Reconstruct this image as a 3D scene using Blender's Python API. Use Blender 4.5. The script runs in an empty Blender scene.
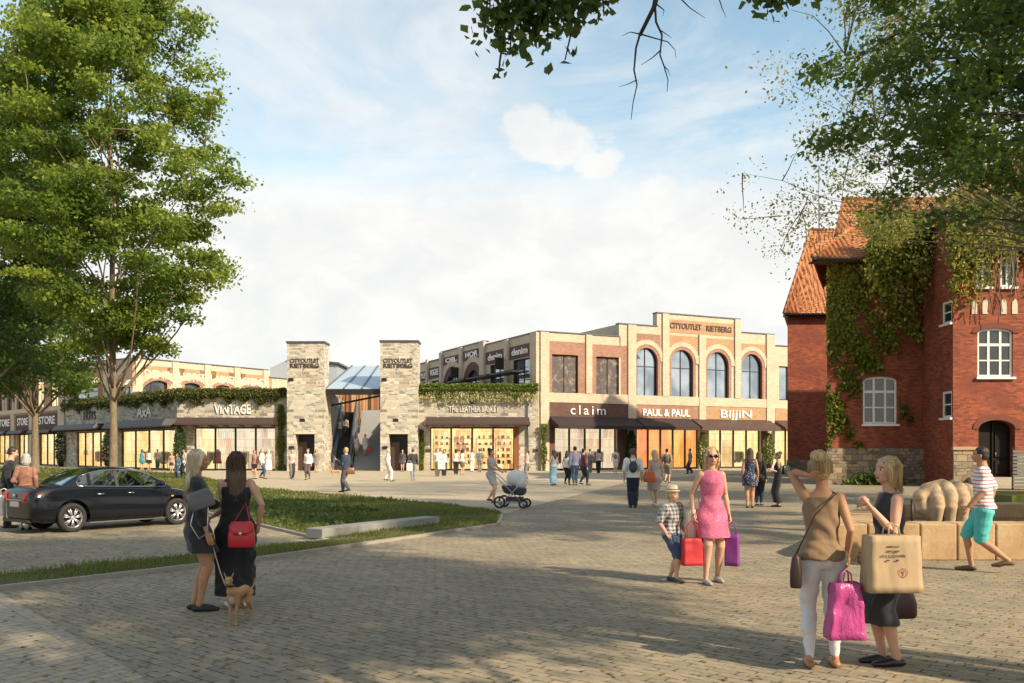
import bpy, math, random, bmesh
import numpy as np
from mathutils import Vector, Matrix, noise
R = math.radians
sc = bpy.context.scene
COL = sc.collection
F, CX, HY, CAMZ = 900.0, 512.0, 449.0, 1.70

def gx(px, D): return (px - CX) / F * D                 # world X of picture column px at distance D
def gz(py, D): return CAMZ + (HY - py) / F * D          # world Z of picture row py at distance D
def gnd(px, py):                                        # ground point seen at a pixel
    D = F * CAMZ / (py - HY)
    return (gx(px, D), D)

# ---------------------------------------------------------------- mesh builder
class MB:
    def __init__(s): s.v = []; s.f = []; s.m = []; s.sm = []
    def add(s, vs, fs, m=0, smooth=False):
        b = len(s.v); s.v += [tuple(v) for v in vs]
        for f in fs: s.f.append(tuple(b + i for i in f)); s.m.append(m); s.sm.append(smooth)
    def quad(s, a, b, c, d, m=0): s.add([a, b, c, d], [(0, 1, 2, 3)], m)
    def poly(s, pts, m=0): s.add(pts, [tuple(range(len(pts)))], m)
    def hexa(s, p, m=0):  # p: 4 bottom, 4 top (ccw from above)
        s.add(p, [(3, 2, 1, 0), (4, 5, 6, 7), (0, 1, 5, 4), (1, 2, 6, 5), (2, 3, 7, 6), (3, 0, 4, 7)], m)
    def box(s, x0, x1, y0, y1, z0, z1, m=0):
        s.hexa([(x0, y0, z0), (x1, y0, z0), (x1, y1, z0), (x0, y1, z0), (x0, y0, z1), (x1, y0, z1), (x1, y1, z1), (x0, y1, z1)], m)
    def prism(s, poly, z0, z1, m=0):
        n = len(poly)
        s.add([(x, y, z0) for x, y in poly] + [(x, y, z1) for x, y in poly],
              [tuple(range(n - 1, -1, -1)), tuple(range(n, 2 * n))] + [(i, (i + 1) % n, n + (i + 1) % n, n + i) for i in range(n)], m)
    def rings(s, rs, cap=True, m=0, smooth=True, closed=False):
        n = len(rs[0]); k = len(rs)
        vs = [p for r in rs for p in r]; fs = []
        for i in range(k if closed else k - 1):
            j2 = (i + 1) % k
            for j in range(n): fs.append((i * n + j, i * n + (j + 1) % n, j2 * n + (j + 1) % n, j2 * n + j))
        if cap and not closed:
            fs.append(tuple(range(n - 1, -1, -1))); fs.append(tuple((k - 1) * n + j for j in range(n)))
        s.add(vs, fs, m, smooth)
    def tube(s, pts, rad, n=10, m=0, round_=False, flat=1.0):
        pts = [Vector(p) for p in pts]
        if not hasattr(rad, '__len__'): rad = [rad] * len(pts)
        if round_:
            d0 = (pts[0] - pts[1]).normalized(); d1 = (pts[-1] - pts[-2]).normalized()
            P = [pts[0] + d0 * rad[0] * .95, pts[0] + d0 * rad[0] * .7] + pts + [pts[-1] + d1 * rad[-1] * .7, pts[-1] + d1 * rad[-1] * .95]
            Q = [rad[0] * .2, rad[0] * .7] + list(rad) + [rad[-1] * .7, rad[-1] * .2]
            pts, rad = P, Q
        rs = []; up = None
        for i, p in enumerate(pts):
            d = (pts[min(i + 1, len(pts) - 1)] - pts[max(i - 1, 0)])
            if d.length < 1e-9: d = Vector((0, 0, 1))
            d.normalize()
            if up is None:
                up = Vector((0, 0, 1)) if abs(d.z) < .9 else Vector((1, 0, 0))
            a = d.cross(up)
            if a.length < 1e-6: a = d.orthogonal()
            a.normalize(); b = a.cross(d); up = b
            rs.append([p + (a * math.cos(t) + b * math.sin(t) * flat) * rad[i] for t in [2 * math.pi * j / n for j in range(n)]])
        s.rings(rs, True, m)
    def ell(s, c, r, n=14, k=10, m=0, rot=None):
        c = Vector(c); rs = []
        for i in range(k + 1):
            t = math.pi * (.04 + .92 * i / k)
            ring = []
            for j in range(n):
                a = 2 * math.pi * j / n
                p = Vector((r[0] * math.sin(t) * math.cos(a), r[1] * math.sin(t) * math.sin(a), -r[2] * math.cos(t)))
                if rot: p = rot @ p
                ring.append(c + p)
            rs.append(ring)
        s.rings(rs, True, m)
    def loft(s, secs, n=20, m=0, cap=True, smooth=True):  # secs: (cx,cy,cz,rx,ry[,pow])
        rs = []
        for q in secs:
            cx, cy, cz, rx, ry = q[:5]; e = q[5] if len(q) > 5 else 1.0
            ring = []
            for j in range(n):
                a = 2 * math.pi * j / n; ca, sa = math.cos(a), math.sin(a)
                ring.append((cx + rx * math.copysign(abs(ca) ** e, ca), cy + ry * math.copysign(abs(sa) ** e, sa), cz))
            rs.append(ring)
        s.rings(rs, cap, m, smooth)
    def mesh(s, name, mats, uv=True):
        me = bpy.data.meshes.new(name)
        me.from_pydata(s.v, [], s.f)
        for m in (mats if isinstance(mats, (list, tuple)) else [mats]): me.materials.append(m)
        me.polygons.foreach_set('material_index', s.m)
        me.polygons.foreach_set('use_smooth', s.sm)
        if uv: box_uv(me)
        me.update()
        return me
    def build(s, name, mats, parent=None, uv=True):
        return link(name, s.mesh(name, mats, uv), parent)

def box_uv(me):
    n = len(me.polygons)
    if not n: return
    nl = len(me.loops)
    co = np.empty(len(me.vertices) * 3, 'f'); me.vertices.foreach_get('co', co); co = co.reshape(-1, 3)
    nr = np.empty(n * 3, 'f'); me.polygons.foreach_get('normal', nr); nr = nr.reshape(-1, 3)
    vi = np.empty(nl, 'i'); me.loops.foreach_get('vertex_index', vi)
    lt = np.empty(n, 'i'); me.polygons.foreach_get('loop_total', lt)
    fn = np.repeat(nr, lt, axis=0)
    p = co[vi]
    hor = np.abs(fn[:, 2]) > .75
    ln = np.hypot(fn[:, 0], fn[:, 1]) + 1e-9
    tx, ty = -fn[:, 1] / ln, fn[:, 0] / ln
    u = np.where(hor, p[:, 0], p[:, 0] * tx + p[:, 1] * ty)
    sl = np.sqrt(np.clip(1 - fn[:, 2] ** 2, .05, 1))
    v = np.where(hor, p[:, 1], p[:, 2] / sl)
    uvl = me.uv_layers.new(name='UVMap')
    uvl.data.foreach_set('uv', np.stack([u, v], 1).astype('f').ravel())

def link(name, data, parent=None):
    o = bpy.data.objects.new(name, data); COL.objects.link(o)
    if parent is not None: o.parent = parent
    return o
def tag(o, label=None, cat=None, group=None, kind=None):
    if label: o['label'] = label
    if cat: o['category'] = cat
    if group: o['group'] = group
    if kind: o['kind'] = kind
    return o
def empty(name, loc=(0, 0, 0), rz=0, label=None, cat=None, group=None):
    o = bpy.data.objects.new(name, None); COL.objects.link(o)
    o.empty_display_size = .2
    o.location = loc; o.rotation_euler = (0, 0, rz)
    return tag(o, label, cat, group)
def copy_tree(o, parent=None):
    kids = [c for c in COL.objects if c.parent == o] if not hasattr(o, '_k') else []
    c = o.copy(); COL.objects.link(c)
    if parent is not None: c.parent = parent
    for k in kids: copy_tree(k, c)
    return c

# ---------------------------------------------------------------- materials
_M = {}
class NT:
    def __init__(s, name):
        s.mat = bpy.data.materials.new(name); s.mat.use_nodes = True
        s.t = s.mat.node_tree; s.n = s.t.nodes; s.l = s.t.links
        s.b = s.n['Principled BSDF']; s.out = s.n['Material Output']
    def new(s, ty, **kw):
        x = s.n.new(ty)
        for k, v in kw.items():
            if k.startswith('i_'): x.inputs[k[2:].replace('_', ' ')].default_value = v
            else: setattr(x, k, v)
        return x
    def ln(s, a, b): s.l.new(a, b)
    def coord(s, kind='Object', scale=(1, 1, 1), rot=(0, 0, 0)):
        c = s.new('ShaderNodeTexCoord'); m = s.new('ShaderNodeMapping')
        m.inputs['Scale'].default_value = scale; m.inputs['Rotation'].default_value = rot
        s.ln(c.outputs[kind], m.inputs['Vector']); return m.outputs[0]
    def noise(s, vec, scale, detail=4, rough=.6, dist=0):
        x = s.new('ShaderNodeTexNoise'); x.inputs['Scale'].default_value = scale
        x.inputs['Detail'].default_value = detail; x.inputs['Roughness'].default_value = rough; x.inputs['Distortion'].default_value = dist
        if vec is not None: s.ln(vec, x.inputs['Vector'])
        return x.outputs['Fac']
    def ramp(s, fac, stops, interp='LINEAR'):
        r = s.new('ShaderNodeValToRGB'); e = r.color_ramp.elements; r.color_ramp.interpolation = interp
        while len(e) < len(stops): e.new(.5)
        for i, (p, c) in enumerate(stops):
            e[i].position = p; e[i].color = (c[0], c[1], c[2], 1) if hasattr(c, '__len__') else (c, c, c, 1)
        s.ln(fac, r.inputs[0]); return r.outputs[0]
    def mix(s, fac, a, b, mode='MIX'):
        x = s.new('ShaderNodeMix', data_type='RGBA', blend_type=mode)
        for sock, val in ((x.inputs[0], fac), (x.inputs[6], a), (x.inputs[7], b)):
            if hasattr(val, 'is_output'): s.ln(val, sock)
            elif hasattr(val, '__len__'): sock.default_value = (*val[:3], 1)
            else: sock.default_value = val
        return x.outputs[2]
    def math(s, op, a, b=0.0):
        x = s.new('ShaderNodeMath', operation=op)
        for i, v in enumerate((a, b)):
            if hasattr(v, 'is_output'): s.ln(v, x.inputs[i])
            else: x.inputs[i].default_value = v
        return x.outputs[0]
    def bump(s, h, strength=.3, dist=.01, chain=None):
        b = s.new('ShaderNodeBump'); b.inputs['Strength'].default_value = strength; b.inputs['Distance'].default_value = dist
        s.ln(h, b.inputs['Height'])
        if chain is not None: s.ln(chain, b.inputs['Normal'])
        s.ln(b.outputs[0], s.b.inputs['Normal']); return b.outputs[0]
    def col(s, c):
        if hasattr(c, 'is_output'): s.ln(c, s.b.inputs['Base Color'])
        else: s.b.inputs['Base Color'].default_value = (*c, 1)
    def set(s, **kw):
        for k, v in kw.items(): s.b.inputs[k.replace('_', ' ')].default_value = v

def plain(name, c, rough=.6, metal=0, var=.12, vs=6.0, bump=0, bs=60, spec=.5, coat=0):
    if name in _M: return _M[name]
    t = NT(name); v = t.coord('Object')
    n = t.noise(v, vs, 5, .6)
    t.col(t.mix(n, [x * (1 - var) for x in c], [min(1, x * (1 + var)) for x in c]))
    t.set(Roughness=rough, Metallic=metal)
    t.b.inputs['Specular IOR Level'].default_value = spec
    if coat: t.b.inputs['Coat Weight'].default_value = coat; t.b.inputs['Coat Roughness'].default_value = .03
    if bump: t.bump(t.noise(v, bs, 3), bump, .01)
    _M[name] = t.mat; return t.mat

def brickmat(name, c1, c2, mortar, w=.24, h=.075, ms=.008, stain=.25, rot=0, bump=.35, rough=.85, mottle=None, offset=.5, bias=0.0, patch=None, gate=False):
    if name in _M: return _M[name]
    t = NT(name); v = t.coord('UV', rot=(0, 0, rot))
    b = t.new('ShaderNodeTexBrick', offset=offset); b.inputs['Scale'].default_value = 1
    b.inputs['Brick Width'].default_value = w; b.inputs['Row Height'].default_value = h
    b.inputs['Mortar Size'].default_value = ms; b.inputs['Mortar Smooth'].default_value = .3; b.inputs['Bias'].default_value = bias
    b.inputs['Color1'].default_value = (*c1, 1); b.inputs['Color2'].default_value = (*c2, 1); b.inputs['Mortar'].default_value = (*mortar, 1)
    t.ln(v, b.inputs['Vector'])
    big = t.noise(v, .7, 5, .65); fine = t.noise(v, 14, 4, .7)
    bc = b.outputs['Color']
    if gate:   # joints mostly filled with sand, open and dark only here and there
        b_ = t.new('ShaderNodeTexBrick', offset=offset); b_.inputs['Scale'].default_value = 1; b_.inputs['Brick Width'].default_value = w; b_.inputs['Row Height'].default_value = h
        b_.inputs['Mortar Size'].default_value = 0; b_.inputs['Color1'].default_value = (*c1, 1); b_.inputs['Color2'].default_value = (*c2, 1); t.ln(v, b_.inputs['Vector'])
        g = t.ramp(t.noise(v, 9, 2, .5), [(.46, .10), (.56, .95)])
        bc = t.mix(t.math('MULTIPLY', b.outputs['Fac'], g), b_.outputs['Color'], mortar)
    c = t.mix(t.ramp(big, [(.3, 0), (.7, 1)]), bc, (1 - stain, 1 - stain, 1 - stain * .9), 'MULTIPLY')
    if patch is not None:
        c = t.mix(t.ramp(t.noise(v, .35, 4, .6), [(.5, 0), (.62, .55)]), c, patch)
    c = t.mix(.5, c, t.ramp(fine, [(.25, .65), (.75, 1.25)]), 'MULTIPLY')
    t.col(c); t.set(Roughness=rough)
    h_ = t.math('ADD', t.math('MULTIPLY', b.outputs['Fac'], -1.0), t.math('MULTIPLY', fine, .5))
    t.bump(h_, bump, .012)
    _M[name] = t.mat; return t.mat

def stonemat(name, cols, mortar, w=.62, h=.24, rough=.9):
    """rubble ashlar: two brick layers of different sizes with many stone colours"""
    if name in _M: return _M[name]
    t = NT(name); v = t.coord('UV')
    wob = t.new('ShaderNodeTexNoise'); wob.inputs['Scale'].default_value = 1.6; t.ln(v, wob.inputs['Vector'])
    vv = t.new('ShaderNodeVectorMath', operation='MULTIPLY_ADD'); t.ln(wob.outputs['Color'], vv.inputs[0])
    vv.inputs[1].default_value = (.22, .12, 0); t.ln(v, vv.inputs[2])
    facs = []
    for (bw, bh, sq) in ((w, h, 1.0), (w * .57, h * .5, 1.0)):
        b = t.new('ShaderNodeTexBrick'); b.inputs['Scale'].default_value = 1
        b.inputs['Brick Width'].default_value = bw; b.inputs['Row Height'].default_value = bh
        b.inputs['Mortar Size'].default_value = .018; b.inputs['Mortar Smooth'].default_value = .5
        b.inputs['Color1'].default_value = (0, 0, 0, 1); b.inputs['Color2'].default_value = (1, 1, 1, 1); b.inputs['Mortar'].default_value = (.5, .5, .5, 1)
        t.ln(vv.outputs[0], b.inputs['Vector']); facs.append(b)
    sel = t.ramp(t.noise(v, .9, 2, .5), [(.49, 0), (.51, 1)], 'CONSTANT')
    val = t.mix(sel, facs[0].outputs['Color'], facs[1].outputs['Color'])
    mor = t.mix(sel, facs[0].outputs['Fac'], facs[1].outputs['Fac'])
    col = t.ramp(val, [((i + .001) / len(cols), c) for i, c in enumerate(cols)])
    fine = t.noise(v, 9, 5, .7)
    col = t.mix(.6, col, t.ramp(fine, [(.2, .55), (.8, 1.25)]), 'MULTIPLY')
    col = t.mix(mor, col, mortar)
    t.col(col); t.set(Roughness=rough)
    h_ = t.math('ADD', t.math('MULTIPLY', mor, -1.0), t.math('MULTIPLY', fine, .8))
    t.bump(h_, .6, .03)
    _M[name] = t.mat; return t.mat

def glassmat(name, refl=.25, tint=(.9, .95, 1), rough=.02):
    if name in _M: return _M[name]
    t = NT(name); t.n.remove(t.b)
    g = t.new('ShaderNodeBsdfGlossy'); g.inputs['Roughness'].default_value = rough; g.inputs['Color'].default_value = (.9, .95, 1, 1)
    tr = t.new('ShaderNodeBsdfTransparent'); tr.inputs['Color'].default_value = (*tint, 1)
    lw = t.new('ShaderNodeLayerWeight'); lw.inputs['Blend'].default_value = .35
    f = t.math('ADD', t.math('MULTIPLY', lw.outputs['Fresnel'], .8), refl)
    m = t.new('ShaderNodeMixShader'); t.ln(f, m.inputs[0]); t.ln(tr.outputs[0], m.inputs[1]); t.ln(g.outputs[0], m.inputs[2])
    t.ln(m.outputs[0], t.out.inputs[0]); _M[name] = t.mat; return t.mat

def leafmat(name, cols, trans=.35, rough=.55, spec=.3):
    """cols over a per-leaf tone attribute 'rnd'"""
    if name in _M: return _M[name]
    t = NT(name)
    a = t.new('ShaderNodeAttribute', attribute_name='tone')
    c = t.ramp(a.outputs['Fac'], [(i / (len(cols) - 1), x) for i, x in enumerate(cols)])
    t.col(c); t.set(Roughness=rough); t.b.inputs['Specular IOR Level'].default_value = spec
    tl = t.new('ShaderNodeBsdfTranslucent'); tc = t.mix(.5, c, (.45, .6, .08), 'MIX'); t.ln(tc, tl.inputs['Color'])
    m = t.new('ShaderNodeMixShader'); m.inputs[0].default_value = trans
    t.ln(t.b.outputs[0], m.inputs[1]); t.ln(tl.outputs[0], m.inputs[2]); t.ln(m.outputs[0], t.out.inputs[0])
    _M[name] = t.mat; return t.mat

def emit(name, c, s=1.0):
    if name in _M: return _M[name]
    t = NT(name); t.col((.8, .8, .8)); t.b.inputs['Emission Color'].default_value = (*c, 1); t.b.inputs['Emission Strength'].default_value = s
    _M[name] = t.mat; return t.mat

# ---------------------------------------------------------------- leaves
def leaf_mesh(name, pos, size, mat, up=.5, seed=0, tone=None, aspect=1.6, fold=True, droop=0.0):
    """one mesh of many small pointed leaves; pos (n,3), size scalar or (n,)"""
    rg = np.random.default_rng(seed); n = len(pos)
    nr = rg.normal(size=(n, 3)); nr /= np.linalg.norm(nr, axis=1)[:, None]
    nr[:, 2] = nr[:, 2] + up * 1.6; nr /= np.linalg.norm(nr, axis=1)[:, None]
    a = rg.normal(size=(n, 3)); a[:, 2] -= droop; a -= (a * nr).sum(1)[:, None] * nr; a /= np.linalg.norm(a, axis=1)[:, None]
    b = np.cross(nr, a)
    s = (np.ones(n) * size) * rg.uniform(.65, 1.25, n)
    s = s[:, None]
    p = np.asarray(pos)
    base = p - a * s * .5 * aspect; tip = p + a * s * .5 * aspect
    l = p + b * s * .5 + nr * s * .12; r = p - b * s * .5 + nr * s * .12
    v = np.stack([base, l, tip, r], 1).reshape(-1, 3).astype('f')
    if tone is None: tone = rg.uniform(0, 1, n)
    return quads_mesh(name, v, mat, np.clip(tone, 0, 1))
def quads_mesh(name, v, mat, tone=None):
    n = len(v) // 4
    me = bpy.data.meshes.new(name)
    me.vertices.add(n * 4); me.vertices.foreach_set('co', v.ravel())
    me.loops.add(n * 4); me.loops.foreach_set('vertex_index', np.arange(n * 4, dtype='i'))
    me.polygons.add(n); me.polygons.foreach_set('loop_start', np.arange(0, n * 4, 4, dtype='i'))
    try: me.polygons.foreach_set('loop_total', np.full(n, 4, 'i'))
    except Exception: pass
    me.materials.append(mat); me.update(calc_edges=True)
    if tone is not None:
        at = me.attributes.new('tone', 'FLOAT', 'FACE'); at.data.foreach_set('value', np.asarray(tone, 'f'))
    return me

def text_mesh(body, size, mat, extrude=.02, bold=0.0, name='lettering', align='CENTER', space=1.0, width=None, shear=0):
    cu = bpy.data.curves.new(name, 'FONT'); cu.body = body; cu.size = size; cu.align_x = align; cu.align_y = 'CENTER'
    cu.extrude = extrude; cu.offset = bold; cu.space_character = space; cu.resolution_u = 3; cu.shear = shear
    o = bpy.data.objects.new(name, cu); COL.objects.link(o)
    dg = bpy.context.evaluated_depsgraph_get()
    me = bpy.data.meshes.new_from_object(o.evaluated_get(dg))
    bpy.data.objects.remove(o); bpy.data.curves.remove(cu)
    if width:
        xs = [v.co.x for v in me.vertices]; w = max(xs) - min(xs)
        for v in me.vertices: v.co.x *= width / w
    me.materials.clear(); me.materials.append(mat); me.name = name
    return me
# ================================================================ camera, light, sky
cam = bpy.data.cameras.new('camera'); co = bpy.data.objects.new('camera', cam); COL.objects.link(co); sc.camera = co
cam.sensor_width = 36; cam.lens = 36 * F / 1024; cam.shift_y = (HY - 341.5) / 1024; cam.clip_end = 3000; cam.clip_start = .1
co.location = (0, 0, CAMZ); co.rotation_euler = (R(90), 0, 0)
SUN_DIR = Vector((.80, -.60, 0)).normalized(); SUN_EL = R(34)
su = bpy.data.lights.new('sun', 'SUN'); so = bpy.data.objects.new('sun', su); COL.objects.link(so)
su.energy = 5.0; su.angle = R(.9); su.color = (1.0, .83, .60)
sd = Vector((SUN_DIR.x * math.cos(SUN_EL), SUN_DIR.y * math.cos(SUN_EL), math.sin(SUN_EL)))
so.rotation_euler = sd.to_track_quat('Z', 'Y').to_euler(); so.location = (30, -30, 40)
w = bpy.data.worlds.new('World'); sc.world = w; w.use_nodes = True
nt = w.node_tree; bg = nt.nodes['Background']
sky = nt.nodes.new('ShaderNodeTexSky'); sky.sky_type = 'NISHITA'; sky.sun_disc = False
sky.sun_elevation = SUN_EL; sky.sun_rotation = math.atan2(SUN_DIR.x, SUN_DIR.y); sky.air_density = 1.0; sky.dust_density = 1.2; sky.ozone_density = 1.4
def wn(ty, **kw):
    x = nt.nodes.new(ty)
    for k, v in kw.items(): setattr(x, k, v)
    return x
def wm(op, a, b=0.0, c=0.0):
    x = wn('ShaderNodeMath', operation=op)
    for i, v in enumerate((a, b, c)):
        if hasattr(v, 'is_output'): nt.links.new(v, x.inputs[i])
        else: x.inputs[i].default_value = v
    return x.outputs[0]
def wsm(v, a, b):
    x = wn('ShaderNodeMapRange', interpolation_type='SMOOTHSTEP'); nt.links.new(v, x.inputs[0]); x.inputs[1].default_value = a; x.inputs[2].default_value = b; return x.outputs[0]
tc = wn('ShaderNodeTexCoord'); sep = wn('ShaderNodeSeparateXYZ'); nt.links.new(tc.outputs['Generated'], sep.inputs[0])
zz = sep.outputs[2]
def wnoise(scale, sc3, detail=6, rough=.55, dist=0.0, loc=(0, 0, 0)):
    m = wn('ShaderNodeMapping'); m.inputs['Scale'].default_value = sc3; m.inputs['Location'].default_value = loc
    nt.links.new(tc.outputs['Generated'], m.inputs[0]); n = wn('ShaderNodeTexNoise'); nt.links.new(m.outputs[0], n.inputs['Vector'])
    n.inputs['Scale'].default_value = scale; n.inputs['Detail'].default_value = detail; n.inputs['Roughness'].default_value = rough; n.inputs['Distortion'].default_value = dist
    return n.outputs['Fac']
def blob(px, py, rx, ry):   # soft elliptical region of the sky round one direction
    d = Vector(((px - CX) / F, 1, (HY - py) / F)).normalized()
    sb = wn('ShaderNodeVectorMath', operation='SUBTRACT'); nt.links.new(tc.outputs['Generated'], sb.inputs[0]); sb.inputs[1].default_value = d
    ml = wn('ShaderNodeVectorMath', operation='MULTIPLY'); nt.links.new(sb.outputs[0], ml.inputs[0]); ml.inputs[1].default_value = (1 / rx, 1 / rx, 1 / ry)
    le = wn('ShaderNodeVectorMath', operation='LENGTH'); nt.links.new(ml.outputs[0], le.inputs[0]); return le.outputs['Value']
n_w = wnoise(2.2, (1.0, 1.0, 2.4), 7, .6, .6, (3.1, 0, 1.2)); n_f = wnoise(9, (1, 1, 1.6), 6, .62, .3)
haze = wsm(zz, .37, .19)
wisp = wsm(wm('ADD', n_w, wm('MULTIPLY', haze, .2)), .44, .66)
wh = wm('MAXIMUM', wm('MULTIPLY', wsm(wm('ADD', haze, wm('MULTIPLY', wm('SUBTRACT', n_w, .5), 1.3)), .05, .75), .97), wm('MULTIPLY', wisp, .72))
cl = None
for (px, py, rx, ry) in ((556, 150, .058, .035), (594, 165, .045, .03), (530, 128, .03, .02), (680, 208, .075, .03), (655, 192, .035, .025), (420, 120, .14, .10), (300, 15, .12, .03), (610, 232, .20, .04)):
    b = blob(px, py, rx, ry); soft = rx > .1
    v = wsm(wm('ADD', b, wm('MULTIPLY', wm('SUBTRACT', n_f, .5), 2.6)), 1.15 if not soft else 1.5, .55 if not soft else .1)
    if soft: v = wm('MULTIPLY', v, .55)
    cl = v if cl is None else wm('MAXIMUM', cl, v)
wh2 = wm('MAXIMUM', wh, wm('MULTIPLY', cl, .92))
wh2 = wm('MULTIPLY', wh2, wsm(zz, -.05, .0))
cloudcol = wn('ShaderNodeMix', data_type='RGBA'); nt.links.new(wsm(n_f, .3, .7), cloudcol.inputs[0])
cloudcol.inputs[6].default_value = (6.2, 6.25, 6.2, 1); cloudcol.inputs[7].default_value = (7.3, 7.15, 6.85, 1)
skyg = wn('ShaderNodeMix', data_type='RGBA', blend_type='MULTIPLY'); skyg.inputs[0].default_value = 1; nt.links.new(sky.outputs[0], skyg.inputs[6]); skyg.inputs[7].default_value = (2.1, 2.05, 1.65, 1)
mx = wn('ShaderNodeMix', data_type='RGBA'); nt.links.new(wh2, mx.inputs[0]); nt.links.new(skyg.outputs[2], mx.inputs[6]); nt.links.new(cloudcol.outputs[2], mx.inputs[7])
nt.links.new(mx.outputs[2], bg.inputs[0]); bg.inputs[1].default_value = .1
sc.view_settings.view_transform = 'Standard'; sc.view_settings.look = 'None'; sc.view_settings.exposure = 0.52; sc.view_settings.gamma = 1
sc.view_settings.use_curve_mapping = False
sc.cycles.use_denoising = True; sc.cycles.max_bounces = 6; sc.cycles.transparent_max_bounces = 12; sc.cycles.caustics_reflective = False; sc.cycles.caustics_refractive = False
sc.cycles.sample_clamp_indirect = 6

# ================================================================ ground
def sheet(name, pts, z, mat, th=0):
    mb = MB()
    if th: mb.prism(pts, z - th, z)
    else: mb.poly([(x, y, z) for x, y in pts])
    o = mb.build(name, mat); o['kind'] = 'structure'; return o
PAV = brickmat('block_paving', (.37, .30, .195), (.275, .23, .155), (.05, .04, .028), .205, .10, .009, .3, R(41), .4, .88, gate=True)
PAV2 = brickmat('light_paving', (.44, .36, .25), (.37, .31, .22), (.2, .17, .13), .24, .12, .008, .15, R(-62), .4, .88)
PAV3 = brickmat('sunlit_promenade_slabs', (.48, .40, .27), (.42, .345, .235), (.32, .27, .19), .6, .3, .008, .12, R(0), .2, .85)  # paler than the plaza mostly to put its sunlight into the colour
KERB = plain('kerb_stone', (.30, .27, .23), .85, 0, .2, 4, .3)
EARTH = plain('grass_soil', (.07, .075, .03), .95, 0, .35, 2, .4, 30)
sheet('ground', [(-900, -300), (900, -300), (900, 1500), (-900, 1500)], 0, plain('far_ground', (.16, .15, .11), .95))
sheet('plaza_paving', [(-120, -40), (90, -40), (90, 130), (-120, 130)], .004, PAV)
sheet('promenade', [gnd(-700, 488), gnd(200, 484), gnd(470, 508), gnd(502, 514.5), gnd(640, 479), gnd(790, 471.5), (30, 95), (-110, 120)], .008, PAV3)
a, b = gnd(0, 603), gnd(125, 683); dv = Vector((b[0] - a[0], b[1] - a[1])).normalized(); nv = Vector((-dv.y, dv.x))
if nv.x > 0: nv = -nv
e0 = Vector(a) - dv * 8; e1 = Vector(b) + dv * 8
sheet('side_pavement', [tuple(e0), tuple(e1), tuple(e1 + nv * 12), tuple(e0 + nv * 12)], .008, PAV2)
mb = MB(); p = [e0 - nv * .0, e1 - nv * .0, e1 - nv * .14, e0 - nv * .14]; mb.prism([tuple(q) for q in p][::-1], .0, .0125); mb.build('kerb_strip', PAV2)['kind'] = 'structure'
lawn_px = [(-260, 462.5), (40, 468), (180, 474), (260, 489), (460, 507), (502, 514.5), (497, 525.5), (420, 537), (260, 560), (0, 590), (-250, 620), (-250, 596), (0, 578), (260, 550), (327, 541.5), (200, 512), (100, 494), (0, 482), (-260, 472)]
LAWN = [gnd(*p) for p in lawn_px]
sheet('lawn_bed', LAWN, .05, EARTH, .05)
# lawn edging kerbs along the front
mb = MB()
for i in range(len(LAWN) - 1):
    p, q = Vector(LAWN[i]), Vector(LAWN[i + 1]); d = (q - p)
    if d.length < .01: continue
    d.normalize(); n = Vector((-d.y, d.x)) * .05
    mb.prism([tuple(p + n), tuple(p - n), tuple(q - n), tuple(q + n)], 0, .055 + .001 * (i % 2))
mb.build('lawn_kerb', KERB)['kind'] = 'structure'
def inpoly(x, y, P):
    c = np.zeros(len(x), bool); n = len(P)
    for i in range(n):
        x0, y0 = P[i]; x1, y1 = P[i - 1]
        cond = (y0 > y) != (y1 > y); xx = (x1 - x0) * (y - y0) / ((y1 - y0) + 1e-12) + x0
        c ^= cond & (x < xx)
    return c
GRASS = leafmat('grass_blades', [(.05, .062, .015), (.095, .108, .025), (.155, .15, .04), (.25, .21, .08)], .3)
rg = np.random.default_rng(1)
def grass(poly, bands):
    V = []; Rn = []
    for (d0, d1, dens, wd, ht) in bands:
        x0, x1 = min(p[0] for p in poly), max(p[0] for p in poly)
        x0 = max(x0, -.62 * d1 - 2)
        n = int((x1 - x0) * (d1 - d0) * dens); x = rg.uniform(x0, x1, n); y = rg.uniform(d0, d1, n)
        ok = inpoly(x, y, poly) & (np.abs(x) < .62 * y + 1.5); x, y = x[ok], y[ok]; n = len(x)
        a = rg.uniform(0, 6.283, n); h = ht * rg.uniform(.5, 1.4, n) * (.8 + .5 * np.sin(x * 1.3) * np.sin(y * 1.7 + 2)); w_ = wd * rg.uniform(.7, 1.3, n)
        lx, ly = rg.normal(0, .4, n) * h, rg.normal(0, .4, n) * h
        z0 = np.full(n, .045)
        v = np.stack([np.c_[x - np.cos(a) * w_, y - np.sin(a) * w_, z0], np.c_[x + np.cos(a) * w_, y + np.sin(a) * w_, z0],
                      np.c_[x + lx + np.cos(a) * w_ * .3, y + ly + np.sin(a) * w_ * .3, z0 + h], np.c_[x + lx - np.cos(a) * w_ * .3, y + ly - np.sin(a) * w_ * .3, z0 + h]], 1)
        V.append(v.reshape(-1, 3)); Rn.append(np.clip(.4 + .25 * np.sin(x * .8 + 1) * np.cos(y * .6) + rg.normal(0, .22, n), 0, 1))
    return quads_mesh('grass', np.concatenate(V).astype('f'), GRASS, np.concatenate(Rn))
o = link('grass', grass(LAWN, [(8, 18, 1100, .006, .06), (18, 28, 420, .012, .07), (28, 60, 90, .03, .08), (60, 100, 25, .06, .1)])); tag(o, 'short green grass of the lawn island and its front strip', 'grass', kind='stuff')
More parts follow.
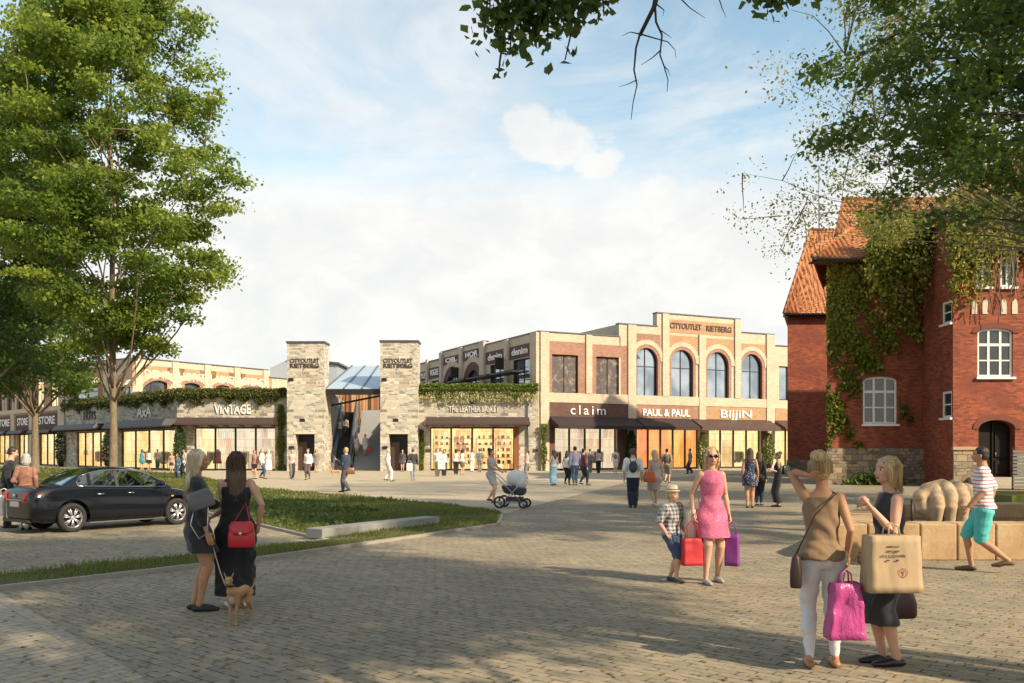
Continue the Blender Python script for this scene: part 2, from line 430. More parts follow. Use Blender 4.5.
# darker leafy ground cover on the island
n = 16000; x = rg.uniform(-12, -3.5, n); y = rg.uniform(16, 32, n)
GC = [gnd(215, 514), gnd(262, 497), gnd(380, 512), gnd(438, 519), gnd(325, 535)]
ok = inpoly(x, y, LAWN) & inpoly(x, y, GC)
x, y = x[ok], y[ok]
o = link('ground_cover', leaf_mesh('ground_cover', np.c_[x, y, .06 + .09 * rg.random(len(x)) ** 1.2 * (.7 + .4 * np.sin(x * 3) * np.sin(y * 2))], .085, leafmat('cover_leaves', [(.035, .06, .014), (.06, .09, .022), (.09, .12, .03)], .2), .5, 5)); tag(o, 'dark leafy ground cover behind the concrete bench', 'ground cover', kind='stuff')
# concrete slab bench
A, B = Vector(gnd(314, 540)), Vector(gnd(432, 526)); d = (B - A).normalized(); n = Vector((-d.y, d.x)) * .21
mb = MB(); mb.prism([tuple(A + n), tuple(A - n), tuple(B - n), tuple(B + n)][::-1] if (A + n - B).cross(A - n - B) < 0 else [tuple(A + n), tuple(A - n), tuple(B - n), tuple(B + n)], .03, .215)
o = mb.build('concrete_bench', CONC if 'CONC' in globals() else plain('concrete', (.24, .24, .225), .85, 0, .15, 3, .25, 40)); tag(o, 'long low pale concrete block lying along the edge of the lawn', 'bench')
bv = o.modifiers.new('b', 'BEVEL'); bv.width = .012; bv.segments = 2
# ================================================================ materials for buildings
CREAM = brickmat('cream_brick', (.64, .53, .39), (.52, .42, .30), (.62, .53, .41), .24, .08, .007, .18)
REDB = brickmat('red_pink_brick', (.42, .20, .13), (.28, .12, .08), (.46, .36, .27), .24, .08, .009, .25)
DARKB = brickmat('dark_brown_brick', (.16, .075, .055), (.11, .052, .042), (.16, .11, .09), .24, .08, .008, .25)
TANB = brickmat('tan_brick', (.50, .30, .15), (.40, .22, .11), (.46, .34, .22), .24, .08, .008, .2)
HOUSEB = brickmat('house_red_brick', (.46, .11, .045), (.22, .048, .024), (.17, .085, .06), .25, .08, .008, .35, patch=(.2, .045, .03))
STONE = stonemat('rubble_stone', [(.20, .18, .14), (.52, .47, .38), (.64, .60, .50), (.36, .34, .29), (.68, .63, .53), (.44, .35, .24), (.58, .54, .45), (.28, .26, .22)], (.50, .47, .40))
STONE2 = stonemat('old_stone', [(.10, .08, .06), (.26, .2, .14), (.34, .27, .19), (.2, .16, .12), (.4, .3, .18), (.16, .12, .09)], (.12, .1, .08), .5, .3)
DARKM = plain('dark_metal', (.028, .022, .02), .45, .3, .2)
BROWNM = plain('brown_metal', (.075, .045, .035), .5, .2, .15)
COPE = plain('grey_coping', (.09, .09, .10), .5, .3)
GREYM = plain('grey_metal', (.2, .21, .22), .45, .5)
WHITEP = plain('white_paint', (.78, .76, .72), .5, 0, .05)
WHITEL = plain('white_lettering', (.85, .84, .80), .5, 0, .03)
DARKL = plain('dark_lettering', (.06, .04, .035), .5)
CONC = plain('concrete', (.30, .30, .29), .85, 0, .2, 3, .25, 40)
ROOFG = plain('flat_roof', (.2, .2, .2), .9)
AWN = plain('dark_awning_cloth', (.03, .018, .018), .8)
GLASS = glassmat('shop_glass', .06)
def upper_glass():
    t = NT('upper_glass'); v = t.coord('UV')
    n = t.noise(v, .35, 2)
    t.col(t.ramp(n, [(.4, (.30, .36, .42)), (.6, (.55, .62, .68))])); t.set(Roughness=.03, Metallic=.85)
    t.bump(t.noise(v, .8, 2), .03, .05)
    t.b.inputs['Emission Color'].default_value = (1, .75, .4, 1); t.b.inputs['Emission Strength'].default_value = .0
    return t.mat
UGLASS = upper_glass()
def lit_glass():
    t = NT('lit_upper_glass'); v = t.coord('UV', (1.2, .9, 1))
    n = t.noise(v, 1.6, 4, .7)
    c = t.ramp(n, [(.3, (.9, .42, .1)), (.5, (1, .72, .35)), (.68, (1, .93, .75))])
    t.col((.3, .2, .1)); t.ln(c, t.b.inputs['Emission Color']); t.b.inputs['Emission Strength'].default_value = .75
    t.set(Roughness=.05); return t.mat
LGLASS = lit_glass()
def room_glass():  # warm glow of the lit room behind is painted into the pane
    t = NT('room_glass'); v = t.coord('UV', (1.0, .8, 1)); n = t.noise(v, 2.2, 4, .65)
    t.col((.5, .52, .52)); t.ln(t.ramp(n, [(.5, (.02, .012, .008)), (.6, (.5, .3, .14)), (.7, (1, .75, .45))]), t.b.inputs['Emission Color']); t.b.inputs['Emission Strength'].default_value = .3
    t.set(Roughness=.04, Metallic=.8); return t.mat
RGLASS = room_glass()
def display(name, cols, strength, sw=.45, sh=.55, dark=.25):
    """shelves and hung goods at the back of a shop, shop light painted in as emission"""
    t = NT(name); v = t.coord('UV')
    b = t.new('ShaderNodeTexBrick', offset=0.37); b.inputs['Scale'].default_value = 1
    b.inputs['Brick Width'].default_value = sw; b.inputs['Row Height'].default_value = sh
    b.inputs['Mortar Size'].default_value = .02; b.inputs['Mortar'].default_value = (.0, .0, .0, 1)
    b.inputs['Color1'].default_value = (0, 0, 0, 1); b.inputs['Color2'].default_value = (1, 1, 1, 1); t.ln(v, b.inputs['Vector'])
    col = t.ramp(b.outputs['Color'], [((i + .001) / len(cols), c) for i, c in enumerate(cols)])
    n2 = t.noise(v, .45, 2, .5)
    col = t.mix(t.ramp(n2, [(.45, 0), (.6, .8)]), col, cols[0])
    b2 = t.new('ShaderNodeTexBrick', offset=.5); b2.inputs['Scale'].default_value = 1; b2.inputs['Brick Width'].default_value = .16; b2.inputs['Row Height'].default_value = .62
    b2.inputs['Mortar Size'].default_value = .012; b2.inputs['Mortar'].default_value = (.5, .45, .4, 1); b2.inputs['Color1'].default_value = (1.15, 1.1, 1.0, 1); b2.inputs['Color2'].default_value = (.62 + dark * .3, .52 + dark * .3, .42 + dark * .3, 1); b2.inputs['Bias'].default_value = -.35; t.ln(v, b2.inputs['Vector'])
    col = t.mix(1.0, col, b2.outputs['Color'], 'MULTIPLY')
    t.ln(col, t.b.inputs['Emission Color']); t.b.inputs['Emission Strength'].default_value = strength
    t.col((.25, .2, .15)); t.set(Roughness=.7); return t.mat
D_WARM = display('display_warm', [(1, .66, .22), (1, .45, .08), (.95, .8, .42), (.7, .28, .06), (1, .72, .3), (.4, .14, .05)], 1.0)
D_YEL = display('display_yellow', [(1, .80, .36), (1, .72, .25), (.85, .5, .16), (.95, .85, .5), (.6, .38, .14)], .85, .7, 3.5, .4)
D_RED = display('display_orange', [(.9, .25, .04), (1, .5, .1), (.7, .12, .03), (1, .6, .15), (.85, .35, .08)], .9, 1.0, 5, .55)
D_PALE = display('display_pale', [(.92, .80, .58), (.9, .7, .42), (.72, .72, .62), (.85, .5, .28), (.55, .38, .3)], .72, .8, 1.3, .35)
SHOPFLOOR = plain('shop_floor', (.45, .36, .25), .4)
CEILL = emit('shop_ceiling_light', (1, .85, .6), 3.0)

# ================================================================ wall toolkit; local frame: s right, d outward, z up
def T0(s, d, z): return (s, -d, z)                       # facade on the local x axis
def TL(s, d, z): return (-d, s, z)                       # facade on the local y axis, facing -x, s runs away
def TY(y0, x0=0.0):
    return lambda s, d, z: (x0 + s, y0 - d, z)
def fbox(mb, T, s0, s1, d0, d1, z0, z1, m=0):
    p = [T(s0, d1, z0), T(s1, d1, z0), T(s1, d0, z0), T(s0, d0, z0), T(s0, d1, z1), T(s1, d1, z1), T(s1, d0, z1), T(s0, d0, z1)]
    a, b, c = Vector(p[0]), Vector(p[1]), Vector(p[3])
    if (b - a).cross(c - a).z < 0: p = [p[1], p[0], p[3], p[2], p[5], p[4], p[7], p[6]]
    mb.hexa(p, m)
def arch_pts(a, b, zs, zt, n=12):
    c = (a + b) / 2; r = (b - a) / 2; h = zt - zs
    return [(c - r * math.cos(math.pi * i / n), zs + h * math.sin(math.pi * i / n)) for i in range(n + 1)]
def wall(mb, T, s0, s1, z0, z1, ops, t=.3, m=0, mr=None, d=0.0, back=False):
    """front face with openings (a,b,zb,zt,spring or None) and reveals of depth t"""
    mr = m if mr is None else mr
    ops = sorted(ops); cur = s0
    def q(sa, sb, za, zb):
        if sb - sa > 1e-4 and zb - za > 1e-4: mb.quad(T(sa, d, za), T(sb, d, za), T(sb, d, zb), T(sa, d, zb), m)
    def rq(p1, p2): mb.quad(T(p1[0], d, p1[1]), T(p1[0], d - t, p1[1]), T(p2[0], d - t, p2[1]), T(p2[0], d, p2[1]), mr)
    for (a, b, zb, zt, sp) in ops:
        q(cur, a, z0, z1); q(a, b, z0, zb)
        if sp is None:
            q(a, b, zt, z1); path = [(a, zb), (a, zt), (b, zt), (b, zb), (a, zb)]
        else:
            ap = arch_pts(a, b, sp, zt)
            for (p, r_) in zip(ap, ap[1:]): mb.quad(T(p[0], d, p[1]), T(r_[0], d, r_[1]), T(r_[0], d, z1), T(p[0], d, z1), m)
            path = [(a, zb)] + ap + [(b, zb), (a, zb)]
        for p, r_ in zip(path, path[1:]): rq(p, r_)
        cur = b
    q(cur, s1, z0, z1)
def arch_ring(mb, T, a, b, zs, zt, w, d0, d1, m=0, n=14, legs=None):
    """flat raised arch band of width w round an opening"""
    i_ = arch_pts(a, b, zs, zt, n); o_ = arch_pts(a - w, b + w, zs, zt + w, n)
    if legs is not None: i_ = [(a, legs)] + i_ + [(b, legs)]; o_ = [(a - w, legs)] + o_ + [(b + w, legs)]
    for k in range(len(i_) - 1):
        A, B, Cc, Dd = i_[k], i_[k + 1], o_[k + 1], o_[k]
        mb.quad(T(A[0], d1, A[1]), T(B[0], d1, B[1]), T(Cc[0], d1, Cc[1]), T(Dd[0], d1, Dd[1]), m)
        mb.quad(T(Dd[0], d0, Dd[1]), T(Dd[0], d1, Dd[1]), T(Cc[0], d1, Cc[1]), T(Cc[0], d0, Cc[1]), m)
        mb.quad(T(A[0], d0, A[1]), T(A[0], d1, A[1]), T(B[0], d1, B[1]), T(B[0], d0, B[1]), m)
def window(root, T, a, b, zb, zt, sp=None, cols=2, rows=(.62,), d=-.2, fw=.09, fm=None, gm=None, name='window', ft=.08):
    fm = fm or DARKM; gm = gm or UGLASS
    mb = MB()
    if sp is None:
        for (x0, x1, y0, y1) in ((a, a + fw, zb, zt), (b - fw, b, zb, zt), (a + fw, b - fw, zb, zb + fw), (a + fw, b - fw, zt - fw, zt)):
            fbox(mb, T, x0, x1, d, d + ft, y0, y1)
        gl = [(a, zb), (b, zb), (b, zt), (a, zt)]
        top = lambda s: zt
    else:
        arch_ring(mb, T, a + fw, b - fw, sp, zt - fw, fw, d, d + ft, legs=zb)
        fbox(mb, T, a + fw, b - fw, d, d + ft, zb, zb + fw)
        gl = [(a, zb), (b, zb)] + arch_pts(a, b, sp, zt)[::-1]
        c, r, h = (a + b) / 2, (b - a) / 2, zt - sp
        top = lambda s: sp + h * math.sqrt(max(0, 1 - ((s - c) / r) ** 2))
    for i in range(1, cols):
        s = a + (b - a) * i / cols
        fbox(mb, T, s - fw * .4, s + fw * .4, d, d + ft * .8, zb + fw, top(s) - fw * .5)
    for r_ in rows:
        z = zb + (zt - zb) * r_
        fbox(mb, T, a + fw, b - fw, d, d + ft * .7, z - fw * .35, z + fw * .35)
    w = mb.build(name, fm, root)
    g = MB(); g.poly([T(s, d + .02, z) for s, z in gl]); g.build('pane', gm, w)
    return w
def sign_text(root, T, body, sc_, zc, size, mat, d=.03, width=None, ext=.02, bold=.01, space=1.0, name='sign_lettering', shear=0, label=None):
    me = text_mesh(body, size, mat, ext, bold, name, space=space, width=width, shear=shear)
    o = Vector(T(sc_, d, zc)); n = Vector(T(sc_, d + 1, zc)) - o; right = Vector((0, 0, 1)).cross(n)
    for v in me.vertices: v.co = o + right * v.co.x + Vector((0, 0, v.co.y)) + n * (v.co.z + ext)
    ob = link(name, me, root)
    if label: ob['label'] = label
    return ob
def awning(root, T, a, b, z, drop=.35, out=1.2, mat=None, th=.06, name='awning'):
    mb = MB()
    p = [T(a, 0, z - th), T(b, 0, z - th), T(b, out, z - drop - th), T(a, out, z - drop - th),
         T(a, 0, z), T(b, 0, z), T(b, out, z - drop), T(a, out, z - drop)]
    mb.hexa([p[3], p[2], p[1], p[0], p[7], p[6], p[5], p[4]])
    fbox(mb, T, a, b, out, out + .03, z - drop - .28, z - drop)
    for s in (a, b - .03):
        mb.poly([T(s, 0, z), T(s, out, z - drop), T(s, out, z - drop - .1), T(s, 0, z - drop)])
    k = max(2, int((b - a) / 2))
    for i in range(k + 1):
        s = a + .05 + (b - a - .1) * i / k
        mb.tube([T(s, 0, z - drop - .25), T(s, out, z - drop - .1)], .02, 6)
    return mb.build(name, mat or AWN, root)
def canopy_box(root, T, a, b, z0, z1, out=1.3, mat=None):
    mb = MB()
    fbox(mb, T, a, b, 0, out, z0, z0 + .12)
    p = [T(a, out, z0 + .12), T(b, out, z0 + .12), T(b, 0, z0 + .12), T(a, 0, z0 + .12),
         T(a + .1, out * .75, z1), T(b - .1, out * .75, z1), T(b - .1, 0, z1), T(a + .1, 0, z1)]
    mb.hexa(p)
    for i in range(int((b - a) / 1.2) + 1):
        s = a + .1 + i * 1.2
        fbox(mb, T, s, s + .06, .05, out - .05, z0 - .1, z0 - .002)
    return mb.build('canopy', mat or BROWNM, root)
def shop(root, T, a, b, z0, z1, disp, n=4, depth=3.2, d=-.35, posts=.07, goods=0, seed=0, shelves=False, fm=None):
    """glazed shopfront with its lit room behind"""
    fm = fm or DARKM
    mb = MB()
    fbox(mb, T, a, b, d, d + .1, z0, z0 + .14); fbox(mb, T, a, b, d, d + .1, z1 - .12, z1)
    for i in range(n + 1):
        s = a + (b - a) * i / n
        fbox(mb, T, max(a, s - posts), min(b, s + posts), d, d + .11, z0 + .14, z1 - .12)
    fr = mb.build('shop_window', fm, root)
    for i in range(n):
        g = MB(); s0 = a + (b - a) * i / n; s1 = a + (b - a) * (i + 1) / n
        g.quad(T(s0, d + .04, z0), T(s1, d + .04, z0), T(s1, d + .04, z1), T(s0, d + .04, z1)); g.build('pane', GLASS, fr)
    mb = MB(); e = d - depth
    mb.quad(T(a, e, z0), T(b, e, z0), T(b, e, z1), T(a, e, z1), 0)
    mb.quad(T(a, d, z0), T(a, e, z0), T(a, e, z1), T(a, d, z1), 0)
    mb.quad(T(b, d, z0), T(b, e, z0), T(b, e, z1), T(b, d, z1), 0)
    mb.quad(T(a, d, z0 + .01), T(b, d, z0 + .01), T(b, e, z0 + .01), T(a, e, z0 + .01), 1)
    mb.quad(T(a, d, z1), T(b, d, z1), T(b, e, z1), T(a, e, z1), 2)
    for i in range(n):
        s0 = a + (b - a) * (i + .3) / n; s1 = a + (b - a) * (i + .7) / n
        mb.quad(T(s0, d - .6, z1 - .03), T(s1, d - .6, z1 - .03), T(s1, d - 2.2, z1 - .03), T(s0, d - 2.2, z1 - .03), 3)
    rm = mb.build('shop_room', [disp, SHOPFLOOR, WHITEP, CEILL], root)
    rg = random.Random(seed)
    cols = [plain('goods_%d' % k, c, .7) for k, c in enumerate([(.45, .1, .06), (.7, .55, .3), (.1, .09, .09), (.6, .28, .08), (.75, .7, .62), (.15, .22, .3)])]
    for i in range(goods):
        s = a + (b - a) * (i + .5) / goods + rg.uniform(-.15, .15)
        g = MB()
        if shelves:   # a shelf rack with bags and shoes
            w = (b - a) / goods * .4
            for zz in (.5, 1.0, 1.5, 2.0, 2.5):
                fbox(g, T, s - w, s + w, d - 1.6, d - 1.2, zz, zz + .04, 4)
                x = s - w + .15
                while x < s + w - .1:
                    fbox(g, T, x, x + rg.uniform(.12, .3), d - 1.5, d - 1.25, zz + .04, zz + rg.uniform(.16, .34), rg.choice([0, 1, 2, 3, 5])); x += rg.uniform(.3, .5)
            for sx in (s - w, s + w): fbox(g, T, sx - .02, sx + .02, d - 1.6, d - 1.2, 0, 2.6, 4)
            g.build('shelf_rack', cols, root)
        else:         # clothes rail
            w = min(.55, (b - a) / goods * .38)
            for sx in (s - w, s + w): g.tube([T(sx, d - 1.2, 0), T(sx, d - 1.2, 1.5)], .02, 6, 2)
            g.tube([T(s - w, d - 1.2, 1.5), T(s + w, d - 1.2, 1.5)], .02, 6, 2)
            x = s - w + .06
            while x < s + w - .05:
                fbox(g, T, x, x + .05, d - 1.42, d - .98, 1.45 - rg.uniform(.6, 1.0), 1.45, rg.choice([0, 1, 2, 3, 4, 5])); x += rg.uniform(.07, .13)
            g.build('clothes_rail', cols, root)
    return fr
def coping(root, pts, z, w=.45, h=.1, mat=None):
    """thin metal edge along a roof line"""
    mb = MB()
    for (x0, y0), (x1, y1) in zip(pts, pts[1:]):
        d = Vector((x1 - x0, y1 - y0, 0)); d.normalize(); n = Vector((d.y, -d.x, 0)) * .06; q = Vector((-d.y, d.x, 0)) * w
        A, B = Vector((x0, y0, z)) - d * .05, Vector((x1, y1, z)) + d * .05
        mb.hexa([A + n, B + n, B + q, A + q] + [v + Vector((0, 0, h)) for v in (A + n, B + n, B + q, A + q)])
    return mb.build('coping', mat or COPE, root)

class Fr:
    def __init__(s, ox, oy, ang): s.ox, s.oy, s.a = ox, oy, ang; s.c, s.s_ = math.cos(ang), math.sin(ang)
    def s(s, px):
        k = (px - CX) / F; return (k * s.oy - s.ox) / (s.c - k * s.s_)
    def z(s, px, py):
        t = s.s(px); return CAMZ + (HY - py) / F * (s.oy + t * s.s_)

# ---------------------------------------------------------------- corner brick building
def corner_building():
    A = R(26); fr = Fr(2.1, 70.0, A); fl = Fr(2.1, 70.0, A + R(90))
    root = empty('shopping_building', (2.1, 70.0, 0), A, 'two-storey cream and red brick building with four tall arched windows and a parapet sign', 'building')
    S, Z = fr.s, fr.z
    zA = 10.82; zB = 11.87; zC = 13.0; zD = Z(775, 346); L = 40.0
    g0, g1 = Z(560, 469) * 0, Z(590, 427)          # ground floor glazing head
    zsb = Z(590, 421) ; zst = Z(590, 403); zfl = Z(565, 393)
    b1, b2, b3, b4 = S(619), S(657), S(740), S(774)
    wA = [(S(552), S(578), Z(552, 392.5), Z(552, 354)), (S(596), S(621), Z(596, 395), Z(596, 356.5))]
    arch = [(S(x0), S(x1), Z(x0, y1), Z((x0 + x1) / 2, y0)) for x0, x1, y0, y1 in ((635, 657.5, 349, 396.5), (671, 693, 348.5, 397.5), (707, 728.5, 351, 398.5), (741.5, 762, 355.5, 399.5))]
    zsill = sum(a[2] for a in arch) / 4; ztop = sum(a[3] for a in arch) / 4
    arch = [(a[0], a[1], zsill, ztop) for a in arch]
    zwb = (wA[0][2] + wA[1][2]) / 2; zwt = (wA[0][3] + wA[1][3]) / 2
    # ---- upper wall (cream)
    mb = MB(); sp = lambda a: a[3] - (a[1] - a[0]) / 2
    wall(mb, T0, 0, b1, zst, zA, [(a[0], a[1], zwb, zwt, None) for a in wA], .3, 0, 1)
    wall(mb, T0, b1, b4, zst, zB, [(a[0], a[1], a[2], a[3], sp(a)) for a in arch], .35, 0, 1)
    # ground floor
    G = [(S(555), S(617)), (S(637), S(699)), (S(709), S(761)), (S(775), S(800)), (S(806), S(840))]
    wall(mb, T0, 0, L, 0, zst, [(a, b, .02, g1, None) for a, b in G], .35, 0, 0)
    wall(mb, T0, b4, L, zst, zD, [(S(779), S(789), zwb, zwt, None), (S(800), S(825), zwb, zwt, None)], .3, 0, 1)
    # raised centre parapet and its return faces
    fbox(mb, T0, b2, b3, -.6, .0, zB, zC)
    mb.quad((b1, 0, zA), (b1, 12, zA), (b1, 12, zB), (b1, 0, zB)); mb.quad((b4, 0, zD), (b4, 12, zD), (b4, 12, zB), (b4, 0, zB))
    # other sides and flat roofs
    mb.quad((L, 0, 0), (L, 30, 0), (L, 30, zD), (L, 0, zD))
    wl = mb.build('wall', [CREAM, REDB], root)
    mb = MB()
    mb.poly([(0, 0, zA - .15), (b1, 0, zA - .15), (b1, 30, zA - .15), (0, 30, zA - .15)]); mb.poly([(b1, 0, zB - .15), (b4, 0, zB - .15), (b4, 30, zB - .15), (b1, 30, zB - .15)])
    mb.poly([(b4, 0, zD - .15), (L, 0, zD - .15), (L, 30, zD - .15), (b4, 30, zD - .15)])
    mb.build('roof', ROOFG, root)
    coping(root, [(0, 0), (b1, 0)], zA); coping(root, [(b1, 0), (b2, 0)], zB); coping(root, [(b2, 0), (b3, 0)], zC, .6); coping(root, [(b3, 0), (b4, 0)], zB); coping(root, [(b4, 0), (L, 0)], zD)
    # brick panels, 4 cm proud, with their own openings
    def panel(a, b, z0, z1, ops, m, T=T0, nm='brick_panel', d=-.035):
        q = MB(); fbox_ops = ops
        wall(q, T, a, b, z0, z1, fbox_ops, .05, 0, 0, d=.02); q.build(nm, m, root)
    panel(S(549), S(585), zfl, Z(560, 341.5), [(*wA[0][:2], zwb, zwt, None)], REDB)
    panel(S(592), S(627), zfl, Z(600, 344.5), [(*wA[1][:2], zwb, zwt, None)], REDB)
    bays = [(S(636.5), S(660.5)), (S(669), S(698)), (S(705.5), S(734)), (S(740.5), S(765.5))]
    zpt = [Z(648, 334), Z(683, 336), Z(720, 339), Z(752, 344)]
    for i, (a, (p, q_)) in enumerate(zip(arch, bays)):
        zt_ = min(zpt[i], zB - .45)
        panel(p, q_, ztop - (a[1] - a[0]) * .35, zt_, [(a[0] - .02, a[1] + .02, ztop - (a[1] - a[0]) * .35 , ztop + .02, sp(a))], TANB if i else REDB)
        q2 = MB(); arch_ring(q2, T0, a[0], a[1], sp(a), a[3], .28, .0, .05, legs=zsill); q2.build('arch_brickwork', REDB, root)
        q2 = MB(); arch_ring(q2, T0, a[0] - .28, a[1] + .28, sp(a), a[3] + .28, .38, .0, .08); q2.build('arch_band', CREAM, root)
    # piers, sill band
    q = MB()
    for x0, x1 in ((540, 548.5), (585.5, 591.5), (627.5, 635.5), (662, 668.5), (698.5, 705), (734.3, 740.3), (766, 774)):
        s0, s1 = S(x0), S(x1); zt_ = zA if x1 < 620 else zB
        if 662 <= x0 <= 735: zt_ = zC - 1.55 if 690 < x0 < 730 else zC
        fbox(q, T0, max(s0, .0), s1, 0, .14, zfl if x0 in (585.5, 662, 734.3) else 0, zt_ - .002)
    q.build('pier', CREAM, root)
    q = MB(); fbox(q, T0, .05, b4 - .05, 0, .1, zst - .02, zfl); q.build('sill_band', CREAM, root)
    # windows
    for a in wA: window(root, T0, a[0], a[1], zwb, zwt, None, 2, (), -.24, gm=RGLASS)
    for a in arch: window(root, T0, a[0], a[1], a[2], a[3], sp(a), 2, (.62,), -.28)
    window(root, T0, S(779), S(789), zwb, zwt, None, 1, (), -.24); window(root, T0, S(800), S(825), zwb, zwt, None, 2, (), -.24)
    # sign bands + signs
    for (x0, x1, m) in ((549, 627.3, DARKB), (635.6, 698.3, REDB), (705.2, 765.5, TANB), (775, 830, TANB)):
        q = MB(); fbox(q, T0, S(x0), S(x1), 0, .06, g1 + .01, zst - .03); q.build('sign_band', m, root)
    mid = lambda a, b: (S(a) + S(b)) / 2
    sign_text(root, T0, 'claim', mid(570, 605), (zst + zsb) / 2 + .1, 1.05, WHITEL, .09, S(605) - S(570), bold=0, space=1.35)
    sign_text(root, T0, 'PAUL & PAUL', mid(642, 689), (zst + zsb) / 2 + .03, .8, WHITEL, .09, S(689) - S(642), bold=.02)
    sign_text(root, T0, 'BijjiN', mid(720, 751), (zst + zsb) / 2 + .05, .95, WHITEL, .09, S(751) - S(720), bold=.006, label='pale serif shop lettering')
    sign_text(root, T0, 'CITYOUTLET', mid(669.5, 701), Z(700, 327.8), .68, DARKL, .03, S(701) - S(669.5), bold=.012)
    sign_text(root, T0, 'RIETBERG', mid(706, 731), Z(700, 328.2), .68, DARKL, .03, S(731) - S(706), bold=.012)
    sg = MB(); fbox(sg, T0, S(665), S(735.5), 0, .02, Z(700, 334.5), Z(700, 321.5)); sg.build('sign_panel', TANB, root)
    for x0, x1, c in ((549, 634, AWN), (634.5, 690, AWN), (691, 770, BROWNM), (774, 815, BROWNM)):
        awning(root, T0, S(x0), S(x1) - .1, zsb + .35, .75, 1.5, c)
    shop(root, T0, *G[0], .02, g1, D_PALE, 4, goods=3, seed=1); shop(root, T0, *G[1], .02, g1, D_RED, 5, seed=2)
    shop(root, T0, *G[2], .02, g1, D_YEL, 4, goods=2, seed=3); shop(root, T0, *G[3], .02, g1, D_YEL, 2, seed=4); shop(root, T0, *G[4], .02, g1, D_YEL, 2, seed=4)
    # dark brick jambs on the ground floor
    for x0, x1 in ((617.3, 627.3), (549, 554.8), (761.3, 765.8)):
        q = MB(); fbox(q, T0, S(x0), S(x1), 0, .05, 0, g1); q.build('brick_jamb', DARKB, root)
    # ---- left facade above the terrace
    S2, Z2 = fl.s, fl.z
    c1, c2 = S2(484), S2(441.5); LL = S2(400)
    zT = zA; zM = Z2(484, 341.5)
    ops = [(S2(530) , S2(513.5), 5.6, Z2(521, 359), None), (S2(504.5), S2(490.5), 5.6, Z2(497, 364), None)]
    ra = [(S2(480), S2(467), 5.6, Z2(473.5, 369.5)), (S2(459), S2(446.5), 5.6, Z2(452.5, 375))]
    zat = (ra[0][3] + ra[1][3]) / 2
    ra = [(a[0], a[1], 5.6, zat) for a in ra]
    lo = [(S2(440), S2(431.5), 5.6, Z2(436, 380.5), None), (S2(427), S2(420), 5.6, Z2(423, 382.5), None), (S2(416), S2(409), 5.6, Z2(423, 382.5), None)]
    mb = MB()
    spf = lambda a: a[3] - 1.3
    wall(mb, TL, 0, c1, 0, zT, ops, .35, 0, 1); wall(mb, TL, c1, c2, 0, zM, [(a[0], a[1], a[2], a[3], spf(a)) for a in ra], .35, 0, 1); wall(mb, TL, c2, LL, 0, zT - .3, lo, .35, 0, 1)
    mb.quad((0, c1, zT), (5, c1, zT), (5, c1, zM), (0, c1, zM)); mb.quad((0, c2, zT - .3), (5, c2, zT - .3), (5, c2, zM), (0, c2, zM))
    mb.poly([(0, c1, zM - .01), (5, c1, zM - .01), (5, c2, zM - .01), (0, c2, zM - .01)]); mb.quad((5, c1, zT), (5, c2, zT), (5, c2, zM), (5, c1, zM))
    mb.quad((0, 30, zT - .3), (4, 30, zT - .3), (4, LL, zT - .3), (0, LL, zT - .3))
    mb.build('side_wall', [CREAM, DARKB], root)
    coping(root, [(0, c1), (0, 0)], zT); coping(root, [(0, c2), (0, c1)], zM); coping(root, [(0, LL), (0, c2)], zT - .3)
    for (a, b, z0, z1, t_) in ((S2(532), S2(510), Z2(521, 359) + .1, Z2(521, 345), 'denim'), (S2(506), S2(486.5), Z2(497, 364) + .1, Z2(496, 350.5), 'denim'),
                              (S2(481), S2(464), zat + 1.0, Z2(473, 349.5), 'HOR'), (S2(460.5), S2(444), zat + 1.0, Z2(452, 356), 'OIL'), (S2(441), S2(429.5), Z2(436, 378), Z2(436, 367), 'VOGUE'), (S2(427.5), S2(418), Z2(423, 381), Z2(423, 372), 'STYLE')):
        q = MB(); fbox(q, TL, a, b, 0, .06, z0, z1); q.build('sign_band', DARKB, root)
        sign_text(root, TL, t_, (a + b) / 2, (z0 + z1) / 2, min(1.3, (z1 - z0) * .75), WHITEL, .09, abs(b - a) * .72, bold=.015, label='white %s shop lettering on the side' % t_)
    for o in ops: window(root, TL, o[0], o[1], o[2], o[3], None, 2, (.5,), -.28)
    for a in ra:
        window(root, TL, a[0], a[1], a[2], a[3], spf(a), 2, (.5,), -.28)
        q = MB(); arch_ring(q, TL, a[0] - .02, a[1] + .02, spf(a), a[3], .75, 0, .05, legs=5.6); q.build('arch_brickwork', DARKB, root)
        q = MB(); arch_ring(q, TL, a[0] - .75, a[1] + .75, spf(a), a[3] + .75, .55, 0, .1); q.build('arch_band', CREAM, root)
    for o in lo: window(root, TL, o[0], o[1], o[2], o[3], None, 2, (), -.28)
    q = MB()
    for x0, x1 in ((539, 532.5), (510, 506.3), (486, 481.5), (463.8, 461), (443.5, 441.3), (429.3, 427.7)):
        zt_ = zT if not 441 < x1 < 482 else zM
        fbox(q, TL, S2(x0), S2(x1), 0, .25, 0, zt_ - .01)
    q.build('side_pier', CREAM, root)
    for (a, b) in ((S2(533), S2(508)), (S2(507), S2(484)), (S2(483), S2(464)), (S2(463), S2(443))):
        q = MB(); fbox(q, TL, a + .2, b - .2, .25, 1.8, 7.75, 7.85)
        for k in range(4):
            s_ = a + .4 + (b - a - .8) * k / 3; q.tube([TL(s_, .25, 8.2), TL(s_, 1.7, 7.85)], .025, 6)
        q.build('steel_canopy', DARKM, root)
    for s_ in (S2(507.5), S2(462)):
        q = MB(); fbox(q, TL, s_ - .03, s_ + .03, .35, 1.15, 8.3, 9.3); q.tube([TL(s_, .2, 9.1), TL(s_, .4, 9.1)], .03, 6); q.build('projecting_sign', DARKM, root)
    return root

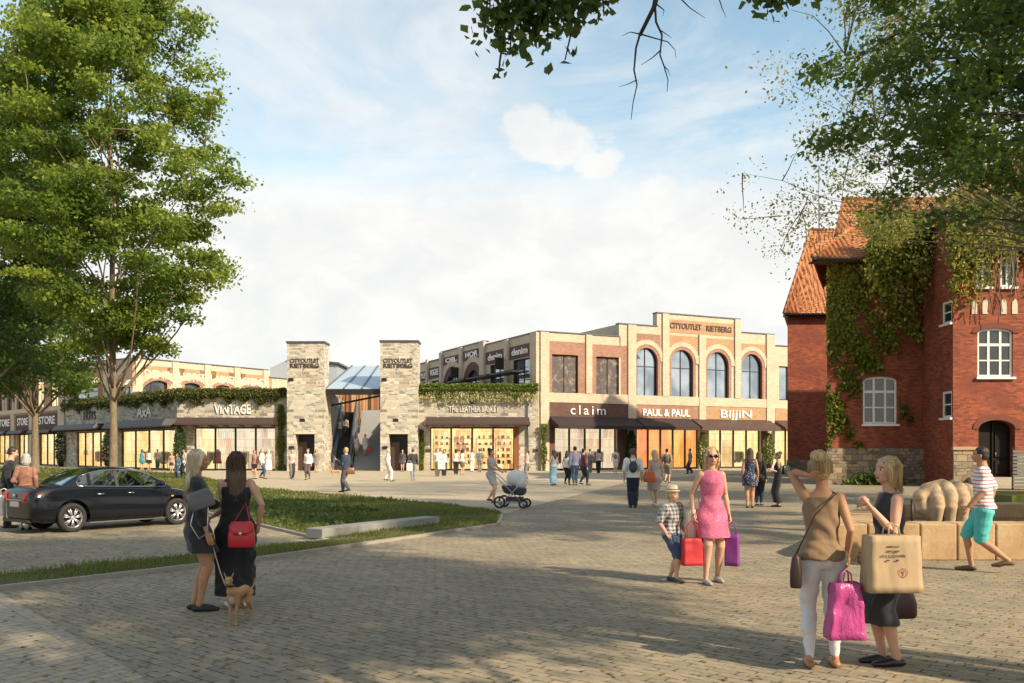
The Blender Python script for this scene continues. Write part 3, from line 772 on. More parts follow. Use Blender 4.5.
# ---------------------------------------------------------------- stone fronted shop (right) and towers
def small_squares(root, T, spots, m):
    for s, z in spots:
        q = MB(); fbox(q, T, s, s + .38, 0, .05, z, z + .22); q.build('wall_lamp', m, root)
def stone_right():
    x0, y0 = gx(418, 69.9), 69.9
    root = empty('stone_shopfront', (x0, y0, 0), 0, 'pale rubble stone shopfront right of both towers with one warm lit window', 'building')
    fr = Fr(x0, y0, 0); S, Z = fr.s, fr.z; W = 2.05 - x0
    z1 = Z(470, 389); a, b, zt = S(430), S(519), Z(470, 427)
    mb = MB(); wall(mb, T0, 0, W, 0, z1, [(a, b, .02, zt, None)], .4)
    mb.quad((0, 0, 0), (0, 20, 0), (0, 20, z1), (0, 0, z1))
    mb.build('wall', STONE, root)
    q = MB(); q.poly([(0, 0, z1 - .3), (W, 0, z1 - .3), (-2.7, 25, z1 - .3), (-6, 25, z1 - .3)]); q.build('roof', ROOFG, root)
    shop(root, T0, a, S(514), .02, zt, D_WARM, 4, goods=4, shelves=True, seed=7)
    q = MB(); fbox(q, T0, S(514), b, -.33, .04, 0, zt); q.build('wood_panel', plain('orange_wood', (.22, .09, .035), .6, 0, .3, 3), root)
    canopy_box(root, T0, S(426.5), S(530), Z(470, 425.5), Z(470, 417.5), 1.4)
    sign_text(root, T0, 'THE LEATHER BASKET', S(474), Z(474, 409.5), .62, plain('pale_lettering', (.70, .66, .58), .6), .04, S(499) - S(449), bold=.008, label='pale worn lettering over the canopy')
    q = MB(); q.tube([(S(528), -.12, 0), (S(528), -.12, z1 - .8)], .07, 8); q.tube([(S(528), -.12, z1 - .8), (S(528), 0, z1 - .5)], .07, 8); q.build('drain_pipe', GREYM, root)
    small_squares(root, T0, [(S(471), Z(470, 404)), (S(426), Z(420, 452)), (S(533), Z(530, 452)), (S(450), Z(450, 396) - .2)], BROWNM)
    return root, x0, W, z1
def tower(px0, px1, pytop, label, depth=1.75):
    D = 69.0; X0, X1 = gx(px0, D), gx(px1, D); zt = gz(pytop, D); W = X1 - X0
    root = empty('stone_tower', (X0, D, 0), 0, label, 'tower')
    k = W / (px1 - px0); dz0 = gz(434, D); a, b = (295.5 - 287) * k, (314.5 - 287) * k
    mb = MB(); wall(mb, T0, 0, W, 0, zt, [(a, b, .02, dz0, None)], 1.1)
    mb.quad((0, depth, 0), (0, 0, 0), (0, 0, zt), (0, depth, zt)); mb.quad((W, 0, 0), (W, depth, 0), (W, depth, zt), (W, 0, zt)); mb.quad((W, depth, 0), (0, depth, 0), (0, depth, zt), (W, depth, zt))
    mb.build('wall', STONE, root)
    q = MB(); fbox(q, T0, -.07, W + .07, -depth - .07, .07, zt, zt + .14); q.build('roof_cap', COPE, root)
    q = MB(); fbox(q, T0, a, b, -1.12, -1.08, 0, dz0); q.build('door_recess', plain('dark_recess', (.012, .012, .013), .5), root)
    q = MB(); fbox(q, T0, a + .05, a + (b - a) * .5, -.9, -.84, .02, dz0 - .6); fbox(q, T0, a + .12, a + .16, -.84, -.8, 1.0, 1.3); q.build('door', BROWNM, root)
    q = MB(); fbox(q, T0, a - .12, b + .12, 0, .05, dz0, dz0 + .16); q.build('lintel', plain('pale_stone', (.55, .5, .4), .8), root)
    c = W * .47
    sign_text(root, T0, 'CITYOUTLET', c, gz(360.8, D), .44, DARKL, .0, W * .78, bold=.009); sign_text(root, T0, 'RIETBERG', c, gz(365.9, D), .47, DARKL, .0, W * .78, bold=.011)
    small_squares(root, T0, [(W * .35, gz(421.5, D)), (W * .06, gz(449, D)), (W * .04, gz(381, D) )], DARKM)
    return root
def stone_left():
    y0 = 69.9; xr = gx(287, y0); xl = gx(177, y0)
    root = empty('stone_shopfront', (xl, y0, 0), 0, 'angled rubble stone shopfront with VINTAGE and AxA lettering left of both towers', 'building')
    fr = Fr(xl, y0, 0); S, Z = fr.s, fr.z; W = xr - xl; z1 = Z(230, 393.5)
    a, b, zt = S(194), S(275), Z(230, 427)
    mb = MB(); wall(mb, T0, 0, W, 0, z1, [(a, b, .02, zt, None)], .4)
    # oblique wing, s measured from its far left end
    Lw = 24.5; c45 = math.cos(R(45))
    def TW(s, d, z): # s from far left(0) to joint (Lw)
        t = Lw - s; return (-t * c45 - d * c45, t * c45 - d * c45, z)
    fw = Fr(xl, y0, R(135)); P = lambda px: Lw - fw.s(px); ZW = fw.z
    ga = [(P(75), P(105.5)), (P(119.5), P(175))]; zt2 = ZW(147, 429.5)
    wall(mb, TW, 0, Lw, 0, z1, [(p, q, .02, zt2, None) for p, q in ga], .4)
    mb.quad((W, 0, 0), (W, 10, 0), (W, 10, z1), (W, 0, z1))
    e = TW(0, 0, 0); mb.quad((e[0], e[1], 0), (e[0], e[1] + 6, 0), (e[0], e[1] + 6, z1), (e[0], e[1], z1))
    mb.build('wall', STONE, root)
    q = MB(); q.poly([(0, 0, z1 - .3), (W, 0, z1 - .3), (W, 28, z1 - .3), (e[0], 28, z1 - .3), (e[0], e[1], z1 - .3)]); q.build('roof', ROOFG, root)
    shop(root, T0, a, b, .02, zt, D_PALE, 4, goods=3, seed=11)
    shop(root, TW, *ga[0], .02, zt2, D_WARM, 4, goods=2, seed=12); shop(root, TW, *ga[1], .02, zt2, D_YEL, 4, goods=3, seed=13)
    canopy_box(root, T0, S(181), S(278), Z(230, 425.5), Z(230, 418), 1.4)
    canopy_box(root, TW, P(117), P(178) , ZW(150, 428), ZW(150, 420.5), 1.3, DARKM); canopy_box(root, TW, P(66), P(108), ZW(90, 430), ZW(90, 424.5), 1.3, DARKM)
    sign_text(root, T0, 'VINTAGE', S(233), Z(230, 409.8), 1.0, WHITEL, .05, S(251.5) - S(215), bold=.02)
    sign_text(root, TW, 'AxA', (P(138) + P(152)) / 2, ZW(145, 412.5), 1.15, WHITEL, .05, P(152.5) - P(138), bold=.02, label='pale AxA lettering on the oblique stone wall')
    sign_text(root, TW, 'HUYS', (P(84) + P(96)) / 2, ZW(90, 416), 1.1, DARKL, .05, P(96) - P(84), bold=.02, label='dark lettering on the oblique stone wall')
    small_squares(root, T0, [(S(199), Z(200, 405)), (S(239), Z(240, 395) - .2)], BROWNM); small_squares(root, TW, [(P(128), ZW(128, 408)), (P(78), ZW(78, 413))], BROWNM)
    # dress form in the window
    m = MB(); c = S(212)
    m.loft([(c, 1.3, z, rx, rx * .7) for z, rx in ((.55, .36), (.9, .3), (1.2, .2), (1.45, .24), (1.62, .16), (1.68, .05))], 12, 0)
    m.tube([(c, 1.3, .02), (c, 1.3, .6)], .025, 6, 1)
    m.build('dress_form', [plain('red_dress', (.35, .02, .03), .6), DARKM], root)
    return root, xl, y0, W, z1, Lw
def left_building():
    fw = Fr(-26.0, 69.9, R(135)); s62 = fw.s(66); ox, oy = -26 - s62 * .7071, 69.9 + s62 * .7071
    Lb = 46.0
    root = empty('arcade_building', (ox - Lb * .7071, oy + Lb * .7071, 0), R(-45), 'tan two-storey building with narrow arched windows and STORE lettering at the far left', 'building')
    f2 = Fr(ox, oy, R(135)); P = lambda px: Lb - f2.s(px); Z = f2.z
    zt = 10.4; zs = Z(50, 412); zb0 = Z(50, 429); zg = Z(50, 433)
    G = [(P(38), P(58)), (P(17), P(30)), (P(-3), P(12)), (P(-20), P(-8))]
    mb = MB()
    wall(mb, T0, 0, Lb, 0, zs, [(a, b, .02, zg, None) for a, b in G], .3)
    zw0, zw1 = Z(52, 407.5), Z(52, 376)
    rects = [(P(49.5), P(59)), (P(36), P(43.5))]; arcs = [(P(17), P(23)), (P(7), P(12.5)), (P(-2), P(3)), (P(-11), P(-6)), (P(-19), P(-14.5))]
    wall(mb, T0, 0, Lb, zs, zt, [(a, b, zw0, zw1, None) for a, b in rects] + [(a, b, zw0, zw1 + .1, zw1 - .9) for a, b in arcs], .35, 0, 0)
    mb.quad((Lb, 0, 0), (Lb, 8, 0), (Lb, 8, zt), (Lb, 0, zt)); mb.quad((0, 0, zt - .2), (Lb, 0, zt - .2), (Lb, 20, zt - .2), (0, 20, zt - .2))
    mb.build('wall', brickmat('tan_cream_brick', (.46, .32, .20), (.38, .26, .16), (.42, .32, .22), .24, .08, .007), root)
    coping(root, [(0, 0), (Lb, 0)], zt)
    for a, b in rects: window(root, T0, a, b, zw0, zw1, None, 2, (), -.25, gm=LGLASS)
    for a, b in arcs:
        window(root, T0, a, b, zw0, zw1 + .1, zw1 - .9, 2, (.62,), -.25)
        q = MB(); arch_ring(q, T0, a, b, zw1 - .9, zw1 + .1, .4, 0, .06, legs=zw0); q.build('arch_band', CREAM, root)
    q = MB()
    for x0, x1 in ((59.5, 66), (30.5, 36.5), (12.3, 15.5), (-8, -4.5)): fbox(q, T0, P(x0), P(x1) - .02, 0, .18, 0, zs + .1)
    fbox(q, T0, 0, Lb - .01, 0, .12, zs + .1, zs + .55); fbox(q, T0, P(60), Lb - .01, 0, .18, zs + .55, zt - .01)
    q.build('pier', CREAM, root)
    for i, (a, b) in enumerate(G):
        q = MB(); fbox(q, T0, a - .25, b + .25, 0, .06, zb0, zs - .1); q.build('sign_band', DARKB, root)
        sign_text(root, T0, 'STORE', (a + b) / 2, (zb0 + zs) / 2, 1.1, WHITEL, .08, (b - a) * .8, bold=.015)
        canopy_box(root, T0, a - .3, b + .3, zg, zg + .35, 1.0, DARKM)
        shop(root, T0, a, b, .02, zg, [D_YEL, D_YEL, D_WARM, D_WARM][i], 3, seed=20 + i)
    return root
def rear_building():
    A = R(56); fr = Fr(gx(135, 80), 80.0, A); S, Z = fr.s, fr.z
    root = empty('arcade_building', (fr.ox, fr.oy, 0), A, 'cream brick building behind the mossy hedge with a row of low arches', 'building')
    zt = Z(180, 362.4); L = S(268); L2 = S(300) + 3
    cs = [(S(148), S(170)), (S(182), S(202)), (S(214), S(232)), (S(243), S(259))]
    ztop = Z(159, 380.5)
    mb = MB(); ops = []
    for i, (a, b) in enumerate(cs):
        r = 2.15; c = (a + b) / 2; ops.append((c - r, c + r, 5.0, ztop, ztop - r))
    wall(mb, T0, 0, L, 4.9, zt, ops, .35, 0, 0); wall(mb, T0, L, L2, 4.9, zt - .75, [], .3)
    # left return, faces left-front
    wl = [(-S2, -S1) for S1, S2 in ((0, 0),)][:0]
    fl = Fr(fr.ox, fr.oy, R(146)); Q = fl.s
    w2 = [(Q(136) if Q(136) > 0 else .3, Q(121), 5.0, fl.z(128, 385), None), (Q(98), Q(74), 5.0, fl.z(86, 384), None)]
    wall(mb, TL, 0, 11.2, 4.9, zt, w2, .3, 0, 1)
    mb.quad((0, 0, 4.9), (0, 11.2, 4.9), (L2, 11.2, 4.9), (L2, 0, 4.9))
    mb.quad((0, 0, zt - .2), (L, 0, zt - .2), (L, 11.2, zt - .2), (0, 11.2, zt - .2)); mb.quad((L, 0, zt - .95), (L2, 0, zt - .95), (L2, 16, zt - .95), (L, 16, zt - .95))
    mb.build('wall', [CREAM, REDB], root)
    coping(root, [(0, 0), (L, 0)], zt); coping(root, [(L, 0), (L2, 0)], zt - .75); coping(root, [(0, 11.2), (0, 0)], zt)
    for i, (o, t) in enumerate(zip(ops, ('DENIM', 'HORSE', 'LADIES', 'KIDS'))):
        window(root, T0, o[0], o[1], o[2], o[3], o[4], 3, (.6,), -.28)
        q = MB(); arch_ring(q, T0, o[0], o[1], o[4], o[3], .3, 0, .05); q.build('arch_brickwork', REDB, root)
        q = MB(); arch_ring(q, T0, o[0] - .3, o[1] + .3, o[4], o[3] + .3, .5, 0, .1); q.build('arch_band', CREAM, root)
        c = (o[0] + o[1]) / 2
        q = MB(); wall(q, T0, c - 2.7, c + 2.7, o[4] + .6, zt - .55, [(c - 2.6, c + 2.6, o[4] + .6, o[3] + .5, o[4])], .02, 0, 0, d=.02); q.build('brick_panel', TANB, root)
        sign_text(root, T0, t, c, zt - 1.35, 1.05, plain('pale_lettering', (.70, .66, .58), .6), .03, 3.0, bold=.01, label='faint grey %s lettering' % t)
    for s0, s1 in ((.9, w2[0][1] + 1.0), (w2[1][0] - .8, w2[1][1] + .8)):
        for w_ in w2:
            if s0 <= w_[0] and s1 >= w_[1] - .1:
                q = MB(); wall(q, TL, s0, s1, 5.4, zt - .6, [w_], .04, 0, 0, d=.02); q.build('brick_panel', REDB, root)
    for o in w2:
        window(root, TL, o[0], o[1], o[2], o[3], None, 2, (), -.25)
        awning(root, TL, o[0] - .2, o[1] + .2, o[3] + .55, .5, 1.0, plain('pale_awning_cloth', (.6, .58, .52), .8))
    q = MB()
    for s_ in [0] + [(cs[i][1] + cs[i + 1][0]) / 2 - .45 for i in range(3)] + [L - .7]: fbox(q, T0, s_, s_ + .7, 0, .14, 0, zt - .01)
    q.build('pier', CREAM, root)
    return root
def grey_shed():
    D = 100.0; x0, x1 = gx(270, D), gx(337, D)
    root = empty('gabled_hall', (x0, D, 0), 0, 'pale grey metal clad hall roof showing behind the left stone tower', 'building')
    mb = MB(); W = x1 - x0; z0, z1 = gz(368, D), gz(361, D)
    mb.add([(0, 0, 0), (W, 0, 0), (W, 0, z0 + .4), (W * .28, 0, z1 + .2), (0, 0, z0), (0, 12, 0), (W, 12, 0), (W, 12, z0 + .4), (W * .28, 12, z1 + .2), (0, 12, z0)],
           [(0, 1, 2, 3, 4), (9, 8, 7, 6, 5), (0, 5, 6, 1), (1, 6, 7, 2), (2, 7, 8, 3), (3, 8, 9, 4), (4, 9, 5, 0)])
    mb.build('wall', plain('pale_cladding', (.36, .40, .44), .6, .2, .05), root)
    q = MB(); q.hexa([(W * .28, -.3, z1 + .22), (W + .3, -.3, z0 + .4), (W + .3, 12, z0 + .4), (W * .28, 12, z1 + .22), (W * .28, -.3, z1 + .42), (W + .3, -.3, z0 + .6), (W + .3, 12, z0 + .6), (W * .28, 12, z1 + .42)]); q.build('roof', COPE, root)

# ---------------------------------------------------------------- stairs, escalator, glass canopy between the towers
def between():
    D = 70.9
    xa, xm, xb = gx(331, D), gx(353, D), gx(380, D)
    st = plain('stair_concrete', (.30, .30, .30), .8, 0, .15, 2, .2)
    root = empty('grand_staircase', (xm, D, 0), R(6), 'wide grey stone staircase rising between the two stone towers', 'staircase')
    W = xb - xm + 2.2
    q = MB()
    for n in range(19): q.box(0, W, n * .3, 5.7, n * .16 + (.0 if n == 0 else .001), (n + 1) * .16)
    q.build('lower_flight', st, root)
    q = MB(); q.box(0, W, 5.7, 8.2, 0, 3.04); q.build('landing', st, root)
    q = MB()
    for n in range(14): q.box(0, W, 8.2 + n * .3, 13.0, 3.04 + n * .16, 3.04 + (n + 1) * .16)
    q.build('upper_flight', st, root)
    q = MB(); q.box(-.1, 0, 0, 13, 0, .1)
    q.tube([(-.05, 0, .95), (-.05, 5.7, 3.95), (-.05, 8.2, 3.95), (-.05, 12.4, 6.2)], .03, 8)
    for y, z in ((0, 0), (1.9, 1.0), (3.8, 2.0), (5.7, 3.04), (8.2, 3.04), (12.4, 5.3)): q.tube([(-.05, y, z), (-.05, y, z + .95)], .02, 6)
    q.build('handrail', GREYM, root)
    # escalator
    rt = empty('escalator', (xa, D, 0), R(6), 'steep narrow escalator with metal sides beside the grey staircase', 'escalator')
    We = xm - xa - .25; rise = 5.0; run = 9.5
    q = MB()
    for n in range(34): q.box(.28, We - .28, n * .3, run, n * rise / 34, (n + 1) * rise / 34)
    q.build('step_band', plain('escalator_steps', (.05, .05, .055), .5, .4), rt)
    for x in (0, We - .25):
        q = MB()
        q.hexa([(x, 0, 0), (x + .25, 0, 0), (x + .25, run, 0), (x, run, 0), (x, 0, .55), (x + .25, 0, .55), (x + .25, run, rise + .55), (x, run, rise + .55)])
        q.build('side_panel', plain('steel_side', (.24, .25, .26), .35, .6), rt)
        q = MB(); q.hexa([(x + .1, .1, .55), (x + .14, .1, .55), (x + .14, run, rise + .55), (x + .1, run, rise + .55), (x + .1, .1, 1.25), (x + .14, .1, 1.25), (x + .14, run, rise + 1.25), (x + .1, run, rise + 1.25)]); q.build('balustrade', GLASS, rt)
        q = MB(); q.tube([(x + .12, -.1, 1.05), (x + .12, .1, 1.28), (x + .12, run, rise + 1.28)], .045, 8); q.build('handrail', DARKM, rt)
    # back wall of timber slats with walkway
    rb = empty('slatted_wall', (xa - 2.6, 84.5, 0), 0, 'wall of upright brown timber slats above the top of the staircase', 'wall')
    q = MB(); rg = random.Random(3); x = -.5; wds = [plain('slat_wood_%d' % k, c, .7) for k, c in enumerate([(.28, .12, .05), (.42, .22, .10), (.10, .045, .025), (.5, .3, .16)])]
    Wd = gx(381, 84.5) - xa + 3.1
    while x < Wd:
        w = rg.uniform(.12, .3); y = rg.uniform(0, .2); q.box(x, x + w, y, y + .15, 0, 7.4, rg.randrange(4)); x += w + .03
    q.build('slats', wds, rb)
    q = MB(); q.box(-.8, Wd + .3, .4, .6, 0, 7.4); q.build('backing', DARKM, rb)
    # timber beam frame under canopy
    q = MB(); q.hexa([(xa - .2, 71.2, 5.05), (xb + .8, 71.2, 6.0), (xb + .8, 71.4, 6.0), (xa - .2, 71.4, 5.05), (xa - .2, 71.2, 5.2), (xb + .8, 71.2, 6.15), (xb + .8, 71.4, 6.15), (xa - .2, 71.4, 5.2)])
    tag(q.build('cross_beam', DARKM), 'thin dark sloping steel beam under the glass canopy', 'beam')
    # side wall of the passage next to the left tower
    q = MB(); q.hexa([(gx(328.4, 70.7), 70.8, 0), (xa - .02, 70.8, 0), (xa - 1.45, 84, 0), (xa - 2.2, 84, 0)] + [(gx(328.4, 70.7), 70.8, gz(392, 70.8)), (xa - .02, 70.8, gz(392, 70.8)), (xa - 1.45, 84, gz(392, 70.8)), (xa - 2.2, 84, gz(392, 70.8))])
    tag(q.build('side_wall', STONE), 'low rubble stone flank wall beside the escalator behind the left tower', 'wall')
    # glass canopy
    rc = empty('glass_canopy', (gx(325.5, 69.6), 69.6, 0), 0, 'sloping blue-white glass canopy spanning between the two stone towers', 'canopy')
    W = gx(380, 69.6) - gx(325.5, 69.6); zf = gz(389, 69.6); zb = zf + 2.35; dp = 6.5
    cg = NT('canopy_glass'); cg.col((.34, .44, .52)); cg.set(Roughness=.12); cg.b.inputs['Specular IOR Level'].default_value = 1.0; cg.b.inputs['IOR'].default_value = 1.9
    q = MB(); q.hexa([(0, 0, zf), (W, 0, zf), (W, dp, zb), (.9, dp, zb), (0, 0, zf + .03), (W, 0, zf + .03), (W, dp, zb + .03), (.9, dp, zb + .03)]); q.build('glass_sheet', cg.mat, rc)
    q = MB(); q.box(-.05, W + .05, -.15, .05, zf - .45, zf - .01); q.build('front_beam', DARKM, rc)
    for i in range(4):
        x = W * i / 3; q = MB(); xt = .9 + (W - .9) * i / 3
        q.hexa([(x - .06, 0, zf - .15), (x + .06, 0, zf - .15), (xt + .06, dp, zb - .15), (xt - .06, dp, zb - .15), (x - .06, 0, zf + .1), (x + .06, 0, zf + .1), (xt + .06, dp, zb + .1), (xt - .06, dp, zb + .1)]); q.build('rafter', GREYM, rc)

# ---------------------------------------------------------------- ivy and hedges
IVY = leafmat('ivy_leaves', [(.06, .09, .02), (.10, .14, .03), (.16, .20, .04), (.26, .27, .06)], .3)
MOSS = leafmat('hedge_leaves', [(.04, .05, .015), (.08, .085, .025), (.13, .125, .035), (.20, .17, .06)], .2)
CYP = leafmat('cypress_leaves', [(.02, .045, .015), (.03, .06, .02), (.05, .08, .025)], .15)
DRY = leafmat('dry_grass', [(.5, .45, .25), (.65, .6, .38), (.35, .38, .15)], .3)
def leaf_obj(name, pos, size, mat, label, cat, group=None, up=.2, seed=0, droop=0, tone=None, parent=None, aspect=1.5):
    o = link(name, leaf_mesh(name, pos, size, mat, up, seed, tone, aspect, droop=droop), parent)
    if label: tag(o, label, cat, group)
    return o
def hedge_line(p0, p1, z, label, seed, n=9000, hang=.9, mat=None, dry=0):
    rg = np.random.default_rng(seed); p0, p1 = np.array(p0), np.array(p1); L = np.linalg.norm(p1 - p0)
    u = (p1 - p0) / L; nr = np.array([u[1], -u[0]])
    s = rg.uniform(0, L, n); prof = .6 + .4 * np.sin(s * 1.7 + seed) * np.sin(s * .63) + .25 * np.sin(s * 5.1)
    t = rg.beta(1.3, 1.8, n)
    h = .42 - t * (.45 + hang * np.clip(prof, .3, 1.2)); d = rg.normal(.12, .13, n) + .1; d = np.where(h > .05, rg.uniform(-.7, .3, n), np.clip(d, .03, .6))
    xy = p0 + u * s[:, None] + nr * d[:, None]
    h += .03 * np.sin(s * 2.3 + seed) + rg.normal(0, .035, n)
    root = empty('hanging_hedge', (p0[0], p0[1], z), 0, label, 'hedge')
    pos = np.c_[xy - p0, h]
    leaf_obj('foliage', pos, .11, mat or MOSS, None, None, seed=seed, parent=root, tone=np.clip(.35 + .4 * (h / 1.0) + rg.normal(0, .25, n), 0, 1))  # leaf tone lighter towards the top of the hedge
    if dry:
        m = int(L * dry); s = rg.uniform(0, L, m); k = 7; P = []
        ph = rg.uniform(.35, .95, m)
        for j in range(k):
            P.append(np.c_[u[0] * s + nr[0] * .35 + rg.normal(0, .04, m), u[1] * s + nr[1] * .35 + rg.normal(0, .03, m), -.25 - ph * j / k - rg.uniform(0, .1, m)])
        leaf_obj('dry_strands', np.concatenate(P), .1, DRY, None, None, seed=seed + 1, parent=root, droop=3, up=0, aspect=2.4)
    return root
def creeper(x0, x1, y, z0, z1, label, seed, n=1500, mat=None, size=.1):
    rg = np.random.default_rng(seed)
    x = rg.uniform(x0, x1, n); z = rg.uniform(z0, z1, n)
    c = (x0 + x1) / 2; w = (x1 - x0) / 2 * (.75 + .25 * np.sin(z * 3 + seed)); ok = abs(x - c) < w; x, z = x[ok], z[ok]; m = len(x)
    pos = np.c_[x - c, -rg.uniform(.02, .2, m), z]
    o = leaf_obj('wall_creeper', pos, size, mat or IVY, label, 'creeper', seed=seed, droop=1.0)
    o.location = (c, y, 0); return o

root = corner_building()
_, xr0, Wr, zr = stone_right()
tower(287, 324.3, 343, 'left square stone tower with CITYOUTLET RIETBERG lettering and a dark doorway')
tower(380.3, 417.8, 342, 'right square stone tower with CITYOUTLET RIETBERG lettering beside the right shopfront')
_, xl, yl, Wl, zl, Lw = stone_left()
left_building(); rear_building(); grey_shed(); between()
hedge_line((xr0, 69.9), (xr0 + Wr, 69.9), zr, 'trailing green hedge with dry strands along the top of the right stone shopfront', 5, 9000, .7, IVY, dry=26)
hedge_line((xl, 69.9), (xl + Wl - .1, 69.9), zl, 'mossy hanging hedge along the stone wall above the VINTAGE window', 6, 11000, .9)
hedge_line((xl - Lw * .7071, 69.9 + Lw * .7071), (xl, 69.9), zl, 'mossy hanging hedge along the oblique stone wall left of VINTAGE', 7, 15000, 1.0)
creeper(gx(276, 69.8), gx(286, 69.8), 69.85, 0, gz(405, 69.9), 'tall creeper on the stone wall between VINTAGE window and left tower', 8, 2200)
creeper(gx(418.5, 69.8), gx(425, 69.8), 69.85, 0, gz(430, 69.9), 'creeper on the wall just right of the right stone tower', 9, 1500)
creeper(gx(540.5, 70), gx(547, 70), 69.75, 0, gz(424, 69.9), 'creeper on the corner of the brick building left of the claim window', 10, 1700)
def potted_cypress(px, D, h, r, label, seed, grp='narrow evergreens on the shopfronts', mat=None):
    rt = empty('narrow_evergreen', (gx(px, D), D, 0), 0, label, 'shrub', grp)
    rg = np.random.default_rng(seed); n = 1500
    z = rg.beta(1.2, 1.3, n) * h; rr = r * np.sqrt(np.clip(np.sin(np.pi * np.clip(z / h * .88 + .1, 0, 1)), 0.02, 1)) * rg.uniform(.6, 1.05, n); a = rg.uniform(0, 6.283, n)
    leaf_obj('foliage', np.c_[rr * np.cos(a), rr * np.sin(a), z + .3], .11, mat or CYP, None, None, seed=seed, parent=rt, up=.4)
    q = MB(); q.tube([(0, 0, .2), (0, 0, h * .9)], [.05, .01], 6); q.build('stem', plain('bark', (.12, .085, .06), .9, 0, .3, 5, .5, 30), rt)
    q = MB(); q.loft([(0, 0, 0, .22, .22), (0, 0, .38, .3, .3), (0, 0, .42, .3, .3)], 12); q.build('pot', DARKM, rt)
potted_cypress(631.5, 73.3, 2.9, .42, 'dark narrow evergreen between the claim and PAUL & PAUL shopfronts', 31)
potted_cypress(703, 75.8, 2.8, .5, 'yellow-green narrow evergreen right of the orange PAUL & PAUL window', 32, mat=IVY)
potted_cypress(769, 79.0, 2.8, .5, 'yellow-green narrow evergreen at the right end of the arcade by the red house', 33, mat=IVY)
potted_cypress(109, 76.5, 3.0, .6, 'dark narrow evergreen left of the AxA window', 34)
potted_cypress(180, 69.0, 3.1, .5, 'dark narrow evergreen between the AxA and VINTAGE windows', 35)
potted_cypress(61, 87.0, 3.2, .55, 'dark narrow evergreen at the right end of the STORE shopfronts', 36)
# ================================================================ red brick house
def tilemat():
    t = NT('roof_tiles'); v = t.coord('UV')
    b = t.new('ShaderNodeTexBrick', offset=0.0); b.inputs['Scale'].default_value = 1; b.inputs['Brick Width'].default_value = .24; b.inputs['Row Height'].default_value = .34
    b.inputs['Mortar Size'].default_value = .02; b.inputs['Mortar Smooth'].default_value = 1
    b.inputs['Color1'].default_value = (.46, .17, .065, 1); b.inputs['Color2'].default_value = (.30, .095, .04, 1); b.inputs['Mortar'].default_value = (.12, .04, .02, 1)
    t.ln(v, b.inputs['Vector'])
    n = t.noise(v, .9, 5, .65)
    t.col(t.mix(t.ramp(n, [(.38, 0), (.7, .55)]), b.outputs['Color'], (.55, .27, .10)))
    w_ = t.new('ShaderNodeTexWave', bands_direction='X', wave_profile='SIN'); w_.inputs['Scale'].default_value = 1 / .24 / 1.0 * 3.14159 / 10; t.ln(v, w_.inputs['Vector'])
    t.bump(w_.outputs['Fac'], .8, .05); t.set(Roughness=.8); return t.mat
TILE = tilemat()
def rib_roof(mb, p0, p1, p2, p3, step=.24, m=0, lift=.05):
    """pantile slope p0,p1 eave (left,right), p2,p3 ridge (right,left): corrugated strips"""
    p0, p1, p2, p3 = map(Vector, (p0, p1, p2, p3))
    nrm = (p1 - p0).cross(p3 - p0).normalized()
    if nrm.z < 0: nrm = -nrm
    e = (p1 - p0).normalized(); W = (p1 - p0).length
    a3 = (p3 - p0).dot(e); a2 = (p2 - p0).dot(e); up = ((p3 - p0) - e * a3); H = up.length
    n = max(1, int(W / step)); sub = 4
    cols = []
    for i in range(n * sub + 1):
        s = W * i / (n * sub)
        if s < a3: t = s / a3
        elif s > a2: t = (W - s) / (W - a2) if W > a2 else 1
        else: t = 1
        t = max(0, min(1, t)); off = nrm * lift * (.5 + .5 * math.cos(2 * math.pi * i / sub))
        cols.append((p0 + e * s + off, p0 + e * s + up * t + off, t * H))
    rows = .36
    for A, B in zip(cols, cols[1:]):
        k = max(1, round(H / rows))
        for j in range(k):
            t0, t1 = j / k, (j + 1) / k; lo = nrm * .03
            if (A[1] - A[0]).length < .02 and (B[1] - B[0]).length < .02: continue
            mb.add([A[0].lerp(A[1], t0) + lo, B[0].lerp(B[1], t0) + lo, B[0].lerp(B[1], t1), A[0].lerp(A[1], t1), A[0].lerp(A[1], t0) - lo * .3, B[0].lerp(B[1], t0) - lo * .3], [(0, 1, 2, 3), (4, 5, 1, 0)], m, False)
def white_window(root, T, a, b, zb, zt, sp=None, cols=3, rows=(.35, .68), d=-.14, label=None):
    mb = MB(); fw = .1
    top = (lambda s: zt) if sp is None else (lambda s: sp + (zt - sp) * math.sqrt(max(0, 1 - ((s - (a + b) / 2) / ((b - a) / 2)) ** 2)))
    if sp is None:
        for (x0, x1, y0, y1) in ((a, a + fw, zb, zt), (b - fw, b, zb, zt), (a + fw, b - fw, zb, zb + fw), (a + fw, b - fw, zt - fw, zt)): fbox(mb, T, x0, x1, d, d + .07, y0, y1)
    else:
        arch_ring(mb, T, a + fw, b - fw, sp, zt - fw, fw, d, d + .07, legs=zb); fbox(mb, T, a + fw, b - fw, d, d + .07, zb, zb + fw)
    for i in range(1, cols):
        s = a + (b - a) * i / cols; fbox(mb, T, s - .05, s + .05, d, d + .06, zb + fw, top(s) - fw * .6)
    for r_ in rows:
        z = zb + (zt - zb) * r_; w_ = .06 if r_ > .6 else .03
        fbox(mb, T, a + fw, b - fw, d, d + .055, z - w_, z + w_)
    w = mb.build('window', WHITEP, root)
    g = MB(); g.poly([T(s, d + .02, z) for s, z in ([(a, zb), (b, zb), (b, zt), (a, zt)] if sp is None else [(a, zb), (b, zb)] + arch_pts(a, b, sp, zt)[::-1])]); g.build('pane', HGLASS, w)
    q = MB(); fbox(q, T, a - .08, b + .08, -.1, .12, zb - .1, zb); q.build('sill', WHITEP, w)
    return w
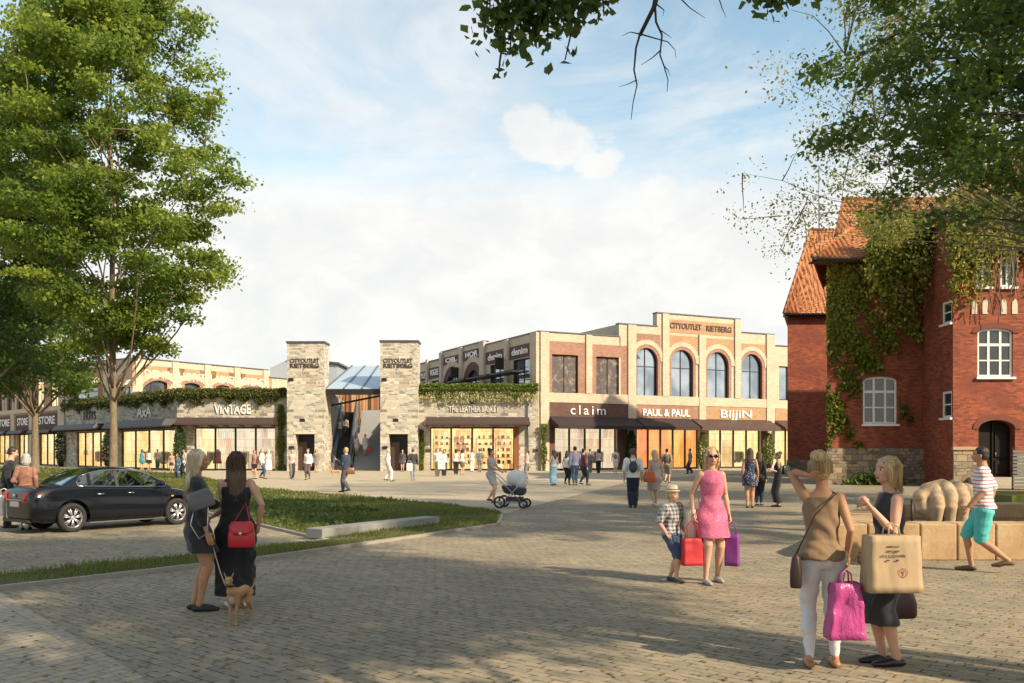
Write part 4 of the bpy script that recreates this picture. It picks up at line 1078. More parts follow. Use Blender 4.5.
HGLASS = plain('house_glass', (.03, .035, .03), .05, 0, .6, 1.2, spec=1.0)
BRICKARCH = plain('brick_arch', (.17, .05, .03), .85, 0, .3, 8)
hroot = empty('red_brick_house', (gx(827, 43), 43, 0), 0, 'old ivy-clad red brick house with steep orange tiled roofs and white windows', 'house')
HX, HYo = gx(827, 43), 43.0
def L_(x, y, z): return (x - HX, y - HYo, z)      # world to house-local
def gX(px, D): return gx(px, D)
# middle wall at y=43, front block at y=40
ez = gz(258, 43); Xk = 19.6; kz = 12.2
Tm = lambda s, d, z: (s, -d, z)                     # s from the house corner
Tk = lambda s, d, z: (Xk - HX + s, -3 - d, z)
Ts = lambda s, d, z: (Xk - HX - d, -3 + 3 - s, z)   # left cheek of the front block, s from the back to the front
mb = MB()
w1 = (gx(863, 43) - HX, gx(897, 43) - HX, gz(424, 43), gz(376.5, 43)); w1s = w1[3] - .22
wall(mb, Tm, 0, Xk - HX, 1.75, ez, [(*w1, w1s)], .2, 0, 0)
mb.quad((3.3, 8, 0), (0, 0, 0), (0, 0, ez), (3.3, 8, ez))
KX = Xk - HX
kx = lambda px: gx(px, 40) - Xk
wall(mb, Tk, 0, 12, 0, 4.0, [(kx(978.5), kx(1015), .45, 2.99, 2.6)], .45)
wall(mb, Tk, 0, 12, 4.0, 7.5, [(kx(977.5), kx(1013), 4.9, 7.08, 6.85)], .2)
wall(mb, Tk, 0, 12, 7.5, kz, [(kx(976), kx(991), 8.9, 10.54, 10.4), (kx(1000.5), kx(1015.5), 8.9, 10.54, 10.4)], .2)
wall(mb, Ts, 0, 3, 0, 5.5, [(2.0, 2.9, 3.11, 4.3, None)], .15)
wall(mb, Ts, 0, 3, 5.5, kz, [(2.0, 2.9, 7.35, 8.35, None)], .15)
mb.quad(L_(Xk, 43, ez), L_(Xk, 52, ez), L_(Xk, 52, kz), L_(Xk, 43, kz))
mb.quad(L_(Xk, 52, 0), L_(Xk + 12, 52, 0), L_(Xk + 12, 52, kz), L_(Xk, 52, kz)); mb.quad(L_(Xk + 12, 40, 0), L_(Xk + 12, 52, 0), L_(Xk + 12, 52, kz), L_(Xk + 12, 40, kz))
mb.build('wall', HOUSEB, hroot)
# left wing further back
wx0, wx1, wz = gx(787.5, 58), 25.0, gz(313, 58)
mb = MB(); mb.quad(L_(wx0, 58, 0), L_(wx1, 58, 0), L_(wx1, 58, wz), L_(wx0, 58, wz)); mb.quad(L_(21.2, 68, 0), L_(wx0, 58, 0), L_(wx0, 58, wz), L_(21.2, 68, wz))
mb.build('wing_wall', HOUSEB, hroot)
mb = MB(); rzw = gz(230, 63)
rib_roof(mb, L_(wx0 - .35, 57.6, wz - .1), L_(wx1 + 2, 57.6, wz - .1), L_(wx1 + 2, 63, rzw), L_(gx(810, 63), 63, rzw), .3)
rib_roof(mb, L_(21.2, 68.4, wz - .1), L_(wx0 - .35, 57.6, wz - .1), L_(gx(810, 63), 63, rzw), L_(gx(810, 63), 63.05, rzw), .3)
mb.build('wing_roof', TILE, hroot)
mb = MB(); mb.box(*[v for v in (wx0 - .3 - HX, wx1 - HX, 57.62 - HYo, 58.0 - HYo, wz - .28, wz - .13)]); mb.tube([L_(wx0 - .3, 57.55, wz - .15), L_(wx1, 57.55, wz - .15)], .07, 8); mb.build('gutter', DARKM, hroot)
mb = MB(); mb.tube([L_(gx(810, 63), 63, rzw), L_(wx1, 63, rzw)], .13, 8); mb.tube([L_(gx(811, 63), 63, rzw), L_(wx0 - .35, 57.6, wz - .05)], .11, 8); mb.build('ridge_tiles', TILE, hroot)
# aerial pole
mb = MB(); mb.tube([L_(gx(819, 62), 62, rzw - 1), L_(gx(819, 62), 62, rzw + 4.2)], .04, 6); mb.tube([L_(gx(817, 62), 62, rzw + 3.9), L_(gx(821, 62), 62, rzw + 3.9)], .02, 6); mb.build('roof_aerial', GREYM, hroot)
# tower hip roof in front, back roof, block roof
mb = MB(); ex = gx(812.5, 42.2); ap = L_(gx(873, 45.8), 45.8, gz(212, 45.8))
rib_roof(mb, L_(ex, 42.2, ez - .15), L_(21.5, 42.2, ez - .15), L_(21.5, 45.8, ap[2]), ap, .26)
rib_roof(mb, L_(ex + 3.3, 50, ez - .15), L_(ex, 42.2, ez - .15), ap, (ap[0], ap[1] + .1, ap[2]), .26)
mb.build('hip_roof', TILE, hroot)
mb = MB(); mb.tube([L_(ex, 42.2, ez - .1), ap], .12, 8); mb.tube([ap, L_(21.5, 45.8, ap[2])], .12, 8); mb.build('ridge_tiles', TILE, hroot)
mb = MB(); z0b, z1b = gz(240, 46), gz(199, 50)
rib_roof(mb, L_(gx(833, 46), 46, z0b), L_(27, 46, z0b), L_(27, 50, z1b), L_(gx(842, 50), 50, z1b), .26)
mb.add([L_(gx(833, 46), 46, z0b), L_(gx(842, 50), 50, z1b), L_(gx(833, 46) + 3.6, 54, z0b)], [(0, 1, 2)])
mb.build('main_roof', TILE, hroot)
mb = MB(); mb.tube([L_(gx(842, 50), 50, z1b), L_(27, 50, z1b)], .13, 8); mb.build('ridge_tiles', TILE, hroot)
mb = MB(); mb.quad(L_(gx(835, 46) + .2, 46.2, ez - 1), L_(27, 46.2, ez - 1), L_(27, 46.2, z0b), L_(gx(835, 46) + .2, 46.2, z0b)); mb.quad(L_(gx(835, 46) + 3.6, 54, ez - 1), L_(gx(835, 46) + .2, 46.2, ez - 1), L_(gx(835, 46) + .2, 46.2, z0b), L_(gx(835, 46) + 3.6, 54, z0b)); mb.build('upper_wall', HOUSEB, hroot)
mb = MB(); kr = kz + 4.6
rib_roof(mb, L_(Xk - .35, 52.4, kz - .1), L_(Xk - .35, 39.6, kz - .1), L_(Xk + 6, 43.5, kr), L_(Xk + 6, 48.5, kr), .26)
rib_roof(mb, L_(Xk - .35, 39.6, kz - .1), L_(Xk + 12.35, 39.6, kz - .1), L_(Xk + 6.1, 43.5, kr), L_(Xk + 6, 43.5, kr), .26)
mb.build('block_roof', TILE, hroot)
# eaves boards
mb = MB(); mb.box(ex - HX, Xk - HX, -.8, -.72, ez - .32, ez - .16); mb.hexa([(ex - HX, -.8, ez - .32), (ex - HX + .1, -.8, ez - .32), (ex - HX + 3.1, 6.5, ez - .32), (ex - HX + 3.0, 6.5, ez - .32), (ex - HX, -.8, ez - .16), (ex - HX + .1, -.8, ez - .16), (ex - HX + 3.1, 6.5, ez - .16), (ex - HX + 3.0, 6.5, ez - .16)]); mb.box(ex - HX + .05, Xk - HX, -.72, 0, ez - .3, ez - .26)
mb.tube([(ex - HX, -.86, ez - .2), (Xk - HX, -.86, ez - .2)], .07, 8); mb.build('eaves', plain('eaves_wood', (.07, .045, .03), .7), hroot)
# stone base and quoins
mb = MB()
for (a_, b_, z_) in ((0, KX, 1.1), (0, KX, 1.75)):
    fbox(mb, Tm, a_ - .05, b_, -.05, .22 if z_ < 1.2 else .12, 0 if z_ < 1.2 else 1.1, z_)
fbox(mb, Tk, -.02, kx(977), 0, .1, 0, 1.66); fbox(mb, Tk, kx(1016), 12, 0, .1, 0, 1.5)
mb.build('stone_base', STONE2, hroot)
mb = MB(); fbox(mb, Tk, -.06, kx(977) + .02, 0, .16, 1.66, 1.8); mb.build('stone_ledge', plain('ledge_stone', (.42, .3, .18), .85, bump=.3), hroot)
mb = MB(); mb.box(wx0 - HX - .06, wx1 - HX, 14.9, 15.0, 0, 1.0); mb.build('wing_base', STONE2, hroot)
white_window(hroot, Tm, w1[0], w1[1], w1[2], w1[3], w1s)
white_window(hroot, Tk, kx(977.5), kx(1013), 4.9, 7.08, 6.85, 3, (.34, .66))
white_window(hroot, Tk, kx(976), kx(991), 8.9, 10.54, 10.4, 2, (.6,)); white_window(hroot, Tk, kx(1000.5), kx(1015.5), 8.9, 10.54, 10.4, 2, (.6,))
white_window(hroot, Ts, 2.0, 2.9, 3.11, 4.3, None, 1, (.5,), -.1); white_window(hroot, Ts, 2.0, 2.9, 7.35, 8.35, None, 1, (.5,), -.1)
for px in (974, 985, 1003.5, 1014.5):
    q = MB(); a_, b_ = kx(px - 2.8), kx(px + 2.8); pts = [(a_, 7.7), (b_, 7.7)] + arch_pts(a_, b_, 8.1, 8.37, 8)[::-1]
    q.add([Tk(s_, .03, z_) for s_, z_ in pts], [tuple(range(len(pts)))]); q.build('blind_niche', plain('niche_plaster', (.58, .52, .42), .9, 0, .25, 4), hroot)
for (T_, a_, b_, zs_, zt_) in ((Tm, w1[0], w1[1], w1s, w1[3]), (Tk, kx(977.5), kx(1013), 6.85, 7.08), (Tk, kx(978.5), kx(1015), 2.6, 2.99)):
    q = MB(); arch_ring(q, T_, a_, b_, zs_, zt_, .26, 0, .04); q.build('brick_arch', BRICKARCH, hroot)
# dark arched door
da, db = kx(978.5), kx(1015)
q = MB(); pts = [(da, .45), (db, .45)] + arch_pts(da, db, 2.6, 2.99)[::-1]; q.add([Tk(s_, -.42, z_) for s_, z_ in pts], [tuple(range(len(pts)))])
DOORM = plain('black_door', (.012, .009, .007), .7, 0, .3, 5, spec=.2)
for i in range(2):
    for (z0_, z1_) in ((.6, 1.2), (1.35, 2.45)): fbox(q, Tk, da + .12 + i * (db - da) / 2, da + (i + 1) * (db - da) / 2 - .12, -.42, -.37, z0_, z1_)
fbox(q, Tk, (da + db) / 2 - .03, (da + db) / 2 + .03, -.42, -.35, .45, 2.9); dr = q.build('door', DOORM, hroot)
q = MB(); q.tube([Tk((da + db) / 2 + .12, -.33, 1.35), Tk((da + db) / 2 + .12, -.33, 1.55)], .025, 8); q.build('handle', GREYM, dr)
q = MB()
for i in range(3): fbox(q, Tk, da - .5, db + .5, 0, 1.0 - i * .32, i * .15, (i + 1) * .15)
q.build('door_steps', plain('step_stone', (.38, .33, .26), .85, bump=.3), hroot)
# slatted screen at the right edge
q = MB(); sx = gx(1013, 37) ; sr = empty('slatted_screen', (sx, 37, 0), 0, 'grey-green slatted screen standing beside the black arched door', 'screen')
for i in range(11): q.box(0, 2.4, 0, .04, .1 + i * .145, .1 + i * .145 + .1)
q.build('slats', plain('screen_paint', (.14, .15, .13), .6), sr)
for x_ in (0, 1.2, 2.34): q = MB(); q.box(x_, x_ + .06, .041, .1, 0, 1.75); q.build('post', DARKM, sr)
# ---- ivy over the house
def ivy(name, pts, size, label, seed, droop=1.2, n_tone=None):
    o = leaf_obj(name, pts - np.array([0, 0, 0]), size, HIVY, label, 'climbing plant', seed=seed, droop=droop, tone=n_tone); return o
HIVY = leafmat('house_ivy', [(.035, .05, .012), (.10, .12, .02), (.22, .23, .04), (.38, .35, .07), (.50, .40, .12)], .35)  # yellow-green stops stand for sunlit leaves, dark stops for shaded ones
rg = np.random.default_rng(77)
def fnoise(x, z, s=1.0, seed=0):
    return (np.sin(x * 1.7 * s + seed) * np.cos(z * 1.3 * s + seed * 2) + .6 * np.sin(x * 3.9 * s + z * 2.7 * s + seed) + .4 * np.sin(x * 8.1 * s - z * 6.9 * s))
# on the shaded middle wall
n = 36000; x = rg.uniform(15.0, 19.6, n); z = rg.uniform(1.6, 10.5, n)
u_ = (x - 15.0) / 4.6; dens = .42 - .42 * u_ + .42 * fnoise(x, z, 1, 1) - .012 * np.abs(z - 9) ** 2 * (.3 + u_)
dens += np.where(z > 6.2, .35, 0) * (1 - .6 * u_); win = (x > gx(863, 43) - .1) & (x < gx(897, 43) + .1) & (z > 2.7) & (z < 5.3)
ok = (rg.random(n) < dens) & ~win; x, z = x[ok], z[ok]
y = 43 - np.abs(rg.normal(.07, .07, len(x))) - np.where(z > 6, .12, 0) * rg.random(len(x))
ivy('wall_ivy', np.c_[x, y, z], .13, 'dense ivy covering the shaded left wall of the red house', 41, n_tone=np.clip(.25 + .075 * (z - 4) * (z > 4) + rg.normal(0, .16, len(x)), 0, 1))  # sunlight on the upper ivy is put into leaf colour, yellower with height
# cascade over the roof edge and the front block
def cascade(n, fx, label, seed):
    P = []
    rg = np.random.default_rng(seed)
    ns = 240
    for i in range(ns):
        x0, y0, z0, L = fx(rg)
        k = int(n / ns * rg.uniform(.5, 1.5)); t = np.sort(rg.random(k)); 
        xx = x0 + np.cumsum(rg.normal(0, .02, k)) + rg.normal(0, .18, k); yy = y0 + rg.normal(0, .1, k) - .15 * t; z_ = z0 - L * t
        P.append(np.c_[xx, yy, z_])
    P = np.concatenate(P)
    return ivy('roof_ivy', P, .14, label, seed, n_tone=np.clip(.55 + .25 * fnoise(P[:, 0], P[:, 2], 1.5, 3) * .6 + rg.normal(0, .2, len(P)), 0, 1))
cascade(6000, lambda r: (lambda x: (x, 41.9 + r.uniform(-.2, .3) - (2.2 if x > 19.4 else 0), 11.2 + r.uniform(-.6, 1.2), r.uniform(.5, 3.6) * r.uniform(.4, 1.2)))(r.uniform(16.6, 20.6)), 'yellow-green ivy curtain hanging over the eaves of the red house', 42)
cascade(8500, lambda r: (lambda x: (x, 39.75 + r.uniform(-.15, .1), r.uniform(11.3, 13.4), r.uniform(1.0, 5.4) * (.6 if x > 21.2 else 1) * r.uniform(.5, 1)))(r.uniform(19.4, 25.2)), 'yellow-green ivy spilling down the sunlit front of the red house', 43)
# on the roof
n = 9000; x = rg.uniform(17.2, 22, n); t = rg.random(n); ok = rg.random(n) < .25 + (x - 17.2) / 4.5 + .2 * fnoise(x, t * 4, 1.3, 5); x, t = x[ok], t[ok]
ivy('roof_ivy', np.c_[x, 42.2 + 3.6 * t - .1, ez - .1 + t * (ap[2] - ez) + .15], .15, 'ivy patches creeping up the orange hip roof of the house', 44, .2)
# trailing branches: bare stems of the vine
q = MB(); r2 = random.Random(5)
for i in range(26):
    x_ = r2.uniform(17, 25); y_ = 39.55 if x_ > 19.5 else 41.9; z_ = 13.2; pts = [(x_, y_, z_)]
    while z_ > r2.uniform(7, 9.5): z_ -= .5; x_ += r2.uniform(-.14, .14); pts.append((x_, y_ + r2.uniform(-.05, .05), z_))
    q.tube(pts, .018, 5)
tag(q.build('vine_stems', plain('vine_bark', (.2, .15, .1), .9)), 'thin bare vine stems dangling among the ivy on the red house', 'vine')
# plants at the wall base
r3 = np.random.default_rng(9); n = 420; x = r3.normal(gx(876, 42.4), .5, n); z = np.abs(r3.normal(0, .26, n)); leaf_obj('fern_clump', np.c_[x, 42.4 + r3.normal(0, .18, n), z], .16, leafmat('fern_leaves', [(.05, .09, .02), (.09, .14, .03), (.14, .19, .05)], .3), 'green fern clump growing at the foot of the shaded stone base', 'plant', seed=9, up=.1, aspect=3)

# ================================================================ stone basin with the giant hand
BAS = stone_b = NT('basin_sandstone'); v_ = BAS.coord('Object'); n1 = BAS.noise(v_, 1.3, 5, .65); n2 = BAS.noise(v_, 22, 4, .7)
c_ = BAS.ramp(n1, [(.3, (.30, .18, .09)), (.55, (.45, .30, .16)), (.75, (.54, .40, .24))]); BAS.col(BAS.mix(.35, c_, BAS.ramp(n2, [(.3, .5), (.7, 1.2)]), 'MULTIPLY')); BAS.set(Roughness=.85); BAS.bump(n2, .4, .01); BAS = BAS.mat
broot = empty('stone_basin', (gx(837, 13.7), 13.7, 0), 0, 'low sandstone block basin in front of the red house with dark water', 'basin')
BX, BY = broot.location.x, broot.location.y
bz = .56; fy = lambda x: 13.7
xs = [BX] + [gx(p_, 13.55) for p_ in (872, 925, 962.5, 1001.5, 1041, 1083, 1125)]
for i, (x0_, x1_) in enumerate(zip(xs, xs[1:])):
    q = MB(); y0_, y1_ = fy(x0_) , fy(x1_)
    q.prism([(x0_ + .008 - BX, y0_ - BY), (x1_ - .008 - BX, y1_ - BY), (x1_ - .008 - BX, y1_ + .55 - BY), (x0_ + .008 - BX, y0_ + .55 - BY)], 0, bz)
    o = q.build('kerb_block', BAS, broot); m_ = o.modifiers.new('b', 'BEVEL'); m_.width = .025; m_.segments = 3
xl0, xl1 = BX, gx(868, 18.3)
for i in range(3):
    t0, t1 = i / 3, (i + 1) / 3; y_ = lambda t: 14.27 + t * 4.18; xa_ = lambda t: BX + (xl1 - BX) * t
    q = MB(); q.prism([(xa_(t0) - BX, y_(t0) + .01 - BY), (xa_(t0) + .75 - BX, y_(t0) + .01 - BY), (xa_(t1) + .75 - BX, y_(t1) - .01 - BY), (xa_(t1) - BX, y_(t1) - .01 - BY)], 0, bz - .002)
    o = q.build('kerb_block', BAS, broot); m_ = o.modifiers.new('b', 'BEVEL'); m_.width = .025; m_.segments = 3
for i in range(5):
    x0_ = xl1 + i * 1.8; q = MB(); q.box(x0_ + .01 - BX, x0_ + 1.79 - BX, 18.46 - BY, 18.95 - BY, 0, bz + .02); o = q.build('kerb_block', BAS, broot); m_ = o.modifiers.new('b', 'BEVEL'); m_.width = .025; m_.segments = 3
q = MB(); q.quad((.5, .5, .3), (9.2, .5, .3), (9.2, 4.85, .3), (2.3, 4.85, .3))
wt = NT('basin_water'); wt.col((.02, .018, .012)); wt.set(Roughness=.08); wt.bump(wt.noise(wt.coord('Object'), 9, 3), .15, .02); q.build('water', wt.mat, broot)
q = MB(); q.tube([(gx(912, 15) - BX, 15 - BY, .3), (gx(912, 15) - BX, 15 - BY, .86)], .025, 8); q.build('spout_pipe', DARKM, broot)
# terrace grass strip beyond
q = MB(); q.box(0, 9, 0, 3.0, 0, .35); o = q.build('planting_bed', leafmat('bed_green', [(.12, .15, .03), (.2, .2, .05)], .2)); o.location = (gx(1012, 26), 26, 0); tag(o, 'low yellow-green planting bed behind the stone basin', 'planting bed')
# ================================================================ trees
BARK = NT('tree_bark'); v_ = BARK.coord('Object', (6, 6, 1.2)); n1 = BARK.noise(v_, 3, 6, .7); BARK.col(BARK.ramp(n1, [(.3, (.11, .08, .05)), (.6, (.22, .17, .11)), (.8, (.32, .26, .18))])); BARK.set(Roughness=.9); BARK.bump(n1, .7, .03); BARK = BARK.mat
BARKD = plain('dark_bark', (.05, .038, .028), .9, 0, .3, 4, .5, 20)
def curve(p0, p1, bend, rg, n=6):
    p0, p1 = Vector(p0), Vector(p1); pts = []
    off = Vector((rg.uniform(-1, 1), rg.uniform(-1, 1), rg.uniform(-.3, 1))) * bend * (p1 - p0).length
    for i in range(n + 1):
        t = i / n; pts.append(p0.lerp(p1, t) + off * math.sin(math.pi * t) + Vector((rg.uniform(-1, 1), rg.uniform(-1, 1), rg.uniform(-1, 1))) * .015 * (p1 - p0).length * (0 < i < n))
    return pts
def tree(name, loc, label, height, crown_fn, trunk_r, crown_base, leaf, nleaf, lsize, seed, bark=None, nlimb=22, nclump=150, clump_r=.9, fork=None, flat=.55, group=None, up=.5, twig=True, cat='tree', clump_ok=None, droop=.3, sub=4, lean=(0, 0), limb_k=1.0, limb_lo=.55):
    """trunk + limbs + leaf clumps. crown_fn(t, az) gives the crown radius at relative crown height t."""
    rg = random.Random(seed); ng = np.random.default_rng(seed)
    root = empty(name, loc, 0, label, cat, group)
    mb = MB(); H = height
    tp = [Vector((lean[0] * (i / 8) ** 2 + rg.uniform(-.06, .06) * i * .3, lean[1] * (i / 8) ** 2 + rg.uniform(-.06, .06) * i * .3, H * .93 * i / 8)) for i in range(9)]
    tr = [trunk_r * (1.35 if i == 0 else 1) * max(.06, (1 - i / 8.6) ** .8) for i in range(9)]
    mb.tube([tp[0], tp[0] + Vector((0, 0, .25))] + tp[1:], [tr[0] * 1.15, tr[0] * .85] + tr[1:], 14)
    def at(z):
        f = max(0, min(7.999, z / (H * .93) * 8)); i = int(f); return tp[i].lerp(tp[i + 1], f - i), tr[i] + (tr[i + 1] - tr[i]) * (f - i)
    clumps = []; lim = []
    for k in range(nclump):
        t = (k + rg.random()) / nclump; t = t ** .85
        az = rg.uniform(0, 2 * math.pi); Rr = crown_fn(t, az)
        rr = Rr * math.sqrt(rg.uniform(.12, 1.0)) * rg.uniform(.85, 1.08)
        z = crown_base + t * (H - crown_base)
        c = Vector((lean[0] * (z / H) ** 2 + rr * math.cos(az), lean[1] * (z / H) ** 2 + rr * math.sin(az), z))
        if clump_ok and not clump_ok(c): continue
        clumps.append((c, rr / max(Rr, .01), clump_r * rg.uniform(.6, 1.25)))
    limb_src = sorted(clumps, key=lambda q: -q[1])[:nlimb * 3]; rg.shuffle(limb_src); limb_src = limb_src[:nlimb]
    bl = []
    for c, e, r in limb_src:
        hz = max(crown_base * limb_lo, c.z - (c - Vector((lean[0] * .5, lean[1] * .5, c.z))).length * rg.uniform(.9, 1.6) - .4)
        if fork: hz = fork + (hz - fork) * .35 if hz < fork + 3 else hz
        o, ro = at(min(hz, H * .86)); pts = curve(o, c, .08, rg, 6); r0 = limb_k * min(ro * .5, .02 + .013 * (c - o).length)
        mb.tube(pts, [r0 * (1 - j / 7.2) for j in range(7)], 7); bl.append(pts)
    if twig:
        for c, e, r in clumps:
            best = min((p for b in bl for p in b[2:]), key=lambda p: (p - c).length) if bl else at(c.z)[0]
            if (best - c).length > .3:
                pts = curve(best, c, .1, rg, 3); mb.tube(pts, [.028, .02, .014, .008], 4)
    mb.build('trunk', bark or BARK, root, uv=False)
    P = []; Rn = []
    tot = sum(r ** 2 for _, _, r in clumps)
    for c, e, r in clumps:
        n = max(4, int(nleaf * r * r / tot)); base = rg.gauss(0, .16)
        for s_ in range(sub):   # sub clumps make ragged edges
            o = np.array([ng.normal(0, r * .5), ng.normal(0, r * .5), ng.normal(0, r * flat * .45)]); m = n // sub
            q = ng.normal(size=(m, 3)) * np.array([r * .38, r * .38, r * flat * .30]) + o + np.array(c)
            P.append(q); Rn.append(np.clip(.45 + base + .25 * e - .1 + ng.normal(0, .13, m) + (q[:, 2] - c.z) * .2, 0, 1))  # leaf tone lighter towards the crown edge and each clump top
    P = np.concatenate(P); Rn = np.concatenate(Rn)
    link('crown', leaf_mesh('crown', P, lsize, leaf, up, seed, Rn, 1.5, droop=droop), root)
    return root
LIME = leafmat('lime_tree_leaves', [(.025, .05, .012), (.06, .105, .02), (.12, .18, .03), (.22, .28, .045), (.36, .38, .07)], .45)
DKL = leafmat('maple_leaves', [(.018, .045, .016), (.035, .08, .024), (.06, .12, .03), (.10, .17, .04)], .3)
YEL = leafmat('birch_leaves', [(.10, .11, .03), (.18, .18, .05), (.28, .25, .08), (.34, .27, .10)], .3)
# big tree behind the car (outline follows the photo: crown x 0..250 px, top above the frame)
D1 = 33.0; x1 = gx(113, D1); k1 = D1 / F
def crown1(t, az):
    ys = [(0, 48), (.10, 78), (.2, 106), (.3, 124), (.42, 129), (.55, 125), (.68, 114), (.8, 98), (.9, 76), (1, 30)]
    for (a, ra), (b, rb) in zip(ys, ys[1:]):
        if t <= b: r = ra + (rb - ra) * (t - a) / (b - a); break
    return .95 * r * k1 * (1 + .07 * math.sin(3 * az + t * 9) + .05 * math.sin(5 * az + 20 * t))
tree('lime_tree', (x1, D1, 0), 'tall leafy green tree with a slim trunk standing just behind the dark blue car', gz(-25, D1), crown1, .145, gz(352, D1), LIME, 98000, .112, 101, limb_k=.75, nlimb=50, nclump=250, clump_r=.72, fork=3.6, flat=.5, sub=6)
# second tree farther left
D2 = 62.0; x2 = gx(35, D2)
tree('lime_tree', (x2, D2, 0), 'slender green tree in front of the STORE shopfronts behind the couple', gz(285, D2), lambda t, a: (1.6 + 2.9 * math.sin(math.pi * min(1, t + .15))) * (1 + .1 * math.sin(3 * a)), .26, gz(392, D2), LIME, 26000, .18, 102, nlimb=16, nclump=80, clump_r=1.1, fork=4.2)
# dark trees at the far left edge
D3 = 40.0
tree('lime_tree', (gx(-30, D3), D3, 0), 'dark tree at the left edge with its crown reaching out of view', gz(85, D3), lambda t, a: (3.0 + 2.4 * math.sin(math.pi * min(1, t * .8 + .2))) * (1 + .08 * math.sin(4 * a)), .24, gz(375, D3), DKL, 100000, .13, 103, nlimb=20, nclump=240, clump_r=1.1, fork=4)
# thin yellow birch in front of the house, trunk off frame right
D4 = 27.0; bx = gx(1085, D4)
def crown4(t, az):
    return (4.2 + 5.9 * math.sin(math.pi * min(1, .18 + t * .8))) * (1 + .12 * math.sin(3 * az + 5 * t))
tree('birch_tree', (bx, D4, 0), 'wispy yellowish birch with sparse tiny leaves and fine twigs left of the dark maple crown', 17.5, crown4, .26, 8.0, YEL, 40000, .08, 104, limb_k=.35, limb_lo=.95, nlimb=90, nclump=700, clump_r=.72, bark=plain('birch_twig', (.16, .13, .10), .9, 0, .2), flat=.9, droop=1.0, sub=6, clump_ok=lambda c: (c.z > 7.9 or c.x > 0) and c.x > -9.4)
# dark maple close by on the right, trunk off frame
D5 = 15.0; mxx = gx(1190, D5)
def crown5(t, az):
    w_ = math.cos(az - math.pi); return (3.4 + 2.4 * math.sin(math.pi * min(1, .2 + t * .7))) * (1 + .06 * math.sin(4 * az + 7 * t) + .1 * max(0, w_))
tree('maple_tree', (mxx, D5, 0), 'dark green maple crown hanging into the top right corner', 13.5, crown5, .24, 6.3, DKL, 80000, .095, 105, bark=BARKD, limb_k=.55, limb_lo=1.0, nlimb=22, nclump=330, clump_r=.7, flat=.5, up=.6, clump_ok=lambda c: c.z > 6.3 - .25 * (c.x + mxx - 6) and c.x > -4.7)
# shade trees on the right and behind the camera: their shadows fall across the plaza as in the photograph
def round_crown(r, low=.35):
    return lambda t, a: r * (low + (1 - low) * math.sin(math.pi * min(1, .1 + t * .85))) * (1 + .1 * math.sin(3 * a + t * 8))
SHADE = [(4.2, 2.0, 12.5, 3.4, 106), (2.6, -2.6, 12, 3.0, 107), (20, 24, 13, 3.9, 110), (24, 8.5, 13, 3.0, 112), (15.5, -7.5, 12, 2.6, 113), (7.4, 4.0, 13.2, 2.4, 114), (10.3, 2.2, 13, 1.9, 115)]
for x_, y_, h_, r_, sd in SHADE:
    tree('lime_tree', (x_, y_, 0), 'leafy shade tree standing outside the right edge of the view, shading the plaza', h_, round_crown(r_), .22, (8.4 if sd > 113 else h_ * .38), LIME, 17000, .15, sd, nlimb=12, nclump=90, clump_r=.9, group='shade trees outside the view', twig=False)
